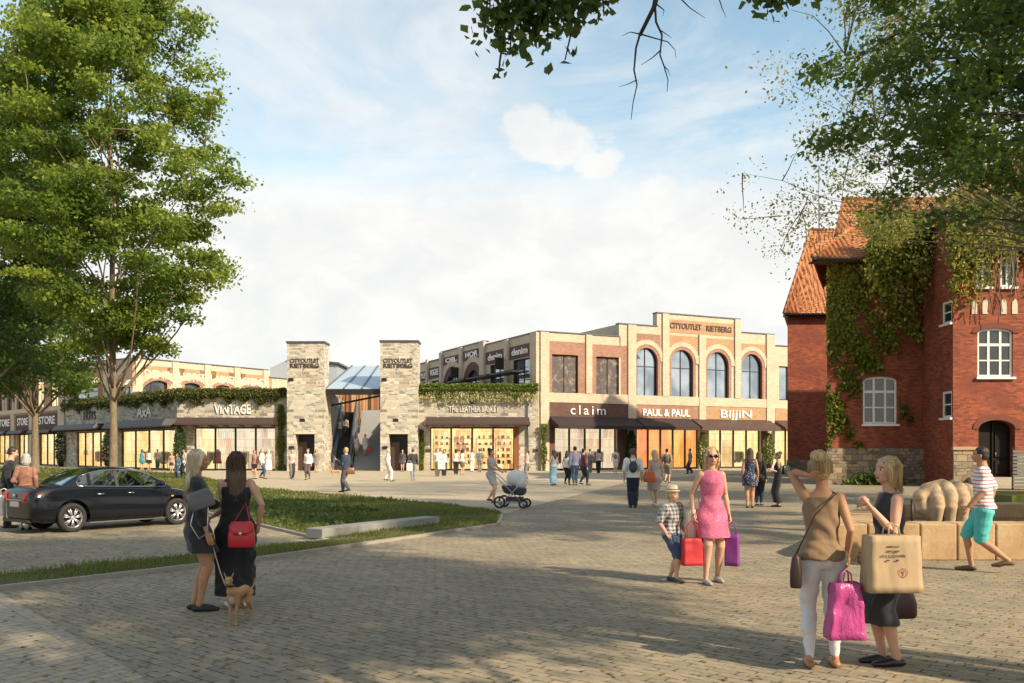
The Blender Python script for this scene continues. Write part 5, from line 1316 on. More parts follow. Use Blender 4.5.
# overhanging branches at the top: a limb tree whose trunk stands right of the camera
def branch_tree():
    rg = random.Random(12); ng = np.random.default_rng(12)
    root = empty('linden_tree', (5.4, 5.2, 0), 0, 'tree whose leafy and bare twigs hang down from the top edge above the plaza', 'tree')
    o = Vector((5.4, 5.2, 0)); mb = MB()
    mb.tube([(0, 0, 0), (0, 0, .3), (.05, .1, 3), (0, .2, 6), (-.2, .3, 8.5), (-.3, .4, 10)], [.34, .25, .22, .19, .12, .04], 12)
    Db = 9.0
    A = lambda px, py, D=Db: Vector((gx(px, D), D, gz(py, D))) - o
    limb = [Vector((0, .2, 6.6)), Vector((-1.5, 1.4, 8.0)), A(900, -170), A(700, -120), A(560, -70), A(490, -40)]
    mb.tube(limb, [.13, .11, .09, .07, .045, .02], 8)
    mb.tube([A(700, -120), A(668, -60), A(655, 5), A(640, 35)], [.05, .035, .025, .02], 6)
    P = []
    def leafy(pts, n, spread=.09):
        pts = [Vector(p) for p in pts]
        mb.tube(pts, [.014 - .010 * i / len(pts) for i in range(len(pts))], 5)
        for i in range(int(n * 2.2)):
            t = rg.random() * (len(pts) - 1); j = int(t); p = pts[j].lerp(pts[j + 1], t - j)
            P.append(p + Vector((rg.gauss(0, spread), rg.gauss(0, spread), rg.gauss(-.03, spread * .8))))
    mb.tube([A(560, -70), A(520, -15), A(503, 20)], [.03, .02, .012], 6)
    for (px, py, n) in ((490, 12, 26), (484, 32, 24), (500, 40, 34), (510, 55, 34), (522, 52, 34), (538, 42, 40), (556, 30, 40), (570, 16, 44), (584, 8, 36), (600, 8, 22), (604, 16, 12), (540, 20, 46), (520, 20, 40), (505, 8, 36), (548, 52, 14), (530, 30, 40)):
        leafy([A(px + 12, -50), A(px + rg.uniform(-4, 4), py * .4 - 10), A(px, py)], n)
    leafy([A(575, -40), A(574, 10), A(570, 38), A(565, 60)], 8, .05); leafy([A(505, 30), A(500, 60), A(498, 78)], 5, .04)
    for (px, py) in ((762, -5), (772, 2), (778, 8), (760, 4), (800, -12), (820, -20)): leafy([A(px + 30, -70), A(px + 5, -20), A(px, py)], 26)
    # bare twigs
    def twig(pts, r=.016):
        pts = [A(*p) for p in pts]; mb.tube(pts, [r * (1 - .75 * i / (len(pts) - 1)) for i in range(len(pts))], 6)
    twig([(655, 0), (652, 12), (645, 25), (640, 34)], .022); twig([(640, 34), (636, 48), (634, 70), (637, 85), (633, 103), (631, 120)], .013)
    twig([(655, 5), (656, 22), (662, 35), (660, 55), (664, 66), (668, 80), (667, 92)], .013); twig([(640, 34), (630, 32), (622, 36)], .007)
    twig([(640, 34), (654, 38), (668, 42), (675, 50), (676, 58)], .008); twig([(661, 50), (652, 58), (641, 65)], .008); twig([(637, 80), (628, 84), (619, 87)], .006)
    twig([(655, 3), (664, 10), (663, 16)], .008); twig([(676, -6), (690, 8), (705, 18)], .008); twig([(717, -8), (722, 8), (726, 17)], .007); twig([(660, 30), (672, 38)], .006); twig([(664, 66), (668, 70), (670, 76)], .006)
    mb.build('trunk', BARKD, root, uv=False)
    # upper crown outside the frame
    C = []
    for k in range(75):
        a = rg.uniform(0, 6.28); r = rg.uniform(.4, 3.3); c = np.array([r * math.cos(a) - .5, r * math.sin(a) + .0, rg.uniform(8.2, 12)]); C.append(ng.normal(size=(70, 3)) * .4 + c)
    P = np.concatenate([np.array([tuple(p) for p in P])] + C)
    link('crown', leaf_mesh('crown', P, np.r_[np.full(len(P) - 5250, .088), np.full(5250, .14)], DKL, .3, 12, None, 1.3, droop=.5), root)
branch_tree()
# climbing yellow creeper hanging in front of the maple, from the birch side
# ================================================================ people
def remesh(mb, voxel, name, mats, parent, smooth=3, disp=None, fac=.5, dec=None):
    me0 = bpy.data.meshes.new('tmp'); me0.from_pydata(mb.v, [], mb.f); me0.update()
    o = bpy.data.objects.new('tmp', me0); COL.objects.link(o)
    # recalc normals so that every closed shell is solid
    bm = bmesh.new(); bm.from_mesh(me0); bmesh.ops.recalc_face_normals(bm, faces=bm.faces); bm.to_mesh(me0); bm.free()
    m = o.modifiers.new('r', 'REMESH'); m.mode = 'VOXEL'; m.voxel_size = voxel; m.use_smooth_shade = True
    if smooth: q = o.modifiers.new('s', 'SMOOTH'); q.factor = fac; q.iterations = smooth
    dg = bpy.context.evaluated_depsgraph_get()
    me = bpy.data.meshes.new_from_object(o.evaluated_get(dg))
    bpy.data.objects.remove(o); bpy.data.meshes.remove(me0)
    me.name = name; me.materials.clear()
    for mt in (mats if isinstance(mats, (list, tuple)) else [mats]): me.materials.append(mt)
    if disp:
        me.update(); n = len(me.vertices)
        co_ = np.empty(n * 3, 'f'); me.vertices.foreach_get('co', co_); co_ = co_.reshape(-1, 3)
        nr_ = np.empty(n * 3, 'f'); me.vertices.foreach_get('normal', nr_); nr_ = nr_.reshape(-1, 3)
        me.vertices.foreach_set('co', (co_ + nr_ * disp(co_)[:, None]).astype('f').ravel())
    me.polygons.foreach_set('use_smooth', np.ones(len(me.polygons), bool))
    me.update()
    return link(name, me, parent)
def skinmat(name, c):
    if name in _M: return _M[name]
    t = NT(name); v = t.coord('Object'); n = t.noise(v, 14, 4, .6)
    t.col(t.mix(n, [x * .88 for x in c], [min(1, x * 1.1) for x in c])); t.set(Roughness=.6); t.b.inputs['Specular IOR Level'].default_value = .3
    t.b.inputs['Subsurface Weight'].default_value = .12; t.b.inputs['Subsurface Radius'].default_value = (.02, .008, .004); t.b.inputs['Subsurface Scale'].default_value = .3
    _M[name] = t.mat; return t.mat
SK_F = skinmat('skin_fair', (.60, .36, .25)); SK_T = skinmat('skin_tan', (.46, .24, .14)); SK_D = skinmat('skin_deep', (.26, .14, .09))
LIP = plain('lip_colour', (.42, .10, .09), .45); EYE = plain('eye_dark', (.03, .02, .02), .2); BROW = plain('eyebrow', (.16, .09, .05), .8); EYEW = plain('eye_white', (.6, .56, .52), .3)
def cloth(name, c, rough=.85, var=.12, pat=None, c2=None, sc_=1.0, sheen=.2, spec=.3):
    if name in _M: return _M[name]
    t = NT(name); v = t.coord('Object')
    base = t.mix(t.noise(v, 7, 5, .65), [x * (1 - var) for x in c], [min(1, x * (1 + var)) for x in c])
    if pat == 'stripe':
        w_ = t.new('ShaderNodeTexWave', bands_direction='Z'); w_.inputs['Scale'].default_value = 6 * sc_; t.ln(v, w_.inputs['Vector'])
        base = t.mix(t.ramp(w_.outputs['Fac'], [(.62, 0), (.7, 1)]), base, c2)
    elif pat == 'plaid':
        a = []
        for d_ in ('X', 'Z'):
            w_ = t.new('ShaderNodeTexWave', bands_direction=d_); w_.inputs['Scale'].default_value = 5.5 * sc_; t.ln(v, w_.inputs['Vector']); a.append(t.ramp(w_.outputs['Fac'], [(.45, 0), (.6, 1)]))
        base = t.mix(t.math('MULTIPLY', t.math('ADD', a[0], a[1]), .5), base, c2)
    elif pat == 'flower':
        vo = t.new('ShaderNodeTexVoronoi'); vo.inputs['Scale'].default_value = 26 * sc_; t.ln(v, vo.inputs['Vector'])
        n = t.noise(v, 30 * sc_, 3, .6)
        base = t.mix(t.ramp(t.math('ADD', vo.outputs['Distance'], t.math('MULTIPLY', n, .35)), [(.42, 1), (.52, 0)]), base, c2)
    t.col(base); t.set(Roughness=rough); t.b.inputs['Specular IOR Level'].default_value = spec
    t.b.inputs['Sheen Weight'].default_value = sheen
    t.bump(t.noise(v, 55, 3, .6), .15, .004)
    _M[name] = t.mat; return t.mat
def hairmat(name, c, c2):
    if name in _M: return _M[name]
    t = NT(name); v = t.coord('Object', (1, 1, .10)); n = t.noise(v, 75, 4, .7)
    t.col(t.ramp(n, [(.3, c), (.7, c2)])); t.set(Roughness=.5); t.b.inputs['Specular IOR Level'].default_value = .35
    t.bump(n, .9, .006); _M[name] = t.mat; return t.mat
H_BL = hairmat('blonde_hair', (.24, .14, .06), (.72, .54, .30)); H_PB = hairmat('pale_blonde_hair', (.34, .26, .16), (.80, .68, .48)); H_BR = hairmat('brown_hair', (.05, .03, .02), (.16, .10, .065)); H_DK = hairmat('dark_hair', (.012, .009, .008), (.05, .035, .028)); H_GR = hairmat('grey_hair', (.25, .24, .23), (.5, .48, .46))

def ik(a, b, l1, l2, pole):
    a, b = Vector(a), Vector(b); d = b - a; L = d.length
    mx = (l1 + l2) * .999
    if L > mx: b = a + d * (mx / L); d = b - a; L = mx
    x = (l1 * l1 - l2 * l2 + L * L) / (2 * L); h = math.sqrt(max(0, l1 * l1 - x * x)); u = d / L
    p = Vector(pole); p = p - u * p.dot(u)
    p = p.normalized() if p.length > 1e-5 else u.orthogonal().normalized()
    return a + u * x + p * h, b
def wrinkle(amp, fx=9, seed=0.0):
    def f(c):
        x, y, z = c[:, 0] * fx, c[:, 1] * fx, c[:, 2] * fx
        w_ = np.sin(3.1 * x + 2.2 * np.sin(1.3 * z + seed) + y) * np.sin(1.9 * z + 1.7 * np.sin(2.1 * x + 1.3 * y) + seed)
        w_ += .5 * np.sin(6.3 * z + 2.5 * np.sin(1.7 * x + seed) + 3 * y) * np.sin(2.3 * x + 3.1 * y + .8 * z)
        return amp * np.clip(w_, -.5, 1.2)
    return f
def strands(amp):
    return lambda c: amp * (np.sin(c[:, 0] * 260 + 3 * np.sin(c[:, 2] * 17)) * .6 + np.sin(c[:, 1] * 310 + 2.5 * np.sin(c[:, 2] * 23 + 1)) * .5 + .8 * np.sin(c[:, 0] * 90 + c[:, 1] * 70 + 2 * np.sin(c[:, 2] * 9)))
def person(px, py, label, H=1.68, face=0.0, fem=True, skin=None, hair=None, hstyle='long', top=None, bottom=None, dress=None, shoes=None,
           sleeves=0.0, blen=.5, legs=((0, 0), (0, 0)), arms=(None, None), lean=0.0, head=(0, 0), voxel=None, cat='person', group=None, build=1.0, loc=None,
           flare=.0, shoe_h=0, hair_len=.18, open_back=False, base=0.0, hat=None, glasses=False, twist=0.0, headscale=1.0, neckline=.0, backpack=None, kneegap=1.0):
    """face: heading in degrees, 0 looks away from the camera, 90 to the photo's left, 180 towards the camera, 270 to the right.
    legs: per side (right,left) (forward offset, lift) of the ankle in units of H; arms: per side wrist target in H units from the shoulder, (out, fwd, up, elbow pole)."""
    if loc is None: X, Y = gnd(px, py)
    else: X, Y = loc
    D = Y
    if voxel is None: voxel = max(.0085, D * .00038)
    near = D < 20
    root = empty('person', (X, Y, base), R(face), label, cat, group)
    skin = skin or SK_F; S = H
    sw = (.088 if fem else .107) * build; hw = .050 if fem else .048
    V = lambda x, y, z: Vector((x, y, z)) * S
    ln = lambda v: Vector((v.x, v.y + lean * max(0, v.z / S - .52) * S, v.z))          # lean of the upper body
    hipz = .52 - max(0, max(abs(legs[0][0]), abs(legs[1][0])) - .02) * .16
    hip = [V(hw, 0, hipz), V(-hw, 0, hipz)]; ank = []; knee = []
    for i, sg in enumerate((1, -1)):
        f, l = legs[i][:2]; sx = legs[i][2] if len(legs[i]) > 2 else 0
        a = V(sg * hw * .8 * kneegap + sx, f, .045 + l); k, a = ik(hip[i], a, .245 * S, .245 * S, (0, 1, 0)); knee.append(k); ank.append(a)
    sh = [ln(V(sw, 0, .800)), ln(V(-sw, 0, .800))]
    elb, wri = [], []
    for i, sg in enumerate((1, -1)):
        A = arms[i] or (.04, .02, -.30, None)
        t = sh[i] + Vector((sg * A[0], A[1], A[2])) * S
        pole = A[3] if len(A) > 3 and A[3] else (sg * .35, -1, 0)
        e, w_ = ik(sh[i], t, .165 * S, .148 * S, pole); elb.append(e); wri.append(w_)
    # ---- body
    m = MB(); r = S * build
    tors = lambda q: [(ln(V(0, y, z)).x, ln(V(0, y, z)).y, z * S, rx * r * q, ry * r * q) for (z, rx, ry, y) in
        ([(.462, .05, .05, 0), (.48, .082, .062, -.004), (.51, .098, .07, -.008), (.545, .094, .066, -.006), (.60, .072, .052, 0), (.65, .075, .054, 0), (.70, .084, .06, .004), (.74, .087, .063, .006), (.775, .084, .052, 0), (.80, .082, .044, -.003), (.815, .068, .038, -.004), (.828, .048, .034, -.005), (.845, .03, .03, -.006)] if fem else
         [(.462, .05, .05, 0), (.48, .08, .062, -.002), (.51, .092, .068, -.006), (.55, .088, .062, 0), (.60, .084, .06, 0), (.66, .09, .064, 0), (.71, .100, .068, .002), (.76, .106, .066, .002), (.785, .104, .056, 0), (.805, .094, .048, -.003), (.822, .072, .041, -.005), (.838, .048, .036, -.006), (.85, .035, .034, -.006)])]
    def legtube(mm, i, k, z_stop=None, r0=.056, r1=.036, r2=.034, r3=.020):
        pts = [hip[i] + V(0, 0, -.005), hip[i].lerp(knee[i], .5), knee[i], knee[i].lerp(ank[i], .33) + V(0, -.008, 0), knee[i].lerp(ank[i], .75), ank[i]]
        rad = [r0, .047 / .056 * r0, r1, r2, .022 / .02 * r3, r3]
        if z_stop is not None:   # cut as a fraction along the leg chain (0..1, 0.5 = knee)
            c = z_stop * 2
            if c <= 1: pts = pts[:1] + [hip[i].lerp(knee[i], c * .5), hip[i].lerp(knee[i], c)]; rad = [rad[0], rad[1], rad[1] + (rad[2] - rad[1]) * .5 * c]
            else: c -= 1; pts = pts[:3] + [knee[i].lerp(ank[i], c * .38) + V(0, -.009, 0), knee[i].lerp(ank[i], c)]; rad = rad[:3] + [rad[3], rad[3] + (rad[5] - rad[3]) * c]
        mm.tube(pts, [x * r * k if not isinstance(k, tuple) else x * r * (k[0] + (k[1] - k[0]) * j / (len(rad) - 1)) for j, x in enumerate(rad)], 14, round_=True)
    def armtube(mm, i, k, stop=1.0, pad=0.0):
        pts = [sh[i], sh[i].lerp(elb[i], .5), elb[i], elb[i].lerp(wri[i], .35), wri[i]]
        rad = [.029, .026, .0205, .0205, .0135] if fem else [.036, .033, .025, .025, .017]
        rad = [x + pad for x in rad]
        if stop < 1:
            c = stop * 2
            if c <= 1: pts = [pts[0], sh[i].lerp(elb[i], c * .5), sh[i].lerp(elb[i], c)]; rad = [rad[0], rad[1], rad[1]]
            else: c -= 1; pts = pts[:3] + [elb[i].lerp(wri[i], c)]; rad = rad[:3] + [rad[3]]
        mm.tube(pts, [x * r * k for x in rad], 12, round_=True)
    trs = bottom is not None and bottom[0] in ('trousers', 'jeans', 'shorts'); bk = .90 if trs else 1.0
    m.loft([(a_[0], a_[1], a_[2], a_[3] * (.94 if top is not None or dress is not None or trs else 1), a_[4] * .94) for a_ in tors(1)], 18)
    for i in (0, 1):
        legtube(m, i, bk, r3=.020 / bk, r2=(.034 if not trs or bottom[0] != 'shorts' else .034 / bk)); armtube(m, i, 1)
        m.ell(sh[i] + V(-(1, -1)[i] * .006, 0, -.006), [(.028 if fem else .036) * r] * 3, 10, 8)
        # foot
        a = ank[i]; tilt = (a.z / S - .045) * 2.2; toe = a + V(0, .105 * math.cos(tilt), -.028 - .10 * math.sin(tilt)); heel = a + V(0, -.022, -.026 + .012 * math.sin(tilt))
        m.tube([heel, a + V(0, .03, -.022), a + V(0, .07 * math.cos(tilt), -.028 - .06 * math.sin(tilt)), toe], [.018 * S, .022 * S, .022 * S, .013 * S], 10, round_=True, flat=.8)
        # hand
        sg = (1, -1)[i]; fd = (wri[i] - elb[i]).normalized(); side = Vector((0, 1, 0)) - fd * fd.y
        side = side.normalized() if side.length > .15 else Vector((0, 0, 1)); nrm = fd.cross(side).normalized()
        if nrm.x * sg > 0: nrm = -nrm                    # palm normal towards the body
        pc = wri[i] + fd * .026 * S
        m.tube([wri[i], wri[i] + fd * .02 * S, wri[i] + fd * .052 * S], [.0125 * S, .019 * S, .019 * S], 10, round_=True, flat=.55 if abs(nrm.y) < .7 else .6)
        curl = .9 if (arms[i] and len(arms[i]) > 4) else .35
        for j, (o_, L_f) in enumerate(((.0165, .036), (.006, .041), (-.005, .038), (-.0155, .030))):
            b0 = wri[i] + fd * .05 * S + side * o_ * S; d1 = (fd + nrm * curl * .5).normalized(); d2 = (fd * (1 - curl * .6) + nrm * curl * 1.3).normalized()
            p1 = b0 + d1 * L_f * .5 * S; p2 = p1 + d2 * L_f * .5 * S
            m.tube([b0 - fd * .01 * S, b0, p1, p2], [.0052 * S, .0052 * S, .0048 * S, .0042 * S], 7, round_=True)
        tb = wri[i] + fd * .014 * S + side * .013 * S; m.tube([tb, tb + (side * .9 + fd * .7 + nrm * .3).normalized() * .024 * S, tb + (side * .6 + fd * 1.6 + nrm * .5).normalized() * .046 * S], [.0075 * S, .0062 * S, .005 * S], 7, round_=True)
    # head
    nb = ln(V(0, -.004, .83)); hc = ln(V(0, .012, .932)); hs = headscale
    yaw, pitch = R(head[0]), R(head[1])
    HR = Matrix.Rotation(yaw, 3, 'Z') @ Matrix.Rotation(pitch, 3, 'X')
    hp = lambda x, y, z: hc + HR @ (Vector((x, y, z)) * S * hs)
    m.tube([nb, nb.lerp(hc, .4), hp(0, -.012, -.03)], [.034 * r, .029 * r, .028 * r] if fem else [.042 * r, .036 * r, .035 * r], 12)
    m.ell(hp(0, -.006, .012), [.0445 * S * hs, .054 * S * hs, .052 * S * hs], 18, 14, rot=HR)
    m.ell(hp(0, .012, -.018), [.036 * S * hs, .040 * S * hs, .044 * S * hs], 16, 12, rot=HR)
    m.ell(hp(0, .034, -.046), [.017 * S * hs, .013 * S * hs, .012 * S * hs], 10, 8, rot=HR)         # chin
    m.tube([hp(0, .048, .004), hp(0, .0535, -.008), hp(0, .058, -.017)], [.0045 * S, .0058 * S, .0075 * S], 8, round_=True)   # nose
    m.ell(hp(0, .0475, -.033), [.014 * S, .007 * S, .007 * S], 10, 6, rot=HR)                       # mouth
    for sg in (1, -1):
        m.ell(hp(sg * .0445, -.004, -.004), [.005 * S, .009 * S, .015 * S], 8, 8, rot=HR)
        m.ell(hp(sg * .024, .034, -.012), [.013 * S, .012 * S, .012 * S], 8, 8, rot=HR)             # cheeks
        m.ell(hp(sg * .018, .043, .014), [.012 * S, .007 * S, .004 * S], 8, 6, rot=HR)              # brow
    bd = remesh(m, voxel * (.75 if near else 1), 'body', [skin, LIP, EYE, BROW, EYEW], root, 2)
    if D < 32:
        HI = HR.inverted(); me = bd.data; n = len(me.polygons)
        c = np.empty(n * 3, 'f'); me.polygons.foreach_get('center', c); c = c.reshape(-1, 3); mi = np.zeros(n, 'i')
        q = (c - np.array(hc)) @ np.array(HI).T / (S * hs); ax = np.abs(q[:, 0]); zc = q[:, 2]; f = (q[:, 1] > .03) & (c[:, 2] > S * .86)
        mi[f & (np.abs(zc - .0165 + (ax - .017) ** 2 * 8) < .0022) & (ax > .007) & (ax < .029)] = 3
        e_ = f & (((ax - .0175) / .0085) ** 2 + ((zc - .004) / .0042) ** 2 < 1); mi[e_] = np.where(np.abs(ax[e_] - .0175) < .0042, 2, 4)
        mi[f & (np.abs(zc + .034) < .0052) & (ax < .0145) & (q[:, 1] > .043)] = 1
        me.polygons.foreach_set('material_index', mi)
    # ---- clothes
    seed = (px * .137) % 7
    amp = min(.008, voxel * .85) if near else voxel * .2
    def skirt(mm, z0, z1, k0=1.06, fl=0.0, n=9):
        rs = []
        for j in range(n + 1):
            t = j / n; z = z0 + (z1 - z0) * t
            pts = []
            for i in (0, 1):   # leg position at this height
                if z > knee[i].z / S: f = (hipz - z) / max(1e-3, hipz - knee[i].z / S); f = max(0, min(1, f)); q = hip[i].lerp(knee[i], f); rr = .056 - .016 * f
                else: f = (knee[i].z / S - z) / max(1e-3, (knee[i].z - ank[i].z) / S); f = max(0, min(1.0, f)); q = knee[i].lerp(ank[i], f); rr = .040 - .012 * f
                pts.append((q, rr))
            cx = (pts[0][0].x + pts[1][0].x) / 2; cy = (pts[0][0].y + pts[1][0].y) / 2
            ex = abs(pts[0][0].x - pts[1][0].x) / 2 + pts[0][1] * r; ey = abs(pts[0][0].y - pts[1][0].y) / 2 + pts[0][1] * r * 1.1
            if z > .50: a = min(1, (z - .50) / .1); ex = ex + (.074 * r - ex) * a; ey = ey + (.054 * r - ey) * a; cy *= (1 - a)
            ex = max(ex, .094 * r if z > .44 and z < .53 else ex)
            g = fl * t * S; rs.append([Vector((cx + (ex * k0 + g) * math.cos(a_) * (1 + .05 * t * (fl > .02) * math.sin(7 * a_ + seed)), cy + (ey * k0 + g) * math.sin(a_) * (1 + .05 * t * (fl > .02) * math.sin(6 * a_)), z * S)) for a_ in [2 * math.pi * q / 28 for q in range(28)]])
        for ring in rs:
            for v in ring:
                if v.z > .52 * S: v.y += lean * (v.z / S - .52) * S
        mm.rings(rs)
    def upper(mm, q, zlo, ztop=.836):
        sec = [s_ for s_ in tors(q) if s_[2] >= zlo * S and s_[2] <= ztop * S]
        mm.loft([(*s_[:3], s_[3] * (1.10 if s_[2] < .57 * S and bottom is not None else 1), s_[4] * (1.12 if s_[2] < .57 * S and bottom is not None else 1)) for s_ in sec], 22)
    if top is not None:
        mm = MB(); upper(mm, 1.13, .50 if bottom is not None else .48, .838 - neckline)
        for i in (0, 1):
            if sleeves > 0: armtube(mm, i, 1.16 if sleeves < .6 else 1.2, sleeves, .004 if sleeves > .6 else .006); mm.ell(sh[i] + V(0, 0, -.002), [(.036 if fem else .044) * r] * 3, 10, 8)
            else: mm.tube([sh[i] + V(-(1, -1)[i] * .03, 0, .022), sh[i] + V(-(1, -1)[i] * .03, 0, -.05)], [.018 * r, .03 * r], 8)
        remesh(mm, voxel, 'top', top, root, 3, wrinkle(amp * 1.3, 8, seed))
    if dress is not None:
        mm = MB(); upper(mm, 1.13, .60, .775 if open_back else .834 - neckline); skirt(mm, .64, .64 - blen, 1.14, flare, 12)
        for i in (0, 1):
            if sleeves > 0: armtube(mm, i, 1.3, sleeves, .006); mm.ell(sh[i] + V(0, 0, -.002), [.038 * r] * 3, 10, 8)
            else: mm.tube([sh[i] + V(-(1, -1)[i] * .034, -.004, .022), sh[i] + V(-(1, -1)[i] * .026, .0, -.05)], [(.012 if open_back else .017) * r, .03 * r], 8)
        remesh(mm, voxel, 'dress', dress, root, 3, wrinkle(amp * 1.6, 7, seed))
    if bottom is not None:
        kind, mat = bottom; mm = MB()
        if kind in ('trousers', 'jeans', 'shorts'):
            mm.loft([s_ for s_ in tors(1.06) if .46 * S < s_[2] < .60 * S], 22)
            for i in (0, 1):
                if kind == 'shorts': legtube(mm, i, 1.28, blen)
                elif kind == 'jeans': legtube(mm, i, 1.2, .97); mm.ell(knee[i], [.045 * r, .047 * r, .06 * r], 12, 10)
                else: legtube(mm, i, (1.16, 1.8), .98)
        else: skirt(mm, .60, .60 - blen, 1.1, flare, 10)
        remesh(mm, voxel, kind, mat, root, 3, wrinkle(amp * 1.2, 9, seed + 2))
    if shoes is not None:
        for i in (0, 1):
            mm = MB(); a = ank[i]; tilt = (a.z / S - .045) * 2.2; toe = a + V(0, .108 * math.cos(tilt), -.029 - .10 * math.sin(tilt)); heel = a + V(0, -.024, -.024 + .012 * math.sin(tilt))
            k = 1.2
            mm.tube([heel, a + V(0, .03, -.022), a + V(0, .07 * math.cos(tilt), -.029 - .06 * math.sin(tilt)), toe], [.018 * S * k, .022 * S * k, .022 * S * k, .014 * S * k], 10, round_=True, flat=.8)
            if shoe_h: mm.tube([a + V(0, -.004, -.02), a + V(0, -.004, shoe_h)], [.026 * S, .026 * S], 10)
            remesh(mm, voxel, 'shoe', shoes, root, 2)
    # ---- hair
    if hair is not None:
        mm = MB(); hd = lambda v: hc + HR @ (Vector(v) * S * hs)
        mm.ell(hd((0, -.013, .022)), [.0495 * S * hs, .054 * S * hs, .052 * S * hs], 18, 14, rot=HR)
        mm.ell(hd((0, -.026, -.004)), [.047 * S * hs, .040 * S * hs, .052 * S * hs], 16, 12, rot=HR)
        if hstyle in ('long', 'bob'):
            L = hair_len if hstyle == 'long' else .085
            b0 = hd((0, -.02, 0)); yb = -.062 * S
            mm.loft([(b0.x, b0.y - .0 * S, b0.z + .0 * S, .052 * S, .046 * S), (b0.x, b0.y - .008 * S, b0.z - .05 * S, .057 * S, .042 * S)] +
                    ([(b0.x, b0.y - .012 * S, b0.z - L * S, .036 * S, .03 * S)] if hstyle == 'bob' else
                     [(b0.x, b0.y - .026 * S - lean * .1 * S, b0.z - .11 * S, .060 * S, .034 * S), (b0.x, b0.y - .034 * S - lean * .1 * S, b0.z - .7 * L * S - .04 * S, .050 * S, .028 * S), (b0.x, b0.y - .03 * S - lean * .12 * S, b0.z - L * S - .04 * S, .026 * S, .016 * S)])[::1], 16)
            for sg in (1, -1): mm.tube([hd((sg * .03, .022, .046)), hd((sg * .047, .012, .01)), hd((sg * .047, .004, -.03)), hd((sg * .04, -.004, -.075 if hstyle == 'long' else -.062))], [.012 * S, .014 * S, .014 * S, .008 * S], 8, round_=True)
        elif hstyle == 'bun':
            mm.ell(hd((0, -.052, .060)), [.038 * S, .034 * S, .032 * S], 12, 10)
            for k_ in range(5): a_ = k_ * 1.26; mm.tube([hd((.016 * math.cos(a_), -.05 + .012 * math.sin(a_), .05)), hd((.03 * math.cos(a_), -.066, .062 + .022 * math.sin(a_))), hd((.01 * math.cos(a_ + 1), -.07, .07))], [.009 * S, .009 * S, .004 * S], 7, round_=True)
        elif hstyle == 'pony':
            mm.tube([hd((0, -.06, .03)), hd((0, -.085, .01)), hd((0, -.082, -.06)), hd((0, -.07, -.11))], [.014 * S, .02 * S, .02 * S, .008 * S], 10, round_=True)
        # keep the face free: cut the hair shell with the face volume
        hr = remesh(mm, voxel * .8, 'hair', hair, root, 2, strands(min(.003, voxel * .28)))
        n = len(hr.data.vertices); c = np.empty(n * 3, 'f'); hr.data.vertices.foreach_get('co', c); q = (c.reshape(-1, 3) - np.array(hc)) @ np.array(HR.inverted()).T / (S * hs)
        lim = .030 if hstyle != 'short' else .022; x_, y_, z_ = q.T
        k_ = (y_ > lim - .010) & (z_ < .036) & (z_ > -.09) & (np.abs(x_) < .036)
        if hstyle in ('short', 'bun', 'pony'): k_ |= (y_ > -.012) & (z_ < .006) & (z_ > -.09)
        if hstyle == 'short': k_ |= (z_ < -.035) & (z_ > -.12)
        bm = bmesh.new(); bm.from_mesh(hr.data); bm.verts.ensure_lookup_table()
        bmesh.ops.delete(bm, geom=[bm.verts[int(v)] for v in np.nonzero(k_)[0]], context='VERTS'); bm.to_mesh(hr.data); bm.free()
        so_ = hr.modifiers.new('t', 'SOLIDIFY'); so_.thickness = .004; so_.offset = -1
        if D < 13:   # loose strands lying over and leaving the hair mass
            rg_ = random.Random(int(px)); q_ = MB(); Ls = {'long': hair_len + .03, 'bob': .085, 'pony': .05, 'bun': .03, 'short': .0}[hstyle]
            for k_ in range(150 if Ls > .05 else 60 if Ls else 0):
                a_ = rg_.uniform(.15, .85) * math.pi * 2 * .5 + math.pi; a_ = rg_.uniform(math.pi * .98, math.pi * 2.02); cx_, sx_ = math.cos(a_), math.sin(a_); o_ = rg_.uniform(0, .006); e_ = rg_.uniform(.8, 1.05)
                pts = [hd(((.03) * cx_ * .8, -.012 + .04 * sx_ * .8, .068 + o_)), hd(((.051 + o_) * cx_, -.016 + (.053 + o_) * sx_, .03)), hd(((.054 + o_) * cx_, -.018 + (.050 + o_) * sx_, -.02))]
                if Ls > .05: pts += [hd(((.058 + o_) * cx_, -.024 + (.040 + o_) * sx_, -.02 - Ls * .45 * e_)), hd(((.050 + 2.5 * o_) * cx_ + rg_.gauss(0, .006), -.034 + (.030 + 2 * o_) * sx_ + rg_.gauss(0, .006), -.02 - Ls * e_))]
                q_.tube(pts, [.0012, .0018, .0018, .0015, .0006][:len(pts)], 4)
            q_.build('hair_strands', hair, hr)
    if hat:
        mm = MB(); c0 = hp(0, -.004, .045)
        mm.loft([(c0.x, c0.y, c0.z - .012 * S, .078 * S, .082 * S), (c0.x, c0.y, c0.z - .006 * S, .078 * S, .082 * S), (c0.x, c0.y, c0.z, .056 * S, .062 * S), (c0.x, c0.y, c0.z + .045 * S, .050 * S, .056 * S), (c0.x, c0.y, c0.z + .056 * S, .036 * S, .04 * S)], 24)
        mm.build('hat', hat, root)
        q = MB(); q.loft([(c0.x, c0.y, c0.z + .002 * S, .0575 * S, .0635 * S), (c0.x, c0.y, c0.z + .014 * S, .0560 * S, .062 * S)], 24); q.build('hat_band', cloth('hat_band_brown', (.25, .17, .1)), root)
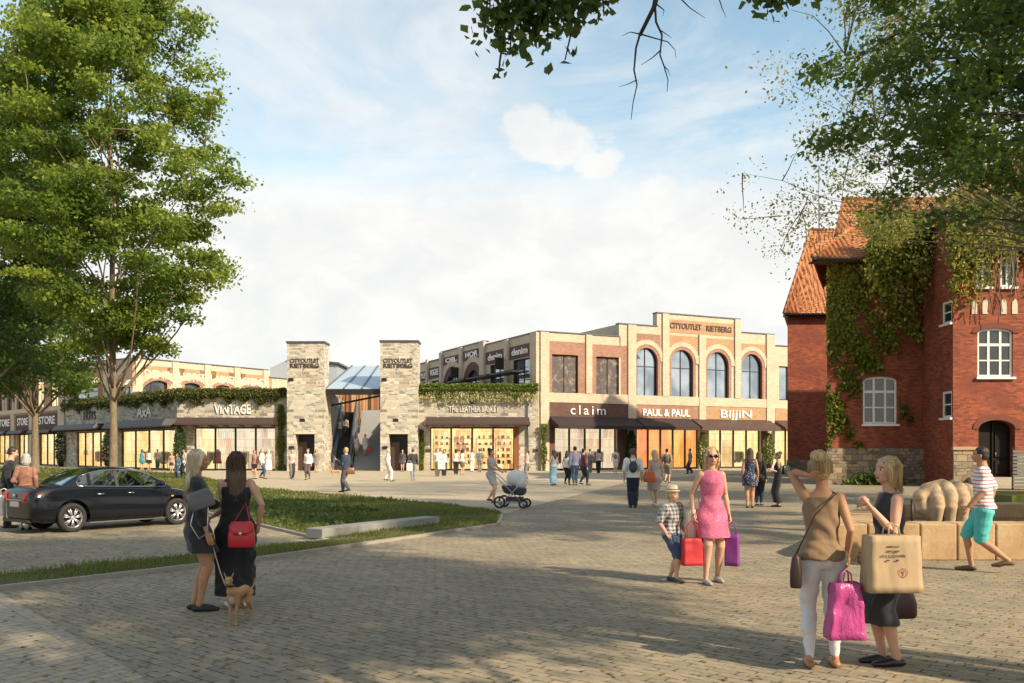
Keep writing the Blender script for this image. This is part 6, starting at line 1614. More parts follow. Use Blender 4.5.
    if glasses:
        mm = MB()
        for sg in (1, -1):
            mm.ell(hp(sg * .0185, .053, .004), [.0165 * S, .004 * S, .0125 * S], 12, 8, rot=HR); mm.tube([hp(sg * .034, .050, .006), hp(sg * .045, .02, .006), hp(sg * .046, -.004, .002)], .0022 * S, 6)
        mm.tube([hp(-.006, .056, .006), hp(.006, .056, .006)], .002 * S, 6)
        mm.build('sunglasses', plain('sunglass_black', (.01, .01, .01), .1), root)
    if backpack:
        mm = MB(); c0 = ln(V(0, -.10, .69)); mm.ell(c0, [.075 * S, .05 * S, .10 * S], 16, 12); mm.ell(c0 + V(0, -.04, -.03), [.05 * S, .025 * S, .05 * S], 12, 8)
        for sg in (1, -1): mm.tube([c0 + V(sg * .04, .03, .08), ln(V(sg * .055, -.02, .845)), ln(V(sg * .06, .06, .81)), ln(V(sg * .07, .055, .7)), c0 + V(sg * .05, .04, -.06)], .010 * S, 7)
        bp = remesh(mm, voxel, 'backpack', backpack, root, 2)
        # a worn bag is a thing of its own
        bp.parent = None; bp.location = root.location; bp.rotation_euler = root.rotation_euler; tag(bp, 'backpack worn by the %s' % ' '.join(label.split()[:6]), 'backpack')
    W = Matrix.Translation(root.location) @ Matrix.Rotation(R(face), 4, 'Z')
    return dict(root=root, wri=[W @ (wri[i] + (wri[i] - elb[i]).normalized() * .06 * S) for i in (0, 1)], sh=[W @ s_ for s_ in sh], W=W, S=S, elb=[W @ e for e in elb], hip=[W @ h for h in hip])

# ---------------------------------------------------------------- bags
def shopping_bag(p, w, h, d, rz, mat, label, cat='shopping bag', name='shopping_bag', handle=.16, flare=.0, crumple=.006, group=None, hm=None, lean=0.0, hgap=.3):
    """p: top centre of the handle"""
    rt = empty(name, (p[0], p[1], p[2] - handle - h), rz, label, cat, group)
    mb = MB(); n = 9; k = 8; rs = []
    for j in range(k + 1):
        t = j / k; z = h * t; ww = w / 2 * (1 + flare * (t - .5)) ; dd = d / 2 * (1 - .12 * t)
        ring = []
        for (a, b) in [(-1 + 2 * i / n, -1) for i in range(n)] + [(1, -1 + 2 * i / 3) for i in range(3)] + [(1 - 2 * i / n, 1) for i in range(n)] + [(-1, 1 - 2 * i / 3) for i in range(3)]:
            x, y = a * ww + lean * t, b * dd
            o = crumple * (noise.noise(Vector((x * 11, y * 5 + p[0], z * 9))) + .6 * noise.noise(Vector((x * 26, y * 9, z * 17 + p[1]))))
            ring.append((x, y + o * 3 * (1 if b > 0 else -1) * (abs(b) > .5), z + (o * 1.5 if j == k else 0)))
        rs.append(ring)
    mb.rings(rs, True, 0, True); b = mb.build('bag_body', mat, rt)
    q = MB()
    for s_ in (1, -1): q.tube([(-w * hgap + lean, s_ * d * .3, h - .03), (-w * hgap * .8 + lean, s_ * d * .2, h + handle * .7), (lean * .6, s_ * .01, h + handle), (w * hgap * .8 + lean, s_ * d * .2, h + handle * .7), (w * hgap + lean, s_ * d * .3, h - .03)], .006, 6)
    q.build('handle', hm or mat, rt)
    return rt
def handbag(p, w, h, d, rz, mat, label, strap=None, name='handbag', cat='handbag', metal=None, flap=True, sm=None):
    rt = empty(name, (p[0], p[1], p[2]), rz, label, cat)
    mb = MB(); mb.loft([(0, 0, 0, w * .46, d * .45, .5), (0, 0, h * .08, w * .5, d * .5, .5), (0, 0, h * .5, w * .5, d * .5, .5), (0, 0, h * .85, w * .44, d * .36, .6), (0, 0, h, w * .36, d * .2, .6)], 28)
    mb.build('bag_body', mat, rt)
    if flap:
        q = MB(); q.loft([(0, 0, h * .48, w * .3, d * .54, .5), (0, 0, h * .62, w * .47, d * .53, .5), (0, 0, h * .86, w * .46, d * .41, .6), (0, 0, h * 1.02, w * .37, d * .25, .6)], 28); q.build('flap', mat, rt)
        q = MB(); q.ell((0, -d * .56, h * .55), [.018, .008, .018], 10, 8); q.ell((0, d * .56, h * .55), [.018, .008, .018], 10, 8); q.build('clasp', metal or plain('gold_metal', (.75, .62, .4), .3, .9), rt)
    if strap:
        q = MB(); q.tube([Vector(s_) - Vector(p) if False else Matrix.Rotation(-rz, 3, 'Z') @ (Vector(s_) - Vector(p)) for s_ in strap], .007, 7, flat=.7); q.build('strap', sm or mat, rt)
    return rt
# ================================================================ foreground figures
LBK = cloth('black_cloth', (.018, .018, .02)); LBK2 = cloth('soft_black_cloth', (.03, .03, .033)); WHT = cloth('white_cloth', (.72, .70, .66)); JNS = cloth('blue_jeans', (.05, .09, .16), var=.25); NAVY = cloth('navy_cloth', (.02, .028, .05))
GRY = cloth('grey_cloth', (.18, .18, .18)); TAN = cloth('tan_cloth', (.32, .21, .12)); BLKL = plain('black_leather', (.02, .02, .02), .35, 0, .1); BRNL = plain('brown_leather', (.16, .07, .035), .4); 
# blonde woman seen from behind, clutch under the arm
w1p = person(197, 611, 'blonde woman in a loose black tunic with a grey clutch under her arm', 1.69, 288, hair=H_PB, hstyle='long', hair_len=.21, dress=LBK2, blen=.27, flare=.035, sleeves=.80, shoes=plain('black_suede', (.02, .02, .02), .7),
             legs=((.012, 0), (-.02, 0)), arms=((.05, .06, -.30), (-.015, .16, -.14, (.5, -1, -.3), 1)), skin=SK_T, head=(0, -4), build=.92)
# dark haired woman with red bag
w2p = person(236, 608, 'brown-haired woman in a long black open-backed dress with a red handbag', 1.67, 22, hair=H_BR, hstyle='long', hair_len=.23, dress=LBK, blen=.56, flare=.045, open_back=True, shoes=plain('white_leather', (.7, .68, .64), .5), skin=SK_F,
             legs=((.0, 0), (.03, 0)), arms=((.05, .0, -.27, (.6, -1, 0)), (.05, .13, -.22, (.6, -1, 0), 1)))
P = w2p['wri'][0]; rp = Vector((gx(240, 9.3), 9.35, gz(547, 9.35)))
REDL = plain('red_leather', (.55, .02, .035), .3, 0, .12)
handbag(rp, .27, .26, .12, R(6), REDL, 'red leather handbag with a flap hanging at the arm of the brown-haired woman', [rp + Vector((-.09, 0, .24)), w2p['sh'][0] * .35 + rp * .65 + Vector((-.0, .05, .22)), rp + Vector((.09, 0, .24))])
cp = Vector((gx(205, 9.2), 9.15, gz(508, 9.2)))
clu = handbag(cp, .26, .19, .08, R(30), plain('grey_leather', (.12, .12, .125), .35), 'grey clutch bag with a hanging chain held under the blonde woman\'s arm', [cp + Vector((-.06, -.03, .05)), cp + Vector((-.16, -.05, -.12)), cp + Vector((-.12, -.06, -.28)), cp + Vector((-.02, -.05, -.25)), cp + Vector((.06, -.03, .0))], flap=False, sm=plain('pale_chain', (.6, .55, .45), .3, .8), name='clutch_bag', cat='clutch bag')
clu.rotation_euler = (0, R(-18), R(30))
# dog
def dog(px, py, rz, h, label, mat, voxel=.006, name='dog', turn=0):
    X, Y = gnd(px, py); rt = empty(name, (X, Y, 0), R(rz), label, 'dog'); s = h; m = MB()   # faces +y, height to ears 1
    m.loft([], 4) if False else None
    sp_ = [(0, -.42, .60), (0, -.30, .63), (0, -.05, .60), (0, .18, .62), (0, .30, .68)]
    m.tube([Vector(p) * s for p in sp_], [.075 * s, .095 * s, .10 * s, .125 * s, .085 * s], 14, round_=True)
    m.ell(Vector((0, .17, .54)) * s, [.095 * s, .13 * s, .14 * s])                                    # deep chest
    m.tube([Vector((0, .26, .66)) * s, Vector((0, .34, .80)) * s, Vector((0, .36, .88)) * s], [.085 * s, .06 * s, .055 * s], 12, round_=True)
    hr = Matrix.Rotation(R(turn), 3, 'Z'); hc = Vector((0, .37, .90)); q = lambda x, y, z: (hc + hr @ Vector((x, y, z))) * s
    m.ell(q(0, .0, .0), [.075 * s, .085 * s, .07 * s]); m.tube([q(0, .05, -.01), q(0, .13, -.035), q(0, .19, -.045)], [.05 * s, .034 * s, .024 * s], 10, round_=True)
    for sg in (1, -1):
        m.tube([q(sg * .045, -.01, .05), q(sg * .075, -.01, .11), q(sg * .095, -.005, .18)], [.034 * s, .028 * s, .006 * s], 8, flat=.45)
        m.tube([Vector((sg * .075, .20, .56)) * s, Vector((sg * .07, .17, .38)) * s, Vector((sg * .065, .21, .22)) * s, Vector((sg * .065, .20, .05)) * s, Vector((sg * .065, .235, .018)) * s], [.06 * s, .04 * s, .024 * s, .019 * s, .022 * s], 9, round_=True)
        m.tube([Vector((sg * .075, -.34, .58)) * s, Vector((sg * .085, -.24, .40)) * s, Vector((sg * .075, -.42, .22)) * s, Vector((sg * .07, -.40, .05)) * s, Vector((sg * .07, -.36, .018)) * s], [.085 * s, .055 * s, .025 * s, .019 * s, .022 * s], 9, round_=True)
    m.tube([Vector((0, -.46, .63)) * s, Vector((0, -.58, .60)) * s, Vector((0, -.68, .68)) * s, Vector((0, -.70, .82)) * s], [.028 * s, .02 * s, .016 * s, .008 * s], 8, round_=True)
    b = remesh(m, voxel, 'body', [mat, EYE, plain('pale_fur', (.5, .4, .3), .9)], rt, 3)
    HI = hr.inverted()
    for p in b.data.polygons:
        c = HI @ (p.center / s - hc)
        if c.z > -.1 and ((abs(c.x) - .034) / .013) ** 2 + ((c.z - .012) / .012) ** 2 < 1 and c.y > .04: p.material_index = 1
        elif c.y > .205: p.material_index = 1
        elif p.center.z < .6 * s and p.center.y > .24 * s and abs(p.center.x) < .05 * s: p.material_index = 2
    return rt
FUR = plain('tan_fur', (.42, .24, .12), .85, 0, .3, 9, .3, 90)
d_ = dog(238, 624, 170, .50, 'small tan dog with pointed ears standing beside the women', FUR, .0055, turn=20)
cl_ = MB(); cl_.loft([(0, .165, .385, .037, .036), (0, .168, .405, .037, .036)], 14); cl_.build('collar', BLKL, d_)
q = MB(); hnd = w2p['wri'][1]; X, Y = gnd(236, 624); dgp = Vector((X - .06, Y - .14, .4)); q.tube([hnd, hnd.lerp(dgp, .35) + Vector((0, 0, -.06)), hnd.lerp(dgp, .75) + Vector((0, 0, -.05)), dgp], .006, 6); tag(q.build('leash', plain('leash_cord', (.4, .32, .24), .7)), 'thin leash running from the brown-haired woman to the tan dog', 'leash')
# boy
PLAID = cloth('plaid_cotton', (.55, .54, .52), pat='plaid', c2=(.10, .09, .11), sc_=1.15)
boy = person(671, 582.5, 'small boy in straw hat, plaid shirt and denim shorts walking beside the pink-dressed woman', 1.19, 222, fem=False, hair=H_BL, hstyle='short', hat=plain('straw', (.72, .62, .44), .9, 0, .15, 30), top=PLAID, sleeves=.46, bottom=('shorts', JNS), blen=.52,
             shoes=plain('dark_sneaker', (.05, .05, .06), .7), shoe_h=.01, legs=((.085, .01), (-.06, .0)), arms=((.05, .05, -.26, None), (.05, .05, -.27, None)), headscale=1.24, build=1.08, voxel=.0085, loc=gnd(672, 582))
# woman in the pink dress
PINK = cloth('pink_lace', (.62, .13, .24), pat='flower', c2=(.72, .30, .40), sc_=2.2)
w4 = person(711, 583, 'blonde woman with sunglasses in a pink lace dress carrying red and purple bags', 1.72, 188, hair=H_BL, hstyle='long', hair_len=.10, dress=PINK, blen=.30, flare=.012, glasses=True, skin=SK_F, shoes=plain('silver_flats', (.35, .32, .3), .4),
            legs=((.05, .0, .02), (-.06, .0, -.03)), arms=((.07, .03, -.28, None, 1), (.055, .0, -.29, None, 1)), head=(-8, 0), lean=.02, build=.92)
w0, w1_ = w4['wri']
shopping_bag((w0.x - .02, w0.y, w0.z), .25, .34, .12, R(10), plain('red_paper', (.52, .03, .04), .6, 0, .15, 6, .4, 9), 'bright red paper bag in the hand of the pink-dressed woman', handle=.22, crumple=.006)
shopping_bag((w1_.x + .02, w1_.y, w1_.z), .17, .40, .10, R(-25), plain('purple_paper', (.20, .03, .22), .6, 0, .15, 6, .4, 9), 'purple paper bag on the far side of the pink-dressed woman', handle=.16, crumple=.003)
tp = w4['sh'][0]; 
tw = shopping_bag((tp.x - .05, tp.y + .16, 1.18), .34, .42, .14, R(60), plain('beige_canvas', (.68, .58, .46), .85), 'pale canvas tote hanging behind the pink-dressed woman', cat='tote bag', name='tote_bag', handle=.25, crumple=.005)
# woman in white jeans seen from behind
BRTOP = cloth('taupe_knit', (.24, .155, .09)); WJ = cloth('white_denim', (.66, .66, .68), var=.06)
w5 = person(822, 667, 'blonde woman from behind in taupe tank top and white jeans raising one arm', 1.66, 350, hair=H_BL, hstyle='bun', top=BRTOP, bottom=('jeans', WJ), skin=SK_T, neckline=.035, shoes=plain('tan_sandal', (.35, .16, .08), .5),
            legs=((.0, .0, .02), (-.03, .0, -.02)), arms=((.04, .03, -.28, None, 1), (.0, -.035, .105, (-.35, 1, -.35), 1)), head=(-22, 2), build=.88)
a0 = w5['wri'][0]
def plastic(name): 
    t = NT(name); t.col((.55, .08, .30)); t.set(Roughness=.25); t.b.inputs['Transmission Weight'].default_value = .15; v = t.coord('Object', (1, 1, .35)); t.bump(t.noise(v, 28, 4, .6), .8, .02); return t.mat
shopping_bag((gx(845, 6.75), 6.75, a0.z + .02), .235, .42, .14, R(0), plastic('pink_plastic'), 'crumpled shiny pink plastic carrier bag held by the woman in white jeans', 'plastic bag', 'plastic_bag', handle=.10, flare=-.35, crumple=.014, hgap=.18)
sb = Vector((gx(797, 6.9), 6.92, gz(587, 6.92))); s5 = w5['sh'][0]
handbag(sb, .17, .26, .09, R(70), plain('dark_brown_leather', (.035, .018, .014), .45), 'dark brown shoulder bag at the hip of the woman in white jeans', [sb + Vector((0, 0, .25)), Vector((gx(800, 6.83), 6.82, gz(545, 6.83))), Vector((gx(815, 6.76), 6.76, gz(515, 6.76))), s5 + Vector((-.05, -.07, .03)), s5 + Vector((-.05, .06, .045))], flap=False)
# woman in the dark dress with the paper bag
DKD = cloth('dark_grey_knit', (.035, .037, .045))
w6 = person(889, 665, 'blonde bob-haired woman in a dark sleeveless dress holding a large brown paper bag', 1.64, 92, hair=H_BL, hstyle='bob', dress=DKD, blen=.44, flare=.02, skin=SK_F, shoes=BLKL,
            legs=((.01, .0), (-.02, .0)), arms=((.05, .05, -.27, None, 1), (.01, .125, -.045, (-.2, -.4, -1), 1)), head=(6, 3))
KP = NT('kraft_paper'); v_ = KP.coord('Object', (1, 1, .5)); n_ = KP.noise(v_, 6, 5, .6); KP.col(KP.mix(n_, (.38, .27, .155), (.46, .34, .21))); KP.set(Roughness=.8); KP.bump(KP.noise(KP.coord('Object', (1.2, 1.2, .5), (0, R(25), 0)), 5, 2, .45), .55, .05); KP = KP.mat
bD = 6.72; bt = Vector((gx(891, bD), bD, gz(523, bD)))
kb = shopping_bag(bt, .385, .42, .19, R(3), KP, 'large brown kraft paper bag with small dark print and a round red emblem', 'paper bag', 'paper_bag', handle=.09, flare=-.09, crumple=.0035, hgap=.12)
INK = plain('print_ink', (.06, .04, .035), .8)
def on_bag(me, x, z, y=-.118):
    for v in me.vertices: v.co = Vector((v.co.x + x, y - v.co.z * .5, v.co.y + z))
    return me
for i, (t_, wd) in enumerate((('made to be', .09), ('used again', .10), ('carry it home today', .19))): o = link('printed_line', on_bag(text_mesh(t_, .026, INK, .0008, .0004, 'printed_line', width=wd), -.03, .345 - i * .034, -.0925 - .0012 * i), kb)
for x_ in (-.07, .002): q = MB(); q.box(x_ - .012, x_ + .012, -.0965, -.095, .238, .248); q.build('printed_mark', INK, kb)
q = MB(); rr = .035
for k_ in range(24):
    a0_, a1_ = 2 * math.pi * k_ / 24, 2 * math.pi * (k_ + 1) / 24
    q.add([(.045 + r_ * math.cos(a_), -.0985, .15 + r_ * math.sin(a_)) for r_, a_ in ((rr, a0_), (rr, a1_), (rr - .005, a1_), (rr - .005, a0_))], [(0, 1, 2, 3)])
q.box(.042, .048, -.099, -.098, .127, .166); q.add([(.045 + x_, -.0985, .15 + z_) for x_, z_ in ((-.016, .016), (-.012, .018), (.002, -.002), (-.002, -.006))], [(0, 1, 2, 3)]); q.add([(.045 + x_, -.0985, .15 + z_) for x_, z_ in ((.016, .016), (.012, .018), (-.002, -.002), (.002, -.006))], [(0, 1, 2, 3)])
q.build('round_emblem', plain('emblem_red', (.35, .09, .06), .8), kb)
hb = Vector((gx(892, 7.3), 7.3, gz(618, 7.3))); handbag(hb, .40, .24, .12, R(5), plain('maroon_leather', (.05, .018, .022), .4), 'dark maroon bag hanging behind the large paper bag', [hb + Vector((-.1, 0, .2)), hb + Vector((0, 0, .5)), hb + Vector((.1, 0, .2))], flap=False)
# man in turquoise shorts
STR = cloth('striped_cotton', (.70, .68, .67), pat='stripe', c2=(.42, .22, .26), sc_=1.05)
TQ = cloth('turquoise_cotton', (.08, .46, .46), var=.1)
m7 = person(984, 572, 'man in striped t-shirt and turquoise shorts walking past the stone basin', 1.73, 64, fem=False, hair=H_DK, hstyle='short', top=STR, sleeves=.42, bottom=('shorts', TQ), blen=.46, skin=SK_T, shoes=plain('brown_shoe', (.12, .07, .045), .6),
            legs=((.09, .0), (-.17, .06)), arms=((.05, -.05, -.28, None), (.06, .10, -.27, None)), lean=.04)
# stone fist in the basin
hs_ = NT('hand_stone'); v_ = hs_.coord('Object'); n_ = hs_.noise(v_, 3, 6, .65); hs_.col(hs_.ramp(n_, [(.3, (.36, .25, .15)), (.6, (.52, .39, .25)), (.8, (.62, .50, .35))])); hs_.set(Roughness=.85); hs_.bump(hs_.noise(v_, 30, 4), .4, .01)
hD = 16.2; hx = gx(950, hD); hroot2 = empty('hand_sculpture', (hx, hD, .3), 0, 'large carved stone fist with four curled fingers resting in the basin', 'sculpture')
m = MB(); px_m = hD / F
m.ell((.1, .28, .42), [.55, .36, .32], 18, 12)
m.tube([(.0, .38, .42), (.45, .42, .42), (.62, .42, .40)], [.33, .32, .3], 14, round_=True)
for x_, r_, zt_, zb_ in ((-.30, .108, .60, .13), (-.075, .113, .66, .08), (.15, .108, .65, .08), (.36, .098, .60, .1), ):
    m.tube([(x_ + .06, .30, zt_ + .08), (x_ + .02, .02, zt_ + .05), (x_, -.15, zt_ - .10), (x_ - .01, -.19, (zt_ + zb_) / 2), (x_ + .0, -.12, zb_)], [r_ * 1.05, r_ * 1.1, r_ * 1.08, r_, r_ * .86], 14, round_=True)
m.tube([(-.05, .1, .25), (-.35, -.02, .22), (-.50, -.02, .36), (-.52, .0, .52)], [.16, .15, .135, .12], 14, round_=True)
m.tube([(-.48, .0, .56), (-.40, .05, .66), (-.1, .2, .70)], [.12, .13, .15], 12, round_=True)
m.ell((-.55, -.02, .55), [.12, .13, .12])
remesh(m, .016, 'fist', hs_.mat, hroot2, 2, wrinkle(.003, 6, 1))
for x_, zt_ in ((-.30, .60), (-.07, .66), (.145, .65), (.345, .60)):
    q = MB(); q.ell((x_, -.262, zt_ - .19), [.062, .018, .075], 12, 8); q.build('fingernail', hs_.mat, hroot2)
q = MB(); q.box(-.45, .8, -.05, .8, -.3, .06); q.build('plinth', hs_.mat, hroot2)
# ================================================================ mid distance and far people
DN = (.04, .01, -.30, None)
def legs_walk(a=.11): return ((a, .0), (-a, .035))
def arm_fwd(u=-.16, f=.15, o=.0): return (o, f, u, (.3, -1, -.5), 1)
GRP = 'shoppers far across the plaza'
def far(px, py, label, H=1.72, face=0, fem=True, hair=H_DK, hs='long', top=WHT, bottom=('trousers', LBK), dress=None, walk=0, **k):
    k.setdefault('hair_len', .12)
    if dress is not None: top = None; bottom = None
    k.setdefault('arms', (DN, DN)); k.setdefault('shoes', BLKL if k.get('D', 0) == 0 else None); k.pop('D', None)
    return person(px, py, label, H, face, fem, hair=hair, hstyle=hs, top=top, bottom=bottom, dress=dress, legs=legs_walk(walk) if walk else ((.0, 0), (-.015, 0)), **k)
SUIT = cloth('navy_suit', (.03, .045, .075)); BEI = cloth('beige_cloth', (.42, .34, .25)); RED_ = cloth('red_cloth', (.35, .04, .05)); BLU = cloth('light_blue_cloth', (.22, .38, .50)); LAV = cloth('lavender_cloth', (.22, .22, .34)); TEAL = cloth('teal_cloth', (.05, .30, .36)); MAR = cloth('maroon_cloth', (.16, .04, .06))
PNKB = cloth('dusty_pink_cloth', (.42, .22, .18)); STRP = cloth('black_stripe_cotton', (.66, .62, .56), pat='stripe', c2=(.06, .05, .05), sc_=.8); KHA = cloth('khaki_cloth', (.20, .18, .14))
FLO = cloth('navy_floral', (.03, .045, .10), pat='flower', c2=(.45, .40, .38), sc_=.8)
# by the car
cpl = person(8, 526.5, 'dark-haired man in black coat bending towards his companion at the back of the car', 1.74, 300, fem=False, hair=H_DK, hstyle='short', top=LBK, sleeves=.97, bottom=('trousers', LBK2), shoes=BLKL, legs=((.0, 0), (.02, 0)), arms=(DN, (.02, .12, -.22, None)), lean=.16, head=(0, -14), loc=(gx(6, 19.3), 19.3))
person(24, 530, 'grey-blonde woman in a dusty brown jacket standing behind the car', 1.60, 20, hair=H_GR, hstyle='bob', top=cloth('brown_leather_jacket', (.26, .12, .08), .5), sleeves=.97, bottom=('skirt', GRY), blen=.20, shoes=BLKL, skin=SK_F, arms=(DN, (.02, .10, -.2, None)), head=(15, -8), loc=(gx(26, 18.9), 18.9))
shopping_bag((gx(4, 18.7), 18.7, .88), .36, .42, .16, R(15), plain('white_paper', (.68, .66, .64), .6), 'large white paper bag carried by the man in black', handle=.14, crumple=.006)
shopping_bag((gx(15, 18.4), 18.4, .78), .30, .36, .14, R(-10), plain('pale_grey_paper', (.55, .54, .53), .6), 'smaller pale paper bag beside the car bumper', handle=.14, crumple=.006)
# middle distance
far(346, 492.5, 'man in a navy suit jacket striding across the promenade', 1.76, 70, False, H_BL, 'short', SUIT, ('trousers', cloth('grey_trousers', (.09, .09, .10))), walk=.10, sleeves=.95, arms=((.04, .06, -.28, None), (.02, .15, -.08, (.2, -1, -1), 1)), shoes=BLKL)
handbag((gx(350, 35), 35.1, .72), .34, .26, .12, R(20), BRNL, 'small brown briefcase carried by the man in the navy suit', flap=False, name='briefcase', cat='briefcase')
far(633, 508, 'man in white shirt with dark backpack seen from behind', 1.72, 355, False, H_BR, 'short', WHT, ('trousers', NAVY), sleeves=.5, backpack=plain('dark_canvas', (.05, .05, .055), .8), shoes=BLKL)
far(655, 507, 'woman in a pale grey dress carrying an orange-red handbag', 1.68, 10, True, H_BL, 'long', dress=cloth('pale_dress', (.46, .40, .38)), blen=.34, flare=.02, walk=.07, shoes=plain('white_shoe', (.6, .6, .6), .5))
p_ = Vector((gx(649, 26), 25.9, .75)); handbag(p_, .36, .30, .14, R(10), plain('orange_leather', (.50, .10, .035), .4), 'orange-red handbag carried by the woman in the pale grey dress', [p_ + Vector((-.1, 0, .26)), p_ + Vector((0, 0, .55)), p_ + Vector((.1, 0, .26))], flap=False)
far(667, 483, 'man in shorts with a dark backpack walking towards the orange shopfront', 1.72, 330, False, H_DK, 'short', TAN, ('shorts', GRY), walk=.06, blen=.5, sleeves=.5, backpack=plain('dark_canvas', (.05, .05, .055), .8))
far(690, 474, 'man in grey t-shirt strolling in front of the orange shop window', 1.74, 90, False, H_DK, 'short', GRY, ('trousers', NAVY), walk=.08, sleeves=.5)
far(750, 508, 'woman in a navy floral dress with long brown hair, her back turned', 1.72, 350, True, H_BR, 'long', dress=FLO, blen=.27, flare=.02, hair_len=.16, shoes=BLKL, skin=SK_T)
far(759, 505.5, 'person in black top and jeans standing beside the floral dress', 1.62, 330, True, H_BR, 'long', LBK2, ('jeans', NAVY), sleeves=.95)
far(778, 507, 'woman in a long black dress with folded arms near the red house', 1.60, 80, True, H_BR, 'bun', dress=LBK, blen=.56, flare=.03, arms=(arm_fwd(-.17, .12), arm_fwd(-.12, .13)), shoes=BLKL, skin=SK_F)
p_ = Vector((gx(785, 26.6), 26.5, .95)); handbag(p_, .28, .28, .12, R(30), BLKL, 'black shoulder bag of the woman in the long black dress', flap=False)
# group of four
far(554, 485.5, 'woman in white top and long light blue skirt raising her arm', 1.66, 40, True, H_BR, 'long', cloth('pale_blue_top', (.42, .48, .50)), ('skirt', BLU), blen=.54, flare=.05, hair_len=.2, arms=(DN, (.12, .10, -.06, (-.6, -.4, -1))))
far(567, 485, 'woman in white shirt and dark jeans within the group of four', 1.62, 330, True, H_BR, 'long', WHT, ('jeans', NAVY), walk=.05)
far(575, 485.5, 'tall man in lavender shirt and blue jeans within the group of four', 1.82, 10, False, H_DK, 'short', LAV, ('jeans', JNS), sleeves=.9)
far(583.5, 485.5, 'person in maroon jacket stepping out at the right of the group of four', 1.72, 300, False, H_DK, 'short', MAR, ('jeans', NAVY), walk=.09, sleeves=.95)
far(590, 473, 'grey-clad person looking into the claim window', 1.72, 0, False, H_BR, 'short', GRY, ('trousers', GRY), sleeves=.5, group=GRP)
far(598.5, 473.2, 'dark-haired person in black and white at the claim window', 1.70, 20, True, H_DK, 'bob', STRP, ('trousers', LBK), group=GRP)
far(615.5, 473.5, 'person in white shorts with a grey backpack by the right side of the claim window', 1.72, 350, False, H_BR, 'short', WHT, ('shorts', WHT), blen=.5, backpack=plain('grey_canvas', (.16, .16, .17), .8))
far(527, 479, 'woman in red and white holding papers beside the drain pipe', 1.70, 80, True, H_BR, 'pony', cloth('red_white_top', (.55, .35, .33)), ('trousers', GRY), arms=(DN, arm_fwd()))
# in front of the right stone shop
far(388, 481.5, 'figure all in white walking past the right stone tower', 1.72, 280, False, H_PB, 'short', WHT, ('trousers', WHT), walk=.09, sleeves=.95)
far(402.5, 471.7, 'woman in a dark grey coat standing in the right tower doorway', 1.66, 180, True, H_BR, 'bob', dress=cloth('dark_coat', (.07, .065, .065)), blen=.30, sleeves=.95, flare=.02)
far(413, 480.5, 'man in dark jacket and grey jeans carrying a white bag', 1.72, 0, False, H_BR, 'short', cloth('dark_jacket', (.05, .05, .06)), ('jeans', cloth('grey_denim', (.24, .26, .29))), sleeves=.95)
shopping_bag((gx(409.6, 48.5), 48.4, .84 + .25), .32, .42, .14, 0, WHT, 'white bag carried by the man in dark jacket', handle=.16)
far(437.5, 476.5, 'man in pale shirt and beige trousers, left of the people at the warm window', 1.74, 170, False, H_BR, 'short', WHT, ('trousers', BEI), sleeves=.5)
far(444, 476.3, 'dark-trousered woman with a large white bag at the warm window', 1.68, 190, True, H_BR, 'long', WHT, ('trousers', LBK2))
shopping_bag((gx(441.5, 55.5), 55.4, 1.15), .46, .55, .2, 0, WHT, 'large white bag in front of the warm shop window', handle=.16)
far(456, 474.6, 'woman in white blouse and black trousers facing the warm window', 1.70, 0, True, H_DK, 'bob', WHT, ('trousers', LBK), group=GRP)
far(462.3, 474.6, 'dark-haired companion in white top and grey skirt at the warm window', 1.70, 350, True, H_DK, 'bob', WHT, ('skirt', GRY), blen=.3, group=GRP)
far(472, 471.9, 'person dressed all in white right at the warm window', 1.70, 10, True, H_BR, 'bun', WHT, ('trousers', WHT), group=GRP)
far(479.7, 472.3, 'person in grey shirt and dark trousers right at the warm window', 1.72, 0, False, H_BR, 'short', GRY, ('trousers', KHA), sleeves=.5, group=GRP)
# left half
far(255, 479, 'woman in rust top and black skirt below the VINTAGE window', 1.66, 160, True, H_BR, 'bob', PNKB, ('skirt', LBK), blen=.24, sleeves=.8)
far(262, 479, 'man in white shirt and blue jeans walking below the VINTAGE window', 1.74, 270, False, H_BL, 'short', WHT, ('jeans', JNS), walk=.08, sleeves=.5)
far(268.5, 473.5, 'woman in a long white dress at the right end of the VINTAGE window', 1.68, 20, True, H_PB, 'long', dress=WHT, blen=.5, flare=.06)
far(292, 479.3, 'person in a black-striped top and wide grey trousers by the left tower door', 1.70, 200, True, H_BR, 'bun', STRP, ('trousers', cloth('grey_slacks', (.17, .15, .15))), walk=.09)
far(308, 479.8, 'woman in white top and dark leggings walking away from the left tower door', 1.72, 170, True, H_BR, 'bun', WHT, ('jeans', cloth('brown_leggings', (.12, .08, .08))), walk=.05, sleeves=.8)
far(316.3, 472.4, 'person in brown jacket and grey skirt beside the left tower door', 1.68, 200, True, H_DK, 'bob', KHA, ('skirt', GRY), blen=.3, sleeves=.9)
dog(335, 479, 100, .72, 'small ginger dog trotting near the left stone tower', plain('ginger_fur', (.45, .26, .12), .9), .02)
far(142, 470.8, 'woman in a teal dress looking into the AxA window', 1.68, 0, True, H_BR, 'bob', dress=TEAL, blen=.28, flare=.02)
far(149, 470.8, 'woman in white top and navy skirt looking into the AxA window', 1.68, 0, True, H_DK, 'bob', WHT, ('skirt', NAVY), blen=.24, flare=.02)
far(157.5, 469.8, 'man in white shirt and black trousers looking into the AxA window', 1.70, 15, False, H_DK, 'short', WHT, ('trousers', LBK), sleeves=.5)
far(171.5, 473, 'child in pink and navy standing by the dark narrow evergreen', 1.45, 200, True, H_BR, 'bob', PNKB, ('skirt', NAVY), blen=.24)
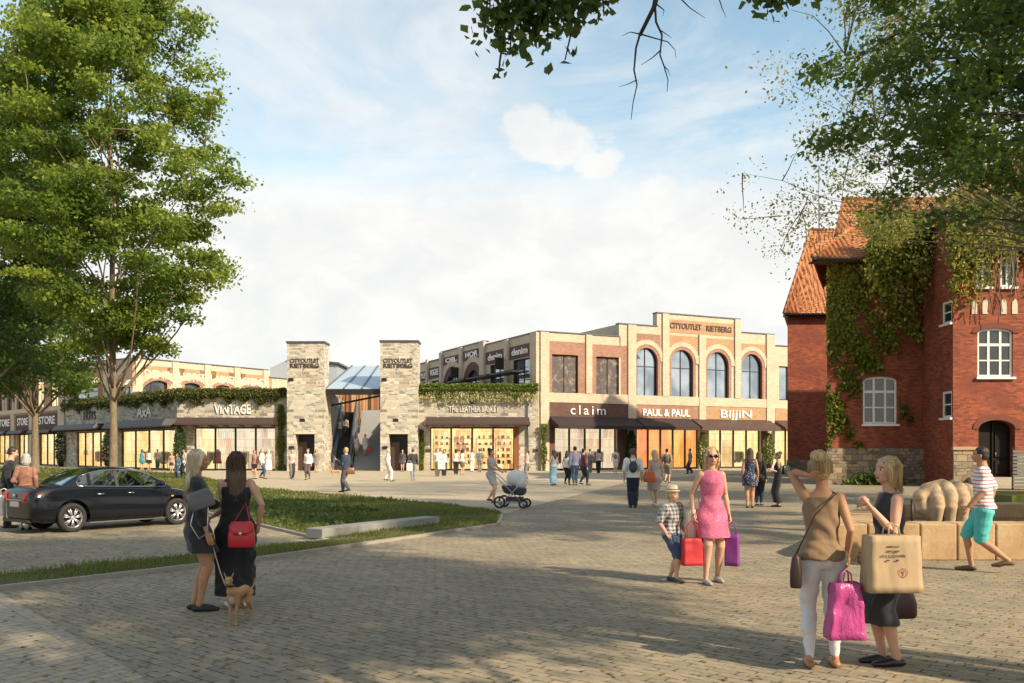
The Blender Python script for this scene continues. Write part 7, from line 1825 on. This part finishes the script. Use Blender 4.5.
far(177.5, 479, 'seated-looking short figure in blue denim jacket below the evergreen', 1.45, 150, True, H_BR, 'bob', cloth('denim_jacket', (.10, .16, .22)), ('jeans', JNS), sleeves=.9)
far(184.5, 479, 'woman in white top with a blue bag left of the VINTAGE window', 1.72, 120, True, H_DK, 'bun', WHT, ('jeans', NAVY), walk=.08)
# on the escalator and the staircase
eb = lambda n: n
far(0, 0, 'person in pale shirt riding up the escalator on the left side', 1.66, 0, False, H_BR, 'short', WHT, ('trousers', GRY), loc=(gx(339.5, 75.8), 75.8), base=2.55)
far(0, 0, 'dark-trousered person riding up the escalator on the right side', 1.70, 0, True, H_DK, 'bob', GRY, ('trousers', LBK), loc=(gx(346, 76.2), 76.2), base=2.75)
far(0, 0, 'woman in a white and grey outfit walking on the grey staircase, left of two', 1.72, 200, True, H_DK, 'long', dress=cloth('white_grey_dress', (.55, .53, .55)), blen=.28, walk=.05, loc=(gx(356.5, 72.9), 72.9), base=1.13)
far(0, 0, 'woman in a pale dress carrying a small red bag on the grey staircase', 1.78, 180, True, H_BL, 'bob', dress=cloth('pale_lilac_dress', (.58, .54, .58)), blen=.34, walk=.05, loc=(gx(365.3, 72.9), 72.9), base=1.13)
shopping_bag((gx(369.6, 72.6), 72.5, 1.95), .26, .30, .12, 0, plain('red_paper', (.62, .035, .045), .45), 'tiny red bag carried on the grey staircase', handle=.12)
# stroller woman
sw_ = far(491, 503, 'dark-haired woman in grey top pushing a baby stroller', 1.70, 245, True, H_DK, 'bun', cloth('pale_grey_top', (.42, .38, .38)), ('shorts', cloth('white_patterned', (.45, .42, .40))), blen=.34, walk=.07, sleeves=.2, arms=((.0, .22, -.20, (.3, -1, -.6), 1), (.0, .22, -.20, (-.3, -1, -.6), 1)), skin=SK_F)
# stroller
stX, stY = gnd(514, 508); st = empty('baby_stroller', (stX, stY, 0), R(-12), 'baby stroller with a white rounded hood and dark seat being pushed', 'stroller')
AL = plain('alu_tube', (.45, .46, .47), .35, .8)
q = MB()
for y_ in (-.26, .26):
    q.tube([(-.62, y_, 1.02), (-.42, y_, .86), (.30, y_, .16)], .014, 8); q.tube([(-.34, y_, .15), (.0, y_, .46), (.16, y_, .62)], .014, 8); q.tube([(-.34, y_, .15), (.30, y_, .16)], .012, 8)
q.tube([(-.62, -.26, 1.02), (-.66, 0, 1.03), (-.62, .26, 1.02)], .018, 8); q.tube([(-.34, -.26, .15), (-.34, .26, .15)], .012, 8); q.tube([(.30, -.26, .16), (.30, .26, .16)], .012, 8); q.build('frame', AL, st)
for (x_, y_, r_) in ((-.36, -.30, .15), (-.36, .30, .15), (.32, -.27, .11), (.32, .27, .11)):
    q = MB(); q.rings([[(x_ + (r_ + .028 * math.cos(b)) * math.cos(a), y_ + .02 * math.sin(b), r_ + .03 + (r_ + .028 * math.cos(b)) * math.sin(a)) for b in [2 * math.pi * k / 8 for k in range(8)]] for a in [2 * math.pi * j / 24 for j in range(24)]], closed=True); w_ = q.build('wheel', plain('tyre_rubber', (.02, .02, .02), .8), st)
    q = MB()
    for k in range(6): a = math.pi * k / 6 * 2; q.tube([(x_, y_, r_ + .03), (x_ + r_ * math.cos(a), y_, r_ + .03 + r_ * math.sin(a))], .007, 5)
    q.ell((x_, y_, r_ + .03), (.03, .03, .03), 8, 6); q.build('spokes', AL, w_)
q = MB(); q.hexa([(-.25, -.2, .42), (.30, -.2, .36), (.30, .2, .36), (-.25, .2, .42), (-.36, -.22, .66), (.36, -.22, .58), (.36, .22, .58), (-.36, .22, .66)]); o = q.build('seat', plain('dark_canvas', (.05, .05, .055), .8), st); o.modifiers.new('b', 'BEVEL').width = .05
q = MB(); q.box(-.2, .25, -.2, .2, .2, .32); q.build('basket', plain('dark_canvas', (.05, .05, .055), .8), st)
m = MB(); m.ell((.08, 0, .86), (.30, .24, .25), 18, 12); m.ell((.20, 0, .76), (.20, .22, .22), 14, 10)
remesh(m, .012, 'hood', cloth('white_hood', (.72, .69, .66)), st, 3, wrinkle(.004, 8, 2))
# ================================================================ dark blue saloon car
def car():
    L, Wd, Hc, WB = 4.15, 1.64, 1.335, 2.45
    th = R(52.0); rx_, ry_ = gx(75, 18.35), 18.35       # near rear wheel centre on the ground
    u = Vector((math.cos(th), math.sin(th), 0)); nn = Vector((-u.y, u.x, 0))
    org = Vector((rx_, ry_, 0)) + nn * (Wd / 2 - .1) - u * .86
    root = empty('parked_car', org, th, 'dark navy blue saloon car parked in front of the tall lime tree', 'car')
    pm = NT('navy_car_paint'); pm.col((.006, .007, .011)); pm.set(Roughness=.12, Metallic=0); pm.b.inputs['Specular IOR Level'].default_value = .35; pm.b.inputs['Coat Weight'].default_value = .2; pm.b.inputs['Coat IOR'].default_value = 1.45; pm.b.inputs['Coat Roughness'].default_value = .02
    paint = pm.mat; CH = plain('chrome', (.6, .6, .6), .12, 1.0, .02); RUB = plain('tyre_rubber', (.02, .02, .02), .8); BLK = plain('black_trim', (.012, .012, .013), .5)
    CG = glassmat('car_glass', .07, (.62, .70, .62)); Hw = Wd / 2
    R1, F1 = .86, .86 + WB; wr = .305
    # body stations along x: (x, z_bottom, z_top(belt/hood), halfwidth_mid, halfwidth_top)
    st = [(0.0, .36, .74, .66, .56), (.03, .27, .86, .74, .62), (.12, .22, .93, .79, .66), (.35, .19, .965, .815, .70), (.70, .18, .965, .82, .715), (1.1, .17, .945, .82, .725), (1.7, .17, .925, .82, .73), (2.3, .17, .90, .82, .73), (2.8, .17, .885, .82, .725), (3.05, .18, .875, .82, .72), (3.4, .19, .82, .812, .69), (3.75, .21, .745, .79, .64), (4.0, .24, .66, .72, .56), (4.10, .29, .58, .64, .48), (4.15, .36, .50, .54, .40)]
    mb = MB(); rs = []
    for (x, zb, zt, wm_, wt) in st:
        h = zt - zb; prof = [(-wm_ * .80, zb), (-wm_ * .96, zb + .05), (-wm_, zb + .22 * h + .03), (-wm_ * 1.0, zb + .50 * h), (-wm_ * .985, zb + .68 * h), (-wm_ * .955, zb + .80 * h), (-wt - .03, zt - .035), (-wt, zt - .005), (-wt * .55, zt + .018), (0, zt + .026)]
        ring = [(x, y, z) for y, z in prof] + [(x, -y, z) for y, z in prof[::-1][1:]]
        rs.append(ring)
    n = len(rs[0])
    fs = []; vs = [p for r in rs for p in r]
    for i in range(len(rs) - 1):
        for j in range(n): fs.append((i * n + j, i * n + (j + 1) % n, (i + 1) * n + (j + 1) % n, (i + 1) * n + j))
    fs.append(tuple(range(n))); fs.append(tuple((len(rs) - 1) * n + j for j in reversed(range(n))))
    mb.add(vs, fs, 0, True)
    me0 = mb.mesh('body', [paint], False); bm = bmesh.new(); bm.from_mesh(me0); bmesh.ops.recalc_face_normals(bm, faces=bm.faces); bm.to_mesh(me0); bm.free()
    o = bpy.data.objects.new('body', me0); COL.objects.link(o)
    sub = o.modifiers.new('s', 'SUBSURF'); sub.levels = 2; sub.render_levels = 2
    cut = []
    for wx in (R1, F1):
        for sg in (-1, 1):
            q = MB(); q.tube([(wx, sg * (Hw - .26), wr + .015), (wx, sg * (Hw + .3), wr + .015)], wr + .062, 32); c = bpy.data.objects.new('cut', q.mesh('cut', [BLK], False)); COL.objects.link(c)
            bm = bmesh.new(); bm.from_mesh(c.data); bmesh.ops.recalc_face_normals(bm, faces=bm.faces); bm.to_mesh(c.data); bm.free(); cut.append(c)
            b = o.modifiers.new('b', 'BOOLEAN'); b.object = c; b.operation = 'DIFFERENCE'; b.solver = 'EXACT'
    dg = bpy.context.evaluated_depsgraph_get(); me = bpy.data.meshes.new_from_object(o.evaluated_get(dg)); bpy.data.objects.remove(o)
    for c in cut: bpy.data.objects.remove(c)
    me.name = 'body'
    body = link('body', me, root)
    try: me.shade_smooth(); me.set_sharp_from_angle(angle=R(32))
    except Exception: pass
    # greenhouse: pillar frame + glass from the same side outline
    # side outline (x, z) of the roof line and belt line; half width tapers with height
    ztb = lambda x: np.interp(x, [s_[0] for s_ in st], [s_[2] for s_ in st])
    zr = lambda x: float(np.interp(x, [.62, .80, 1.0, 1.25, 1.55, 1.9, 2.2, 2.45, 2.7, 3.0, 3.18], [.95, 1.06, 1.17, 1.27, 1.32, Hc, 1.325, 1.29, 1.20, 1.03, .90]))
    def yw(x, z): zb = float(ztb(x)) - .02; t = (z - zb) / (Hc - zb); return .715 - .175 * t - (.05 if x < 1.0 else 0) * (1 - (x - .62) / .38 if x < 1.0 else 0) * 0
    N = 34; xs = [.62 + (3.18 - .62) * i / N for i in range(N + 1)]
    mb = MB(); K = 8
    G = []
    for x in xs:
        zb = float(ztb(x)) - .03; zt = max(zr(x), zb + .012); row = []
        for k in range(K + 1):
            z = zb + (zt - .035 - zb) * k / K if zt - zb > .06 else zb + (zt - zb) * k / K
            row.append((x, -yw(x, z), z))
        yt = yw(x, zt)
        for k in range(1, 8): f = k / 8; y = -yt * .97 * math.cos(math.pi * f * .5) if False else -yt * (1 - f) * .985; row.append((x, y, zt - .035 * (1 - f) ** 3 + .02 * (1 - (1 - f) ** 2)))
        row.append((x, 0, zt + .02)); G.append(row + [(p[0], -p[1], p[2]) for p in row[::-1][1:]])
    n = len(G[0]); vs = [p for r in G for p in r]; roof_f = []; side_g = []; ws = []
    zone = {}
    def wins(x, z):   # side glass zones
        zb = float(ztb(x)); zt = zr(x) - .035
        if z < zb + .02 or z > zt - .018: return None
        if .98 < x < 1.24 and (x - .98) > (z - zb) * .62: return 'q'
        if 1.28 < x < 1.84: return 'r'
        if 1.92 < x < 2.72 + .3 and x < 2.66 + (1.3 - z) * .45: return 'f'
        return None
    for i in range(len(G) - 1):
        for j in range(n - 1):
            f = (i * n + j, i * n + j + 1, (i + 1) * n + j + 1, (i + 1) * n + j); c = sum((Vector(vs[k]) for k in f), Vector()) / 4
            top = K <= j < n - 1 - K
            if top:
                key = 'rear' if .70 < c.x < 1.36 and abs(c.y) < yw(c.x, c.z) * .88 else 'wind' if 2.42 < c.x < 3.13 and abs(c.y) < yw(c.x, c.z) * .9 else 'roof'
            else: key = (wins(c.x, c.z) or 'roof') + ('L' if c.y > 0 else 'R') if wins(c.x, c.z) else 'roof'
            zone.setdefault(key, []).append(f)
    for key, fl in zone.items():
        used = sorted({k for f in fl for k in f}); mp = {k: i for i, k in enumerate(used)}
        q = MB(); q.add([vs[k] for k in used], [tuple(mp[k] for k in f) for f in fl], 0, True)
        nm = {'roof': 'roof', 'rear': 'rear_window', 'wind': 'windscreen'}.get(key, 'side_window')
        q.build(nm, paint if key == 'roof' else CG, root, uv=False)
    # chrome line round the side windows
    for sg in (-1, 1):
        q = MB(); up = [(x, sg * (yw(x, zr(x) - .05) + .006), zr(x) - .045) for x in [1.06, 1.2, 1.4, 1.7, 2.0, 2.3, 2.5, 2.7, 2.9, 3.04]]
        lo_ = [(x, sg * (yw(x, float(ztb(x))) + .006), float(ztb(x)) + .008) for x in [3.06, 2.6, 2.0, 1.5, 1.15, 1.0]]
        q.tube(up + lo_ + [(.985, sg * (yw(1, 1.05) + .004), 1.03), up[0]], .0085, 6); q.build('window_trim', CH, root)
        q = MB(); q.box(1.84, 1.92, 0, .0, 0, 0) if False else q.hexa([(1.845, sg * (yw(1.85, .93) - .005), .93), (1.915, sg * (yw(1.9, .93) - .005), .93), (1.915, sg * (yw(1.9, .93) + .005), .93), (1.845, sg * (yw(1.85, .93) + .005), .93), (1.835, sg * (yw(1.85, 1.27) - .005), 1.27), (1.895, sg * (yw(1.9, 1.27) - .005), 1.27), (1.895, sg * (yw(1.9, 1.27) + .005), 1.27), (1.835, sg * (yw(1.85, 1.27) + .005), 1.27)]); q.build('door_pillar', BLK, root)
        # door seams, handles, sill, mirror
        q = MB()
        for pts in ([(1.08, .40), (1.20, .55), (1.22, .92)], [(1.88, .24), (1.88, .91)], [(2.84, .26), (2.90, .60), (2.92, .87)], [(1.15, .24), (2.84, .24)]):
            q.tube([(x, sg * (.8205 if z < .75 else .785 - (z - .80) * .35), z) for x, z in pts], .0045, 5)
        q.build('door_seam', plain('seam_black', (.002, .002, .002), .9), root)
        for x in (1.36, 2.06): q = MB(); q.tube([(x, sg * .802, .775), (x + .03, sg * .83, .782), (x + .15, sg * .83, .782), (x + .18, sg * .802, .775)], .012, 7); q.build('door_handle', CH, root)
        q = MB(); q.box(1.2, 3.0, sg * .80 - .015, sg * .80 + .015, .175, .20); q.build('sill_trim', CH, root)
        q = MB(); q.ell((2.86, sg * .86, .975), (.07, .085, .06), 14, 10); q.tube([(2.86, sg * .72, .93), (2.86, sg * .80, .95)], .02, 6); q.build('door_mirror', paint, root)
        q = MB(); q.box(3.12, 3.18, sg * .822 - .004, sg * .822 + .006, .66, .69); q.build('side_indicator', plain('amber_lens', (.6, .3, .05), .2), root)
    # lights
    tl = NT('red_lamp_lens'); tl.col((.55, .012, .01)); tl.set(Roughness=.12); tl.b.inputs['Coat Weight'].default_value = 1
    for sg in (-1, 1):
        m = MB(); m.rings([[(x + dx, sg * y, z) for (dx, y, z) in ((0, .40, .66), (.0, .60, .655), (.09, .735, .66), (.22, .775, .70), (.25, .765, .80), (.13, .73, .835), (.01, .62, .835), (-.005, .42, .825))] for x in (-.012 + .0, .02)], True, 0, False); m.build('tail_lamp', tl.mat, root)
        m = MB(); m.ell((4.02, sg * .58, .56), (.13, .16, .07), 14, 8); m.build('headlight', plain('clear_lens', (.6, .62, .65), .08, .2), root)
    q = MB(); q.box(-.014, .0, -.22, .22, .55, .66); q.build('number_plate', plain('plate_white', (.5, .5, .48), .5), root)
    q = MB(); q.box(-.012, .03, -.36, .36, .68, .70); q.build('boot_trim', CH, root)
    q = MB(); q.tube([(-.015, 0, .78), (-.03, 0, .78)], .035, 16); q.build('round_badge', CH, root)
    q = MB(); q.tube([(.10, -.45, .20), (-.02, -.45, .20)], .03, 10); q.build('exhaust', CH, root)
    q = MB(); q.box(.0, .16, -.62, .62, .235, .30); q.build('lower_bumper', BLK, root)
    # interior
    INT = plain('seat_fabric_dark', (.035, .035, .035), .8)
    for (x, y) in ((1.35, -.34), (1.35, .34), (2.15, -.34), (2.15, .34)):
        m = MB(); m.hexa([(x - .12, y - .23, .45), (x + .05, y - .23, .45), (x + .05, y + .23, .45), (x - .12, y + .23, .45), (x - .30, y - .2, 1.02), (x - .2, y - .2, 1.02), (x - .2, y + .2, 1.02), (x - .30, y + .2, 1.02)]); m.hexa([(x, y - .24, .42), (x + .45, y - .24, .42), (x + .45, y + .24, .42), (x, y + .24, .42), (x - .1, y - .24, .56), (x + .45, y - .24, .6), (x + .45, y + .24, .6), (x - .1, y + .24, .56)])
        m.ell((x - .26, y, 1.10), (.05, .12, .085), 12, 8); m.build('seat', INT, root)
    q = MB(); q.box(.7, 3.1, -.68, .68, .36, .42); q.hexa([(2.7, -.66, .42), (3.05, -.66, .42), (3.05, .66, .42), (2.7, .66, .42), (2.75, -.64, .86), (3.05, -.62, .86), (3.05, .62, .86), (2.75, .64, .86)]); q.build('dashboard', INT, root)
    q = MB(); q.rings([[(2.58 + .03 * math.cos(b) - .06 * math.sin(a), .34 + (.17 + .012 * math.cos(b)) * math.cos(a), .90 + (.17 + .012 * math.sin(b)) * math.sin(a)) for b in (0, 1.57, 3.14, 4.71)] for a in [2 * math.pi * j / 20 for j in range(20)]], closed=True); q.build('steering_wheel', INT, root)
    # wheels
    AL = plain('alloy_silver', (.62, .62, .63), .3, .75, .05)
    for wx in (R1, F1):
        for sg in (-1, 1):
            y0 = sg * (Hw - .115); wv = empty('wheel', (wx, y0, wr), 0); wv.parent = root
            q = MB(); prof = [(-.09, .205), (-.095, .27), (-.075, .30), (-.03, .305), (.03, .305), (.075, .30), (.095, .27), (.09, .205)]
            q.rings([[(r_ * math.cos(a), y_, r_ * math.sin(a)) for y_, r_ in prof] for a in [2 * math.pi * j / 40 for j in range(40)]], closed=True); q.build('tyre', RUB, wv)
            q = MB(); f = sg * .07
            q.rings([[(r_ * math.cos(a), y_, r_ * math.sin(a)) for y_, r_ in ((f, .212), (f + sg * .012, .206), (f + sg * .006, .196), (f - sg * .06, .188), (f - sg * .1, .205))] for a in [2 * math.pi * j / 40 for j in range(40)]], closed=True)
            for k in range(7):
                a = 2 * math.pi * k / 7 + .2
                for da in (-.12, .12):
                    c0, s0 = math.cos(a), math.sin(a); c1, s1 = math.cos(a + da), math.sin(a + da)
                    q.tube([(c0 * .03, f + sg * .006, s0 * .03), (c1 * .12, f + sg * .012, s1 * .12), (c1 * .20, f + sg * .0, s1 * .20)], [.018, .015, .017], 6, flat=.8)
            q.ell((0, f + sg * .004, 0), (.045, .018, .045), 14, 8); q.build('rim', AL, wv)
            q = MB(); q.tube([(0, f - sg * .06, 0), (0, f - sg * .055, 0)], .19, 24); q.build('brake_disc', plain('brake_dark', (.03, .03, .032), .6), wv)
    root.scale = (.96, .90, .98)
    return root
car()

# fallen leaves and small dirt on the paving
rg = np.random.default_rng(55); n = 2600
y = 6 + 40 * rg.random(n) ** 1.6; x = rg.uniform(-.6, .6, n) * y
x = np.r_[x, rg.normal(-8, 2.5, 500)]; y = np.r_[y, rg.normal(14, 2, 500)]
ok = ~inpoly(x, y, LAWN); x, y = x[ok], y[ok]
o = link('fallen_leaves', leaf_mesh('fallen_leaves', np.c_[x, y, np.full(len(x), .012)], .035, leafmat('dry_leaf', [(.20, .12, .04), (.32, .20, .06), (.14, .15, .04)], .1), 3.5, 55)); tag(o, 'small dry leaves scattered over the paving', 'fallen leaves', kind='stuff')
